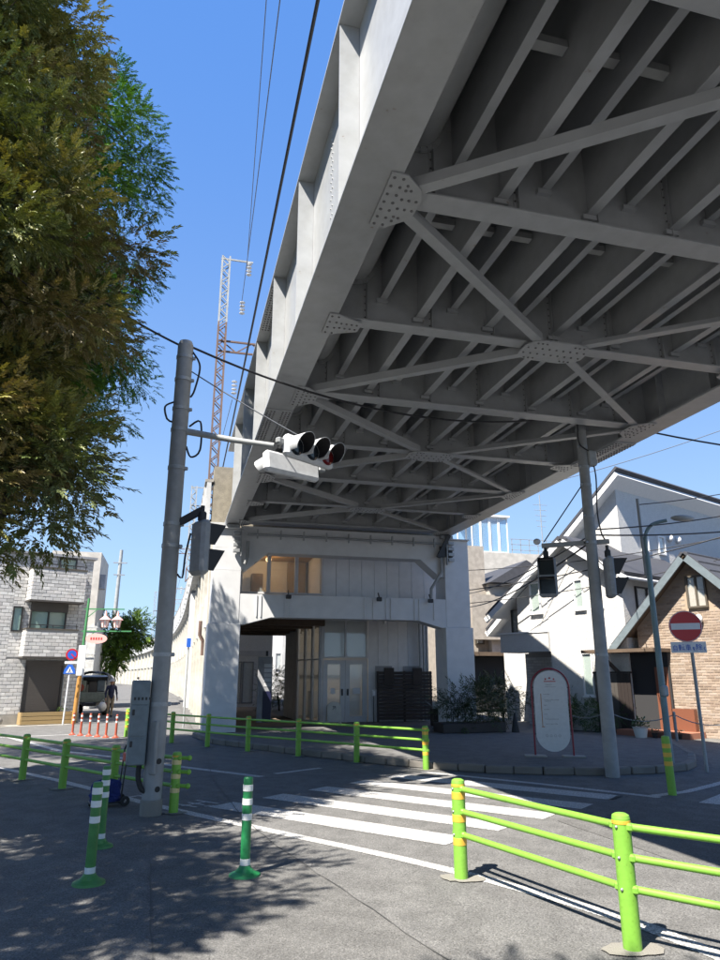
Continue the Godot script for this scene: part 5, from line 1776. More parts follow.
func build_fences() -> void:
	fence("bright green guard fence in full sun along the white road line", [Vector2(2.47, -6.04), Vector2(2.88, -4.31), Vector2(3.85, -2.85)], 0.775, M.fence_green, [0], M.reflector_yellow)
	fence("long green guard fence along the kerb before the cafe and pier", [Vector2(-1.07, -21.68), Vector2(0.16, -19.45), Vector2(0.99, -18.15), Vector2(1.82, -16.85), Vector2(2.75, -15.55), Vector2(3.67, -14.15), Vector2(4.61, -12.76)], 0.76, M.fence_green, [0, 6], M.reflector_yellow)
	fence("green guard fence in shade ending beside the traffic signal pole", [Vector2(-4.6, -16.85), Vector2(-3.78, -15.6), Vector2(-3.0, -14.45), Vector2(-2.22, -13.25), Vector2(-1.45, -12.07), Vector2(-0.65, -10.85), Vector2(0.16, -9.66)], 0.71, M.fence_green, [6], M.reflector_cream, 0.10)
	delineator("delineator_post", "green lane post with white bands, its faded base nearest the kerb shade", Vector3(-0.52, 0, -6.68), 0.77, 0.040, M.post_green_pale, M.post_green_pale, [0.70, 0.60, 0.48, 0.10], "green delineator posts")
	delineator("delineator_post", "green lane post with white bands standing before the blue hand cart", Vector3(-0.55, 0, -8.0), 0.75, 0.038, M.post_green_pale, M.post_green_pale, [0.69, 0.59, 0.48, 0.10], "green delineator posts")
	delineator("delineator_post", "dark green lane post with a cone base alone on the patched asphalt", Vector3(0.73, 0, -6.59), 0.78, 0.041, M.post_green, M.post_green, [0.69, 0.58, 0.46, 0.11], "green delineator posts")
	for q in [[-2.62, -22.81], [-2.36, -22.45], [-2.10, -22.2], [-1.85, -21.89], [-1.60, -21.58], [-1.33, -21.41]]:
		delineator("lane_post", "slim orange-red lane post in the row at the street mouth", Vector3(q[0], 0, q[1]), 0.62, 0.030, M.post_red, M.post_red, [0.54, 0.42], "orange lane posts")
	# bollard by the street lamp
	var bo := thing("steel_bollard", "green steel bollard with orange bands beside the teal lamp pole", "bollard", Vector3(7.06, 0, -9.25))
	bo.rotation.z = 0.02
	var b := MB.new()
	b.lathe(Vector3.ZERO, [[0.058, 0], [0.058, 0.76], [0.05, 0.79], [0, 0.8]], 20)
	lpart(b, "post", M.fence_green, bo)
	for y in [0.66, 0.54, 0.42]:
		var s := MB.new()
		s.lathe(Vector3.ZERO, [[0.058, y - 0.03], [0.06, y - 0.028], [0.06, y + 0.028], [0.058, y + 0.03]], 20)
		lpart(s, "reflective_band", M.reflector_yellow, bo)

# ---------------------------------------------------------------- signal poles
func ped_signal(label: String, at: Vector3, face: Vector3) -> void:
	var root := thing("pedestrian_signal", label, "traffic signal", at, atan2(face.x, face.z), "pedestrian signals")
	var b := MB.new()
	b.cbox(Vector3(0, 0, -0.06), Vector3(0.34, 0.74, 0.15), 0.045)
	lpart(b, "housing", M.signal_grey, root)
	for k in 2:
		var y := 0.175 - 0.35 * k
		var h := MB.new()
		# hood: open box that slopes back at the sides
		for sx in [-1.0, 1.0]:
			h.plate(Vector3(sx * 0.135, y, 0), Basis(Vector3(0, 0, 1), Vector3.UP, Vector3(-1, 0, 0)), [Vector2(0.0, -0.14), Vector2(0.0, 0.145), Vector2(0.24, 0.145), Vector2(0.08, -0.14)], 0.006)
		h.box(Vector3(0, y + 0.148, 0.12), Vector3(0.276, 0.006, 0.24))
		lpart(h, "hood", M.hood_black, root)
		var l := MB.new()
		l.box(Vector3(0, y, 0.018), Vector3(0.26, 0.27, 0.01))
		lpart(l, "lens", M.lens_dark, root)
	var j := MB.new()
	j.cbox(Vector3(0, 0.43, -0.06), Vector3(0.10, 0.14, 0.10), 0.02)
	j.tube([Vector3(0, 0.37, -0.06), Vector3(0, 0.58, -0.06)], 0.03, 8)
	lpart(j, "hanger", M.black_iron, root)

func vehicle_signal(label: String, at: Vector3, face: Vector3, tip: float) -> void:
	var root := thing("traffic_signal", label, "traffic signal", at, atan2(face.x, face.z), "horizontal traffic signals")
	root.rotation.x = tip
	root.scale = Vector3.ONE * 0.9
	var b := MB.new()
	b.cbox(Vector3(0, 0, -0.05), Vector3(1.08, 0.36, 0.16), 0.05)
	lpart(b, "housing", M.signal_body, root)
	for k in 3:
		var x := -0.35 + 0.35 * k
		var h := MB.new()
		var n := 14
		for i in n:
			var a0 := lerpf(-0.20 * PI, 1.20 * PI, float(i) / n)
			var a1 := lerpf(-0.20 * PI, 1.20 * PI, float(i + 1) / n)
			var l0 := 0.10 + 0.22 * (0.5 + 0.5 * sin(a0))
			var l1 := 0.10 + 0.22 * (0.5 + 0.5 * sin(a1))
			var c0 := Vector3(x + cos(a0) * 0.165, sin(a0) * 0.165, 0.03)
			var c1 := Vector3(x + cos(a1) * 0.165, sin(a1) * 0.165, 0.03)
			var n0 := Vector3(cos(a0), sin(a0), 0)
			var n1 := Vector3(cos(a1), sin(a1), 0)
			h.quadn(c0, c0 + Vector3(0, 0, l0), c1 + Vector3(0, 0, l1), c1, n0, n0, n1, n1)
			h.quadn(c0 - n0 * 0.008, c1 - n1 * 0.008, c1 - n1 * 0.008 + Vector3(0, 0, l1), c0 - n0 * 0.008 + Vector3(0, 0, l0), -n0, -n1, -n1, -n0)
			h.quad(c0 + Vector3(0, 0, l0), c1 + Vector3(0, 0, l1), c1 - n1 * 0.008 + Vector3(0, 0, l1), c0 - n0 * 0.008 + Vector3(0, 0, l0))
		lpart(h, "visor", M.signal_body, root)
		var inn := MB.new()
		for i in n:
			var a0 := lerpf(-0.20 * PI, 1.20 * PI, float(i) / n)
			var a1 := lerpf(-0.20 * PI, 1.20 * PI, float(i + 1) / n)
			var l0 := 0.10 + 0.22 * (0.5 + 0.5 * sin(a0))
			var l1 := 0.10 + 0.22 * (0.5 + 0.5 * sin(a1))
			var n0 := Vector3(cos(a0), sin(a0), 0)
			var n1 := Vector3(cos(a1), sin(a1), 0)
			var c0 := Vector3(x, 0, 0.03) + n0 * 0.154
			var c1 := Vector3(x, 0, 0.03) + n1 * 0.154
			inn.quadn(c0, c1, c1 + Vector3(0, 0, l1 - 0.004), c0 + Vector3(0, 0, l0 - 0.004), -n0, -n1, -n1, -n0)
		lpart(inn, "visor_lining", M.hood_black, root)
		var l := MB.new()
		l.lathe(Vector3(x, 0, 0.03), [[0.15, 0.0], [0.11, 0.03], [0.0, 0.045]], 18, Basis(Vector3.RIGHT, Vector3.BACK, Vector3.DOWN))
		lpart(l, "lens", M.lens_red if k == 2 else M.lens_dark, root)
	var j := MB.new()
	j.cbox(Vector3(-0.58, 0.05, -0.1), Vector3(0.14, 0.1, 0.1), 0.02)
	j.tube([Vector3(-0.62, 0.05, -0.1), Vector3(-0.3, 0.22, -0.15), Vector3(0.1, 0.19, -0.12)], 0.02, 6)
	lpart(j, "bracket", M.galvanised, root)

func strap(b: MB, p: Vector3, r: float) -> void:
	b.lathe(p, [[r, -0.025], [r + 0.008, -0.025], [r + 0.008, 0.025], [r, 0.025]], 16)

func build_poles() -> void:
	# left pole with the long signal arm
	var P := Vector3(-0.11, 0, -9.6)
	var root := thing("signal_pole", "thick grey steel signal pole with a long arm and a control cabinet", "pole", P)
	var b := MB.new()
	b.lathe(P, [[0.118, 0.0], [0.118, 1.28], [0.112, 1.30], [0.112, 6.30], [0.09, 6.36], [0, 6.37]], 24)
	part(b, "shaft", M.pole_grey, root)
	var ft := MB.new()
	ft.lathe(P, [[0.132, -0.01], [0.132, 0.17], [0.119, 0.18]], 24)
	part(ft, "foot_collar", M.footing, root)
	for y in [1.29, 1.9, 3.32, 3.62, 4.42, 4.98, 5.3, 5.75, 6.1]:
		var s := MB.new()
		strap(s, P + Vector3(0, y, 0), 0.113 if y > 1.3 else 0.118)
		s.cbox(P + Vector3(0.13, y, 0.02), Vector3(0.05, 0.05, 0.04), 0.01)
		part(s, "strap", M.galvanised, root)
	var dr := MB.new()
	dr.cbox(P + Vector3(-0.02, 0.78, 0.115), Vector3(0.11, 0.62, 0.05), 0.012, Basis(Vector3.UP, -0.9))
	part(dr, "access_door", M.pole_grey, root)
	for q in [[0.62, 0.8], [0.30, 0.85]]:
		var hl := MB.new()
		var d := Vector3(sin(q[1] - 0.3), 0, cos(q[1] - 0.3))
		hl.lathe(P + d * 0.115 + Vector3.UP * q[0], [[0.0, 0.006], [0.034, 0.006], [0.036, 0.0]], 14, Basis(d.cross(Vector3.UP), d, Vector3.UP))
		part(hl, "cable_port", M.rubber, root)
	var ap := MB.new()
	ap.tube([P + Vector3(0.05, 4.98, 0), Vector3(0.62, 4.82, -9.35), Vector3(1.18, 4.72, -9.15)], [0.05, 0.042, 0.036], 12)
	part(ap, "signal_arm", M.pole_pale, root)
	var sa := MB.new()
	sa.bar(P + Vector3(0.05, 3.62, 0.02), P + Vector3(0.38, 3.82, 0.10), 0.07, 0.09)
	part(sa, "side_arm", M.black_iron, root)
	for q in [[Vector3(0.11, 6.2, 0.02), Vector3(0.22, 5.95, 0.1), Vector3(0.17, 5.6, 0.06), Vector3(0.12, 5.5, 0)], [Vector3(-0.11, 5.4, 0), Vector3(-0.22, 5.3, 0.05), Vector3(-0.18, 5.12, 0.05), Vector3(-0.11, 5.1, 0)], [Vector3(0.13, 5.05, 0), Vector3(0.28, 5.12, 0.05), Vector3(0.30, 4.7, 0.05), Vector3(0.18, 4.6, 0.0), Vector3(0.11, 4.75, 0)], [Vector3(0.11, 2.95, 0), Vector3(0.18, 2.9, 0), Vector3(0.2, 3.2, 0.05), Vector3(0.25, 3.5, 0.05)]]:
		var c := MB.new()
		var pts := []
		for v in q: pts.append(P + v)
		c.tube(smooth(pts), 0.014, 6)
		part(c, "cable_loop", M.cable, root)
	# control cabinet
	var cb := thing("control_cabinet", "tall blue-grey signal control cabinet strapped to the signal pole", "cabinet", P + Vector3(-0.23, 0.58, 0.02), 0.10)
	var k := MB.new()
	k.cbox(Vector3(0, 0.5, 0), Vector3(0.22, 1.0, 0.24), 0.015)
	lpart(k, "case", M.cabinet, cb)
	for q in [[0.16, 0.30], [0.52, 0.36], [0.84, 0.26]]:
		var dd := MB.new()
		dd.cbox(Vector3(0, q[0], 0.122), Vector3(0.20, q[1], 0.012), 0.004)
		lpart(dd, "door", M.cabinet, cb)
	for y in [0.25, 0.62]:
		var hh := MB.new()
		hh.cbox(Vector3(-0.075, y, 0.135), Vector3(0.03, 0.07, 0.02), 0.006)
		lpart(hh, "lock", M.black_iron, cb)
	var lb := MB.new()
	for i in 5:
		lb.box(Vector3(-0.07 + 0.045 * i, 0.78, 0.1295), Vector3(0.026, 0.035, 0.002))
	lpart(lb, "lettering", M.black_iron, cb)
	var cc := MB.new()
	cc.tube(smooth([Vector3(0.05, 0.0, 0.02), Vector3(0.05, -0.15, 0.03), Vector3(0.1, -0.28, 0.05), Vector3(0.19, -0.32, 0.04)]), 0.032, 8)
	lpart(cc, "conduit", M.rubber, cb)
	ped_signal("grey pedestrian signal seen from behind on the left signal pole", P + Vector3(0.44, 3.30, 0.08), Vector3(0.86, 0, -0.45))
	vehicle_signal("white three-lamp traffic signal with round visors at the end of the arm", Vector3(1.74, 4.74, -9.35), Vector3(0.57, 0, 0.82), 0.0)
	vehicle_signal("white traffic signal turned away, hanging behind the three-lamp signal on the arm", Vector3(1.50, 4.60, -9.75), Vector3(-0.45, 0, -0.89), 0.12)
	# right pole
	var R := Vector3(7.34, 0, -11.1)
	var rr := thing("utility_pole", "round grey pole with two pedestrian signals on the far corner", "pole", R)
	var rb := MB.new()
	rb.lathe(R, [[0.118, 0.0], [0.112, 1.5], [0.088, 6.66], [0.0, 6.68]], 22)
	part(rb, "shaft", M.pole_grey, rr)
	var ra := MB.new()
	ra.bar(R + Vector3(0.3, 4.02, 0.12), R + Vector3(-0.78, 3.98, -0.42), 0.07, 0.08)
	part(ra, "signal_arm", M.pole_grey, rr)
	var jb := MB.new()
	jb.cbox(R + Vector3(0.13, 5.62, 0.06), Vector3(0.17, 0.3, 0.13), 0.02)
	part(jb, "junction_box", M.pole_pale, rr)
	for y in [2.0, 4.0, 4.5, 5.1, 5.45, 5.85, 6.2]:
		var s := MB.new()
		strap(s, R + Vector3(0, y, 0), 0.112 - 0.0042 * y + 0.004)
		s.cbox(R + Vector3(-0.12, y, 0.05), Vector3(0.05, 0.05, 0.04), 0.01)
		part(s, "strap", M.galvanised, rr)
	for q in [[Vector3(-0.08, 6.35, 0.06), Vector3(-0.13, 6.25, 0.1), Vector3(-0.11, 5.9, 0.08), Vector3(0.05, 5.75, 0.12)], [Vector3(0.16, 5.48, 0.08), Vector3(0.18, 5.2, 0.08), Vector3(0.16, 4.6, 0.05), Vector3(0.2, 4.2, 0.05), Vector3(0.25, 4.05, 0.08)]]:
		var c := MB.new()
		var pts := []
		for v in q: pts.append(R + v)
		c.tube(smooth(pts), 0.013, 6)
		part(c, "cable_loop", M.cable, rr)
	var ks := MB.new()
	ks.ball(R + Vector3(-0.86, 4.06, -0.44), Vector3(0.07, 0.06, 0.07), 10, 6)
	part(ks, "sensor", M.signal_body, rr)
	ped_signal("grey pedestrian signal facing the crossing from the arm of the corner pole", R + Vector3(-0.72, 3.40, -0.40), Vector3(-0.55, 0, 0.84))
	ped_signal("grey pedestrian signal turned toward the side street on the corner pole", R + Vector3(0.30, 3.36, 0.14), Vector3(0.93, 0, 0.36))
	# street lamp
	var Lp := Vector3(8.91, 0.12, -11.62)
	var lr := thing("street_lamp", "slim teal lamp post with a curved arm and flat head", "street lamp", Lp)
	var lb2 := MB.new()
	lb2.tube([Lp, Lp + Vector3(0, 3.0, 0), Lp + Vector3(0.0, 3.8, 0)], [0.062, 0.052, 0.05], 14)
	part(lb2, "post", M.pole_teal, lr)
	var la := MB.new()
	la.tube(smooth([Lp + Vector3(0.02, 3.7, 0.0), Lp + Vector3(0.0, 4.15, 0.0), Lp + Vector3(0.12, 4.40, 0.08), Lp + Vector3(0.35, 4.47, 0.25)]), 0.035, 10)
	part(la, "arm", M.pole_teal, lr)
	var lh := MB.new()
	lh.ball(Lp + Vector3(0.58, 4.49, 0.42), Vector3(0.26, 0.055, 0.14), 14, 7)
	part(lh, "lamp_head", M.pole_pale, lr)
	var tp := MB.new()
	tp.tube([Lp + Vector3(-0.05, 3.4, -0.03), Lp + Vector3(-0.06, 4.95, -0.03)], 0.03, 10)
	part(tp, "service_mast", M.pole_grey, lr)
	var ex := MB.new()
	ex.cbox(Lp + Vector3(-0.02, 1.25, 0.08), Vector3(0.14, 0.2, 0.1), 0.03)
	part(ex, "switch_box", M.pole_pale, lr)

func smooth(p: Array) -> Array:
	var c := Curve3D.new()
	for i in p.size():
		var t: Vector3 = (p[mini(i + 1, p.size() - 1)] - p[maxi(i - 1, 0)]) / 6.0
		c.add_point(p[i], -t, t)
	return Array(c.tessellate_even_length(5, 0.06))

# ---------------------------------------------------------------- signs on the corner
const GLYPHS := {
	"self": [[2, 2, 2, 10], [8, 2, 8, 10], [2, 2, 8, 2], [2, 4.7, 8, 4.7], [2, 7.3, 8, 7.3], [2, 10, 8, 10], [5, 0, 4, 2]],
	"turn": [[2.4, 0, 2.4, 10], [0, 1.5, 5, 1.5], [0.7, 3, 4.3, 3], [0.7, 5, 4.3, 5], [0.7, 7, 4.3, 7], [0.7, 3, 0.7, 7], [4.3, 3, 4.3, 7], [0, 8.7, 5, 8.7], [6, 1, 9.5, 1], [5.6, 4, 10, 4], [7.8, 4, 6, 9], [6, 9, 9.5, 8.4], [8.5, 6.4, 10, 9.6]],
	"cart": [[5, 0, 5, 10], [1, 1.4, 9, 1.4], [2, 3, 8, 3], [2, 5, 8, 5], [2, 7, 8, 7], [2, 3, 2, 7], [8, 3, 8, 7], [0.5, 8.7, 9.5, 8.7]],
	"wo": [[2, 2, 8, 2], [5, 0, 2.5, 6], [2.5, 6, 6, 4.5], [6, 4.5, 6, 7], [8.5, 4.5, 4, 7.5], [4, 7.5, 5, 10], [5, 10, 8.5, 10]],
	"except": [[1, 0, 1, 10], [1, 0.5, 3.2, 0.5], [3.2, 0.5, 2, 3.5], [2, 3.5, 3.3, 5.5], [3.3, 5.5, 1.8, 7], [6.8, 0, 4, 3.5], [6.8, 0, 10, 3.5], [5.5, 3.5, 8.3, 3.5], [4.3, 5.5, 9.7, 5.5], [7, 3.5, 7, 10], [5.3, 7, 4.3, 9.2], [8.6, 7, 9.7, 9.2]],
	"ku": [[7, 0, 3, 5], [3, 5, 7, 10]]}

func build_signs() -> void:
	# no-entry sign with its plate
	var P := Vector3(9.33, 0.0, -11.22)
	var face := Vector3(-0.56, 0, 0.83).normalized()
	var ux := Vector3.UP.cross(face).normalized()
	var bs := Basis(ux, Vector3.UP, face)
	var root := thing("no_entry_sign", "round red no-entry sign with a white lettered plate on a thin post", "traffic sign", P)
	var b := MB.new()
	b.tube([P, P + Vector3(0, 2.75, 0)], 0.030, 12)
	part(b, "post", M.pole_pale, root)
	var c := P + Vector3(0, 2.53, 0) + face * 0.05 - ux * 0.06
	var d := MB.new()
	d.lathe(c, [[0, 0.0], [0.285, 0.0], [0.288, 0.006], [0.282, 0.012], [0, 0.012]], 40, Basis(ux, face, ux.cross(face)))
	var disc := part(d, "disc", M.sign_red, root)
	var rm := MB.new()
	rm.lathe(c + face * 0.0122, [[0.272, 0.0], [0.273, 0.001], [0.281, 0.001], [0.2815, 0.0]], 40, Basis(ux, face, ux.cross(face)))
	part(rm, "rim_line", M.sign_white, disc)
	var w := MB.new()
	w.box(c + face * 0.0145, Vector3(0.50, 0.115, 0.004), bs)
	part(w, "white_bar", M.sign_white, disc)
	var pc := P + Vector3(0, 2.15, 0) + face * 0.045 - ux * 0.05
	var pl := MB.new()
	pl.cbox(pc, Vector3(0.60, 0.20, 0.012), 0.004, bs)
	var plate := part(pl, "plate", M.sign_white, root)
	var tx := MB.new()
	var x := -0.275
	for g in [["self", 0.10], ["turn", 0.112], ["cart", 0.112], ["wo", 0.065], ["except", 0.112], ["ku", 0.065]]:
		var s: float = g[1]
		for q in GLYPHS[g[0]]:
			var base := -0.058
			var a: Vector3 = pc + bs * Vector3(x + q[0] * s / 10.5, base + s * (1.0 - q[1] / 10.0), 0.0078)
			var e: Vector3 = pc + bs * Vector3(x + q[2] * s / 10.5, base + s * (1.0 - q[3] / 10.0), 0.0078)
			tx.bar(a, e, 0.011, 0.002, face)
		x += s * 0.98 + 0.004
	part(tx, "lettering", M.sign_blue, plate)
	# information board
	var q := Vector3(7.37, 0.12, -13.02)
	var f2 := Vector3(-0.40, 0, 0.917).normalized()
	var u2 := Vector3.UP.cross(f2).normalized()
	var b2 := Basis(u2, Vector3.UP, f2)
	var bo := thing("information_board", "white pill-shaped information board in a dark red tube frame on the corner", "information board", q)
	var out := []
	for i in 17:
		var a := PI * i / 16.0
		out.append(Vector2(cos(a) * 0.325, 1.30 + sin(a) * 0.325))
	for i in 17:
		var a := PI + PI * i / 16.0
		out.append(Vector2(cos(a) * 0.325, 0.42 + sin(a) * 0.325))
	var pn := MB.new()
	pn.plate(q, b2, out, 0.03)
	var panel := part(pn, "panel", M.board_white, bo)
	var fr := MB.new()
	var pts := [q + b2 * Vector3(-0.365, 0.0, 0), q + b2 * Vector3(-0.365, 1.28, 0)]
	for i in 15:
		var a := PI - PI * (i + 0.5) / 15.0
		pts.append(q + b2 * Vector3(cos(a) * 0.365, 1.30 + sin(a) * 0.365, 0))
	pts.append_array([q + b2 * Vector3(0.365, 1.28, 0), q + b2 * Vector3(0.365, 0.0, 0)])
	fr.tube(pts, 0.017, 10)
	part(fr, "frame", M.board_red, bo)
	for y in [0.42, 1.30]:
		for sx in [-1.0, 1.0]:
			var cl := MB.new()
			cl.box(q + b2 * Vector3(sx * 0.345, y, 0), Vector3(0.07, 0.02, 0.02), b2)
			part(cl, "clip", M.black_iron, bo)
	for sx in [-0.365, 0.365]:
		var ft := MB.new()
		ft.cbox(q + b2 * Vector3(sx, 0.015, 0), Vector3(0.42, 0.035, 0.26), 0.01, b2)
		part(ft, "foot_slab", M.concrete, bo)
	var prn := MB.new()
	for i in 3:
		prn.ball(q + b2 * Vector3(-0.08 + 0.08 * i, 1.46 + (0.02 if i == 1 else 0.0), 0.017), Vector3(0.017, 0.017, 0.017), 10, 6)
	prn.box(q + b2 * Vector3(0, 1.415, 0.017), Vector3(0.23, 0.016, 0.003), b2)
	part(prn, "emblem", M.print_red, panel)
	var pg := MB.new()
	for l in [[-0.02, 1.35, 0.14], [0.0, 1.31, 0.22], [-0.08, 1.17, 0.14], [0.02, 1.06, 0.30], [-0.06, 1.035, 0.14], [-0.11, 0.96, 0.08], [-0.08, 0.88, 0.13], [-0.11, 0.79, 0.08], [0.0, 0.70, 0.28], [-0.01, 0.61, 0.26]]:
		# short rows of small characters
		var k := int(l[2] / 0.022)
		for i in k:
			pg.box(q + b2 * Vector3(l[0] - l[2] / 2 + 0.022 * (i + 0.5), l[1] + 0.012 * rng.randf_range(-0.2, 0.2), 0.0165), Vector3(0.013 * rng.randf_range(0.6, 1.1), 0.013, 0.002), b2)
	for i in 4:
		pg.lathe(q + b2 * Vector3(-0.12 + 0.08 * i, 0.39, 0.0155), [[0.018, 0], [0.018, 0.002], [0.023, 0.002], [0.023, 0]], 14, Basis(u2, f2, u2.cross(f2)))
	part(pg, "lettering", M.print_grey, panel)
	var pt := MB.new()
	pt.box(q + b2 * Vector3(-0.19, 0.87, 0.0165), Vector3(0.014, 0.62, 0.002), b2)
	pt.box(q + b2 * Vector3(-0.18, 0.555, 0.0165), Vector3(0.06, 0.016, 0.002), b2)
	part(pt, "route_line", M.print_tan, panel)

# ---------------------------------------------------------------- people
func capsule(p: Vector3, a: Vector3, b: Vector3, ra: float, rb: float) -> float:
	var ab := b - a
	var t := clampf((p - a).dot(ab) / ab.length_squared(), 0.0, 1.0)
	return p.distance_to(a + ab * t) - lerpf(ra, rb, t)

func body_mesh(bones: Array, cell: float) -> MB:
	var lo := Vector3(9, 9, 9)
	var hi := -lo
	for q in bones:
		var m := Vector3.ONE * (maxf(q[2], q[3]) + cell * 2.5)
		lo = lo.min(q[0] - m).min(q[1] - m)
		hi = hi.max(q[0] + m).max(q[1] + m)
	var nx := int((hi.x - lo.x) / cell) + 2
	var ny := int((hi.y - lo.y) / cell) + 2
	var nz := int((hi.z - lo.z) / cell) + 2
	var f := PackedFloat32Array()
	f.resize(nx * ny * nz)
	var own := PackedInt32Array()
	own.resize(nx * ny * nz)
	for i in nx:
		for j in ny:
			for k in nz:
				var p := lo + Vector3(i, j, k) * cell
				var best := 9.0
				var val := 9.0
				var who := 0
				for n in bones.size():
					var q = bones[n]
					var d := capsule(p, q[0], q[1], q[2], q[3])
					if d < best:
						best = d; who = n
					var h := clampf(0.5 + 0.5 * (val - d) / 0.035, 0.0, 1.0)
					val = lerpf(val, d, h) - 0.035 * h * (1.0 - h)
				f[(i * ny + j) * nz + k] = val
				own[(i * ny + j) * nz + k] = who
	var at := {}
	var tone := {}
	for i in nx - 1:
		for j in ny - 1:
			for k in nz - 1:
				var s := Vector3.ZERO
				var c := 0
				for e in 12:
					var ax := e >> 2
					var o := [0, 0, 0]
					o[(ax + 1) % 3] = e & 1
					o[(ax + 2) % 3] = (e >> 1) & 1
					var o2 := o.duplicate()
					o2[ax] = 1
					var v0 := f[((i + o[0]) * ny + j + o[1]) * nz + k + o[2]]
					var v1 := f[((i + o2[0]) * ny + j + o2[1]) * nz + k + o2[2]]
					if (v0 < 0) != (v1 < 0):
						s += Vector3(o[0], o[1], o[2]).lerp(Vector3(o2[0], o2[1], o2[2]), v0 / (v0 - v1))
						c += 1
				if c:
					at[Vector3i(i, j, k)] = lo + (Vector3(i, j, k) + s / c) * cell
					tone[Vector3i(i, j, k)] = bones[own[(i * ny + j) * nz + k]][4]
	var b := MB.new()
	b.colored = true
	for i in range(1, nx - 1):
		for j in range(1, ny - 1):
			for k in range(1, nz - 1):
				var v0 := f[(i * ny + j) * nz + k]
				for ax in 3:
					var o := Vector3i.ZERO
					o[ax] = 1
					var v1 := f[((i + o.x) * ny + j + o.y) * nz + k + o.z]
					if (v0 < 0) == (v1 < 0): continue
					var u := Vector3i.ZERO
					u[(ax + 1) % 3] = 1
					var w := Vector3i.ZERO
					w[(ax + 2) % 3] = 1
					var c0 := Vector3i(i, j, k)
					var q := [c0 - u - w, c0 - w, c0, c0 - u]
					if not (at.has(q[0]) and at.has(q[1]) and at.has(q[2]) and at.has(q[3])): continue
					b.col = tone[q[2]]
					if v0 < 0: b.quad(at[q[0]], at[q[3]], at[q[2]], at[q[1]])
					else: b.quad(at[q[0]], at[q[1]], at[q[2]], at[q[3]])
	return b

func person(label: String, at: Vector3, turn: float, h: float, top: Color, legs: Color, cell: float, hat: bool) -> Node3D:
	var root := thing("person", label, "person", at, turn)
	var sk := Color(0.42, 0.25, 0.17)
	var hair := Color(0.03, 0.025, 0.02)
	var shoe := Color(0.05, 0.05, 0.05)
	var k := h / 1.66
	var J := func(x: float, y: float, z: float) -> Vector3: return Vector3(x, y, z) * k
	var bones := [
		[J.call(0, 0.93, 0), J.call(0, 1.15, 0.02), 0.135 * k, 0.13 * k, top], [J.call(0, 1.15, 0.02), J.call(0, 1.34, 0.03), 0.14 * k, 0.12 * k, top],
		[J.call(-0.15, 1.34, 0.02), J.call(0.15, 1.34, 0.02), 0.07 * k, 0.07 * k, top], [J.call(0, 1.40, 0.03), J.call(0, 1.47, 0.05), 0.05 * k, 0.05 * k, sk],
		[J.call(0, 1.55, 0.06), J.call(0, 1.575, 0.05), 0.09 * k, 0.095 * k, sk], [J.call(0, 1.55, 0.145), J.call(0, 1.53, 0.16), 0.014 * k, 0.018 * k, sk], [J.call(0, 1.60, 0.02), J.call(0, 1.58, -0.0), 0.098 * k, 0.09 * k, hair],
		[J.call(-0.19, 1.33, 0.02), J.call(-0.25, 1.06, 0.0), 0.055 * k, 0.045 * k, top], [J.call(-0.25, 1.06, 0.0), J.call(-0.25, 0.84, 0.1), 0.042 * k, 0.033 * k, top], [J.call(-0.25, 0.82, 0.12), J.call(-0.245, 0.72, 0.14), 0.036 * k, 0.025 * k, sk],
		[J.call(0.19, 1.33, 0.02), J.call(0.26, 1.06, -0.02), 0.055 * k, 0.045 * k, top], [J.call(0.26, 1.06, -0.02), J.call(0.28, 0.83, 0.05), 0.042 * k, 0.033 * k, top], [J.call(0.28, 0.81, 0.06), J.call(0.285, 0.71, 0.08), 0.036 * k, 0.025 * k, sk],
		[J.call(-0.09, 0.90, 0), J.call(-0.10, 0.48, 0.05), 0.095 * k, 0.065 * k, legs], [J.call(-0.10, 0.48, 0.05), J.call(-0.10, 0.09, -0.02), 0.063 * k, 0.045 * k, legs], [J.call(-0.10, 0.045, -0.04), J.call(-0.11, 0.035, 0.13), 0.045 * k, 0.035 * k, shoe],
		[J.call(0.09, 0.90, 0), J.call(0.11, 0.48, -0.04), 0.095 * k, 0.065 * k, legs], [J.call(0.11, 0.48, -0.04), J.call(0.11, 0.09, -0.14), 0.063 * k, 0.045 * k, legs], [J.call(0.11, 0.045, -0.16), J.call(0.12, 0.035, 0.01), 0.045 * k, 0.035 * k, shoe]]
	var b := body_mesh(bones, cell)
	lpart(b, "body", M.skin_cloth, root)
	if hat:
		var c := MB.new()
		c.lathe(J.call(0, 1.60, 0.03), [[0.185 * k, 0.0], [0.12 * k, 0.025], [0.105 * k, 0.07], [0.07 * k, 0.115], [0, 0.125]], 14)
		lpart(c, "hat", M.cap_grey, root)
	return root

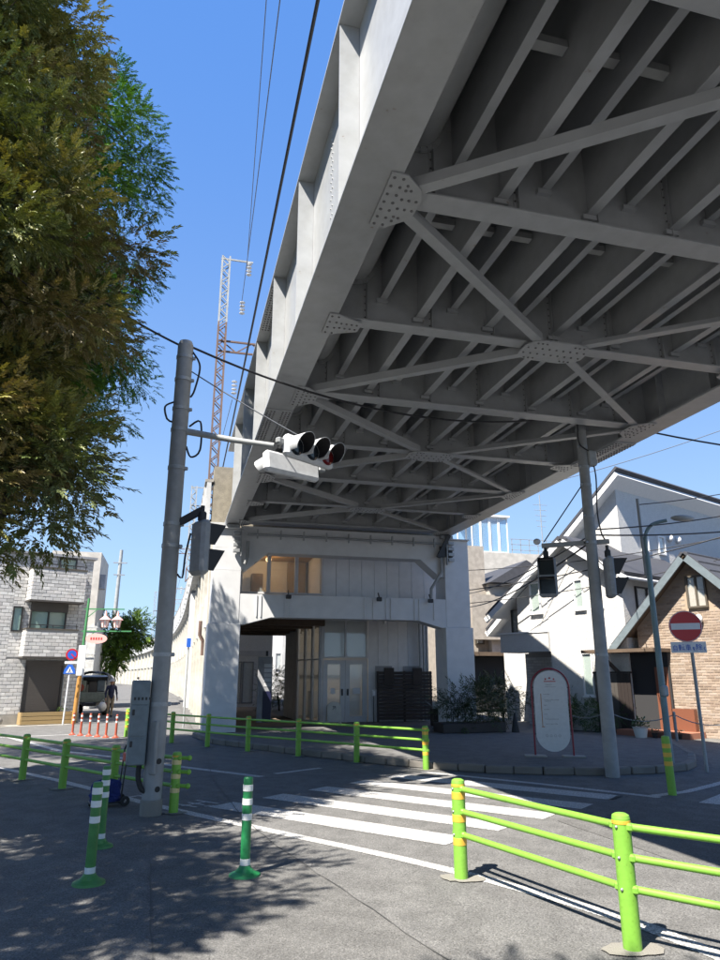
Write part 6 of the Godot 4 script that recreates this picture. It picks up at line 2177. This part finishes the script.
# ---------------------------------------------------------------- the street on the left
func build_left_street() -> void:
	# hand cart with a blue cover
	var C := Vector3(-0.70, 0, -10.35)
	var root := thing("hand_cart", "folding hand cart under a crumpled blue sheet beside the signal pole", "hand cart", C, 0.3)
	root.scale = Vector3.ONE * 0.74
	var bag := MB.new()
	var rg := RandomNumberGenerator.new()
	rg.seed = 77
	var rows := 9
	var cols := 22
	var gridp := []
	for i in rows:
		var ring := []
		for j in cols:
			var a := TAU * j / cols
			var t := float(i) / (rows - 1)
			var rx := 0.24 * (1.0 - 0.20 * t * t) * (0.0 if i == rows - 1 else 1.0)
			var rz := 0.16 * (1.0 - 0.25 * t * t) * (0.0 if i == rows - 1 else 1.0)
			var sq := pow(pow(absf(cos(a)), 4.0) + pow(absf(sin(a)), 4.0), -0.25)
			var fold := 1.0 + 0.10 * sin(a * 7.0 + t * 5.0) + 0.05 * sin(a * 13.0 - t * 8.0) + rg.randf_range(-0.05, 0.05)
			ring.append(Vector3(cos(a) * rx * sq * fold, 0.09 + 0.33 * t + (0.05 * sin(a * 2.0 + 0.6) * t), sin(a) * rz * sq * fold))
		gridp.append(ring)
	for i in rows - 1:
		for j in cols:
			var m := (j + 1) % cols
			bag.quad(gridp[i][j], gridp[i][m], gridp[i + 1][m], gridp[i + 1][j])
	lpart(bag, "cover_sheet", M.cloth_blue, root)
	var fr := MB.new()
	for sz in [-0.11, 0.11]:
		fr.tube([Vector3(0.24, 0.10, sz), Vector3(0.27, 0.55, sz), Vector3(0.29, 0.92, sz)], 0.013, 8)
	fr.tube([Vector3(0.29, 0.92, -0.11), Vector3(0.31, 1.0, -0.08), Vector3(0.31, 1.02, 0.0), Vector3(0.31, 1.0, 0.08), Vector3(0.29, 0.92, 0.11)], 0.015, 8)
	for y in [0.35, 0.62]:
		fr.bar(Vector3(0.25 + y * 0.04, y, -0.11), Vector3(0.25 + y * 0.04, y, 0.11), 0.02, 0.02)
	lpart(fr, "handle_frame", M.black_iron, root)
	var pl := MB.new()
	pl.cbox(Vector3(0.0, 0.075, 0), Vector3(0.54, 0.03, 0.32), 0.01)
	lpart(pl, "platform", M.black_iron, root)
	var rd := MB.new()
	rd.cbox(Vector3(0.285, 0.80, 0.0), Vector3(0.05, 0.15, 0.18), 0.015)
	lpart(rd, "red_strap", M.sign_red, root)
	for sz in [-0.17, 0.17]:
		var w := MB.new()
		w.lathe(Vector3(0.30, 0.085, sz - 0.02), [[0.03, 0.0], [0.075, 0.0], [0.085, 0.012], [0.085, 0.028], [0.075, 0.04], [0.03, 0.04]], 18, Basis(Vector3.RIGHT, Vector3.BACK, Vector3.DOWN))
		lpart(w, "wheel", M.rubber, root)
	for q in [[-0.22, -0.13], [-0.22, 0.13]]:
		var w := MB.new()
		w.lathe(Vector3(q[0], 0.03, q[1] - 0.01), [[0.0, 0.0], [0.03, 0.0], [0.03, 0.02], [0.0, 0.02]], 12, Basis(Vector3.RIGHT, Vector3.BACK, Vector3.DOWN))
		lpart(w, "caster", M.rubber, root)
	# no-parking and crossing signs on one post
	var S := Vector3(-3.52, 0, -27.6)
	var sp := thing("sign_post", "white post with a round no-parking sign and a blue crossing sign", "traffic sign", S)
	var b := MB.new()
	b.tube([S, S + Vector3(0.06, 2.75, 0)], 0.03, 8)
	part(b, "post", M.sign_white, sp)
	var face := Vector3(0.12, 0, 0.99)
	var ux := Vector3.UP.cross(face).normalized()
	var tb := Basis(ux, face, ux.cross(face))
	var c := S + Vector3(0.06, 2.55, 0.04)
	var d := MB.new()
	d.lathe(c, [[0, 0.0], [0.22, 0.0], [0.22, 0.01], [0, 0.01]], 28, tb)
	var rd2 := part(d, "round_sign", M.sign_red, sp)
	var d2 := MB.new()
	d2.lathe(c + face * 0.011, [[0.16, 0.0], [0.16, 0.002], [0, 0.002]], 28, tb)
	part(d2, "blue_field", M.sign_blue, rd2)
	var sl := MB.new()
	sl.bar(c + face * 0.015 + Vector3(-0.12, 0.12, 0), c + face * 0.015 + Vector3(0.12, -0.12, 0), 0.04, 0.003, face)
	part(sl, "slash", M.sign_red, rd2)
	part(bx(S + Vector3(-0.17, 2.21, 0.035), S + Vector3(0.27, 2.30, 0.045)), "plate", M.sign_white, sp)
	var bl := MB.new()
	bl.plate(S + Vector3(0.04, 2.0, 0.04), Basis.IDENTITY, [Vector2(-0.22, -0.16), Vector2(0.22, -0.16), Vector2(0.19, 0.0), Vector2(0.08, 0.18), Vector2(-0.08, 0.18), Vector2(-0.19, 0.0)], 0.012)
	var bs := part(bl, "blue_sign", M.sign_blue, sp)
	var tri := MB.new()
	tri.plate(S + Vector3(0.04, 1.99, 0.0485), Basis.IDENTITY, [Vector2(-0.13, -0.11), Vector2(0.13, -0.11), Vector2(0.0, 0.12)], 0.004)
	part(tri, "white_triangle", M.sign_white, bs)
	var fg := MB.new()
	fg.bar(S + Vector3(0.04, 1.93, 0.053), S + Vector3(0.05, 2.03, 0.053), 0.03, 0.004, Vector3.BACK)
	fg.bar(S + Vector3(0.0, 1.89, 0.053), S + Vector3(0.04, 1.95, 0.053), 0.016, 0.004, Vector3.BACK)
	fg.bar(S + Vector3(0.09, 1.89, 0.053), S + Vector3(0.045, 1.95, 0.053), 0.016, 0.004, Vector3.BACK)
	part(fg, "walking_figure", M.sign_navy, bs)
	# ornamental shopping-street lamp
	var G := Vector3(-3.22, 0, -28.0)
	var gl := thing("ornamental_lamp", "green shopping-street lamp with two red-and-white lanterns and a pink oval sign", "street lamp", G)
	var gb := MB.new()
	gb.tube([G, G + Vector3(0.05, 1.85, 0)], 0.085, 12)
	part(gb, "timber_sleeve", M.orange_wood, gl)
	part(bx(G + Vector3(-0.09, 1.86, -0.08), G + Vector3(0.2, 3.05, 0.09)), "banner_box", M.sign_white, gl)
	var gp := MB.new()
	gp.tube([G + Vector3(0.06, 3.05, 0), G + Vector3(0.10, 4.95, 0)], 0.05, 12)
	part(gp, "green_post", M.lamp_green, gl)
	for q in [[4.52, 1.55], [3.62, 1.9]]:
		var ar := MB.new()
		ar.bar(G + Vector3(-0.05, q[0], 0), G + Vector3(q[1], q[0] + 0.02, 0), 0.04, 0.05)
		ar.bar(G + Vector3(0.1, q[0] - 0.35, 0), G + Vector3(0.45, q[0] - 0.03, 0), 0.03, 0.03)
		part(ar, "arm", M.lamp_green, gl)
	for x in [0.82, 1.30]:
		var ln := MB.new()
		ln.lathe(G + Vector3(x, 3.78, 0), [[0.0, 0.0], [0.10, 0.0], [0.15, 0.30], [0.0, 0.31]], 6)
		var lt := part(ln, "lantern", M.lantern_white, gl)
		var lr := MB.new()
		lr.lathe(G + Vector3(x, 4.09, 0), [[0.0, 0.0], [0.24, 0.0], [0.06, 0.16], [0.03, 0.36], [0, 0.37]], 6)
		part(lr, "cap", M.pink, lt)
		for k in 6:
			var a := TAU * k / 6
			var rb := MB.new()
			rb.bar(G + Vector3(x + cos(a) * 0.105, 3.78, sin(a) * 0.105), G + Vector3(x + cos(a) * 0.155, 4.09, sin(a) * 0.155), 0.03, 0.03)
			part(rb, "bar", M.pink, lt)
	var ov := MB.new()
	ov.lathe(G + Vector3(0.55, 3.32, 0.06), [[0, 0], [0.42, 0], [0.42, 0.03], [0, 0.03]], 28, Basis(Vector3(1, 0, 0), Vector3(0, 0, 1), Vector3(0, -0.48, 0)))
	var os := part(ov, "oval_sign", M.pink, gl)
	var ot := MB.new()
	for i in 5:
		ot.box(G + Vector3(0.35 + i * 0.1, 3.32, 0.0935), Vector3(0.06, 0.10, 0.004))
	part(ot, "lettering", M.print_red, os)
	gl.scale = Vector3.ONE * 0.9
	sp.scale = Vector3.ONE * 0.94
	# small truck seen from behind
	var Tt := Vector3(-3.30, 0, -33.6)
	var tr := thing("flatbed_truck", "small grey-green flatbed truck with a dark tarpaulin seen from behind", "truck", Tt)
	var y := 0.62
	var bd := MB.new()
	bd.cbox(Tt + Vector3(0, y, -0.9), Vector3(1.5, 0.10, 2.1), 0.02)
	part(bd, "bed", M.truck_green, tr)
	for q in [[Vector3(0, y + 0.2, 0.14), Vector3(1.46, 0.32, 0.04)], [Vector3(-0.73, y + 0.2, -0.9), Vector3(0.04, 0.32, 2.0)], [Vector3(0.73, y + 0.2, -0.9), Vector3(0.04, 0.32, 2.0)]]:
		var gt := MB.new()
		gt.cbox(Tt + q[0], q[1], 0.01)
		var gg := part(gt, "drop_side", M.truck_green, tr)
		if q[1].z < 0.1:
			for i in 5:
				part(bx(Tt + Vector3(-0.65 + i * 0.3, y + 0.06, 0.162), Tt + Vector3(-0.60 + i * 0.3, y + 0.34, 0.175)), "rib", M.truck_green, gg)
	for x in [-0.68, 0.68]:
		for z in [0.05, -1.75]:
			part(bx(Tt + Vector3(x - 0.02, y + 0.36, z - 0.02), Tt + Vector3(x + 0.02, y + 1.02, z + 0.02)), "stake", M.galvanised, tr)
	var tp := MB.new()
	for i in 10:
		for j in 6:
			var q := []
			for s in [[i, j], [i + 1, j], [i + 1, j + 1], [i, j + 1]]:
				var fx: float = s[0] / 10.0
				var fz: float = s[1] / 6.0
				q.append(Tt + Vector3(-0.78 + 1.56 * fx, y + 1.06 + 0.16 * sin(fx * PI) + 0.05 * sin(fx * 17.0 + fz * 9.0) - (0.18 if s[0] == 0 or s[0] == 10 else 0.0), 0.12 - 2.0 * fz))
			tp.quad(q[0], q[3], q[2], q[1])
			tp.quad(q[0] - Vector3(0, 0.02, 0), q[1] - Vector3(0, 0.02, 0), q[2] - Vector3(0, 0.02, 0), q[3] - Vector3(0, 0.02, 0))
	part(tp, "tarpaulin", M.tarp_black, tr)
	for q in [[-0.4, 0.18, M.truck_green], [0.05, 0.14, M.shutter], [0.4, 0.2, M.cabinet]]:
		var it := MB.new()
		it.cbox(Tt + Vector3(q[0], y + 0.42 + q[1], -0.4), Vector3(0.34, 0.5, 0.5), 0.04)
		part(it, "load", q[2], tr)
	var hw := MB.new()
	hw.lathe(Tt + Vector3(-0.45, y + 0.55, -0.1), [[0.06, 0], [0.16, 0], [0.17, 0.04], [0.16, 0.08], [0.06, 0.08]], 16, Basis(Vector3.RIGHT, Vector3.BACK, Vector3.DOWN))
	part(hw, "hose_reel", M.post_red, tr)
	var cab := MB.new()
	cab.cbox(Tt + Vector3(0, 1.05, -2.5), Vector3(1.45, 1.3, 1.1), 0.10)
	part(cab, "cab", M.truck_white, tr)
	var rw := MB.new()
	rw.box(Tt + Vector3(0, 1.45, -1.945), Vector3(1.1, 0.35, 0.01))
	part(rw, "rear_window", M.lens_dark, tr)
	for x in [-0.6, 0.6]:
		for z in [-0.55, -2.6]:
			var w := MB.new()
			w.lathe(Tt + Vector3(x - 0.07, 0.27, z), [[0.0, 0.01], [0.15, 0.01], [0.17, 0.0], [0.26, 0.0], [0.27, 0.02], [0.27, 0.12], [0.26, 0.14], [0.0, 0.14]], 20, Basis(Vector3.UP, Vector3.RIGHT, Vector3.BACK))
			part(w, "wheel", M.rubber, tr)
		part(bx(Tt + Vector3(x - 0.12, 0.44, 0.10), Tt + Vector3(x + 0.12, 0.54, 0.17)), "tail_lamp", M.tail_red, tr)
		part(bx(Tt + Vector3(x - 0.14, 0.12, -0.2), Tt + Vector3(x + 0.14, 0.48, -0.18)), "mud_flap", M.rubber, tr)
	part(bx(Tt + Vector3(-0.17, 0.40, 0.12), Tt + Vector3(0.17, 0.56, 0.135)), "number_plate", M.sign_white, tr)
	var ch := MB.new()
	ch.cbox(Tt + Vector3(0, 0.48, -1.2), Vector3(0.6, 0.14, 2.9), 0.02)
	part(ch, "chassis", M.black_iron, tr)
	# people
	person("person in a dark blue jacket, tan trousers and pale hat walking by the truck", Vector3(-2.35, 0, -32.4), 0.3, 1.5, Color(0.02, 0.025, 0.06), Color(0.28, 0.22, 0.15), 0.026, true)
	person("person in white and dark clothes far down the sunlit street", Vector3(-2.5, 0, -62), 3.0, 1.6, Color(0.6, 0.6, 0.6), Color(0.03, 0.03, 0.05), 0.04, false)
	var sh := MB.new()
	sh.ball(Vector3(-2.64, 0.42, -32.25), Vector3(0.17, 0.2, 0.12), 12, 7)
	sh.tube([Vector3(-2.74, 0.58, -32.25), Vector3(-2.62, 0.72, -32.25), Vector3(-2.54, 0.58, -32.25)], 0.01, 5)
	solo(sh, "carrier_bag", M.bag_white, "white carrier bag held by the person beside the truck", "bag")
	# utility pole behind the wrapped building
	var up := thing("street_pole", "tall slender concrete utility pole beside the wrapped building", "pole", Vector3(-4.3, 0, -55))
	var ub := MB.new()
	ub.tube([Vector3(-4.3, 0, -55), Vector3(-4.2, 10.9, -55)], [0.2, 0.12], 12)
	part(ub, "shaft", M.pole_pale, up)
	for q in [[9.9, 0.5], [9.0, 0.4]]:
		var ca := MB.new()
		ca.bar(Vector3(-4.2 - q[1], q[0], -54.9), Vector3(-4.2 + q[1], q[0], -54.9), 0.08, 0.08)
		part(ca, "crossarm", M.galvanised, up)
	# two slim marker posts by the first viaduct wall
	var bp := thing("blue_sign_post", "thin grey post with a small blue plate beside the viaduct wall", "sign post", Vector3(0.55, 0.0, -25.0))
	var bb := MB.new()
	bb.tube([Vector3(0.55, 0, -25), Vector3(0.55, 2.9, -25)], 0.03, 8)
	part(bb, "post", M.pole_pale, bp)
	part(bx(Vector3(0.48, 2.6, -24.96), Vector3(0.62, 2.9, -24.94)), "plate", M.sign_blue, bp)

# ---------------------------------------------------------------- catenary masts on the viaduct
func mast(label: String, at: Vector3, h: float, w: float, beams: Array, lower: float) -> void:
	var root := thing("catenary_mast", label, "mast", at, 0, "lattice masts on the viaduct")
	for part_no in 2:
		var y0 := 0.0 if part_no == 0 else lower
		var y1 := lower if part_no == 0 else h
		var m: Material = M.rust if part_no == 0 else M.pole_pale
		for sx in [-1.0, 1.0]:
			for sz in [-1.0, 1.0]:
				var l := MB.new()
				l.box(Vector3(sx * w / 2, (y0 + y1) / 2, sz * w / 2), Vector3(0.06, y1 - y0, 0.06))
				lpart(l, "leg", m, root)
		var lc := MB.new()
		var n := int((y1 - y0) / (w * 1.0))
		for i in n:
			var a := y0 + (y1 - y0) * i / n
			var c := y0 + (y1 - y0) * (i + 1) / n
			var fl := 1.0 if i % 2 == 0 else -1.0
			for sz in [-1.0, 1.0]:
				lc.bar(Vector3(-fl * w / 2, a, sz * w / 2), Vector3(fl * w / 2, c, sz * w / 2), 0.035, 0.035)
				lc.bar(Vector3(sz * w / 2, a, -fl * w / 2), Vector3(sz * w / 2, c, fl * w / 2), 0.035, 0.035)
		var o := lpart(lc, "lacing", m, root)
		o.set_meta("kind", "stuff")
	for q in beams:
		var b := MB.new()
		var y: float = q[0]
		var L: float = q[1]
		for dy in [0.0, q[2]]:
			b.bar(Vector3(-0.1, y + dy, 0), Vector3(L, y + dy, 0), 0.08, 0.06)
		var n := int(L / 0.6)
		for i in n:
			b.bar(Vector3(L * i / n, y + (0.0 if i % 2 else q[2]), 0), Vector3(L * (i + 1) / n, y + (q[2] if i % 2 else 0.0), 0), 0.04, 0.04)
		lpart(b, "crossbeam", M.rust if q[3] else M.pole_pale, root)
	var top := MB.new()
	top.bar(Vector3(-0.2, h - 0.05, 0), Vector3(1.1, h - 0.05, 0), 0.06, 0.06)
	lpart(top, "top_arm", M.pole_pale, root)
	for q in [[0.95, h - 0.1], [0.75, h - 1.9], [0.6, h - 5.4]]:
		var ins := MB.new()
		for k in 4:
			ins.lathe(Vector3(q[0], q[1] - 0.16 * k, 0), [[0.02, 0.0], [0.11, -0.04], [0.11, -0.06], [0.02, -0.10]], 10)
		lpart(ins, "insulator", M.signal_body, root)

func build_masts() -> void:
	mast("tall lattice catenary mast, rusty below, rising behind the bridge girder", Vector3(1.05, 7.0, -25.5), 11.2, 0.30, [[7.0, 9.0, 0.45, true]], 8.2)
	mast("grey lattice catenary mast just beyond the pier on the viaduct", Vector3(0.65, 7.0, -42), 5.8, 0.3, [[4.2, 9, 0.4, false]], 0.8)
	mast("slender lattice catenary mast midway along the curving viaduct", Vector3(-0.15, 7.0, -62), 7.5, 0.3, [[5.0, 9, 0.4, true]], 5.0)
	mast("distant lattice catenary mast with double crossbeam further along the viaduct", Vector3(-1.2, 7.0, -90), 8.0, 0.3, [[3.4, 9, 0.5, false], [5.2, 4.5, 0.1, false]], 0.6)
	mast("farthest small catenary mast at the end of the viaduct curve", Vector3(-3.2, 7.0, -120), 8.2, 0.3, [[3.0, 10, 0.5, false], [5.0, 5, 0.1, false]], 0.6)

# ---------------------------------------------------------------- overhead wires
func wire(label: String, a: Vector3, c: Vector3, sag: float, r: float, m: Material, group := "overhead wires") -> void:
	var b := MB.new()
	var pts := []
	for i in 21:
		var t := i / 20.0
		pts.append(a.lerp(c, t) - Vector3(0, sag * 4.0 * t * (1 - t), 0))
	b.tube(pts, r, 6)
	solo(b, "overhead_wire", m, label, "wire", group)

func build_wires() -> void:
	wire("thick dark feeder cable running beside the bridge girder to the lattice mast", Vector3(0.95, 9.6, 6), Vector3(1.6, 9.9, -38), 0.5, 0.024, M.cable)
	wire("thin feeder wire high above the girder ending at the mast top arm", Vector3(0.35, 17.3, -1.0), Vector3(1.9, 17.9, -25.5), 0.3, 0.012, M.cable_grey)
	wire("second thin wire between feeder cable and mast arm", Vector3(0.75, 13.2, -1.0), Vector3(1.75, 16.0, -25.5), 0.3, 0.012, M.cable_grey)
	wire("dark cable from the evergreen crown to the signal pole top", Vector3(-2.4, 7.4, -9.2), Vector3(-0.2, 6.3, -9.6), 0.1, 0.016, M.cable)
	wire("dark cable slung from the signal pole across to the corner pole", Vector3(-0.05, 6.3, -9.6), Vector3(7.26, 6.52, -11.1), 0.55, 0.017, M.cable)
	wire("thin stay wire from the signal pole down to the signal arm end", Vector3(0.0, 5.9, -9.6), Vector3(1.55, 4.95, -9.3), 0.02, 0.009, M.cable_grey)
	wire("cable from the corner pole away under the bridge to the right", Vector3(7.42, 6.5, -11.1), Vector3(16.5, 5.9, -9.5), 0.4, 0.017, M.cable)
	for q in [["thick service cable sagging across the white house front", 4.6, 6.3, 0.02], ["lower service cable crossing the white house windows", 4.15, 5.6, 0.014], ["upper service cable crossing before the white rear block", 5.4, 6.0, 0.014]]:
		wire(q[0], Vector3(9.6, q[1], -24.0), Vector3(17.5, q[2], -14.5), 0.35, q[3], M.cable)
	var hub := Vector3(7.4, 4.15, -11.1)
	wire("cable from the corner pole arm toward the brick house roof", hub + Vector3(0, 0.1, 0), Vector3(18.5, 7.2, -14.0), 0.35, 0.014, M.cable)
	wire("lower cable from the corner pole arm past the street lamp", hub, Vector3(18.5, 6.2, -13.5), 0.30, 0.016, M.cable)
	wire("cable from the corner pole to the beige tenement", hub + Vector3(-0.05, 0, 0), Vector3(13.3, 5.6, -32.5), 0.35, 0.014, M.cable)
	wire("second cable from the corner pole to the beige tenement wall", hub + Vector3(-0.05, -0.12, 0), Vector3(13.3, 5.0, -32.5), 0.45, 0.018, M.cable)
	wire("cable from the corner pole to the white house eaves", hub + Vector3(-0.2, -0.15, 0), Vector3(13.5, 4.6, -18.6), 0.25, 0.012, M.cable)
	wire("stay cable from the corner pole arm up to the bridge end", Vector3(6.6, 4.05, -11.5), Vector3(7.26, 5.1, -11.1), 0.0, 0.012, M.cable)
	wire("service wire crossing before the white house to the street lamp mast", Vector3(8.86, 4.95, -11.65), Vector3(20, 8.3, -15), 0.3, 0.011, M.cable)
	wire("slack telephone wire drooping before the high white rear block", Vector3(8.3, 7.0, -20.8), Vector3(22, 11.5, -15), 0.5, 0.012, M.cable_grey)
	wire("cable drooping from the beige tenement down to the shop awning", Vector3(9.3, 4.3, -21.8), Vector3(14.0, 3.6, -32.6), 0.9, 0.014, M.cable)
	wire("trolley wire strung above the viaduct between the masts", Vector3(1.6, 12.0, -25.5), Vector3(0.6, 11.0, -62), 0.5, 0.012, M.cable_grey)
	wire("far trolley wire above the curving viaduct", Vector3(0.6, 11.5, -62), Vector3(-1.0, 11.0, -120), 0.6, 0.014, M.cable_grey)
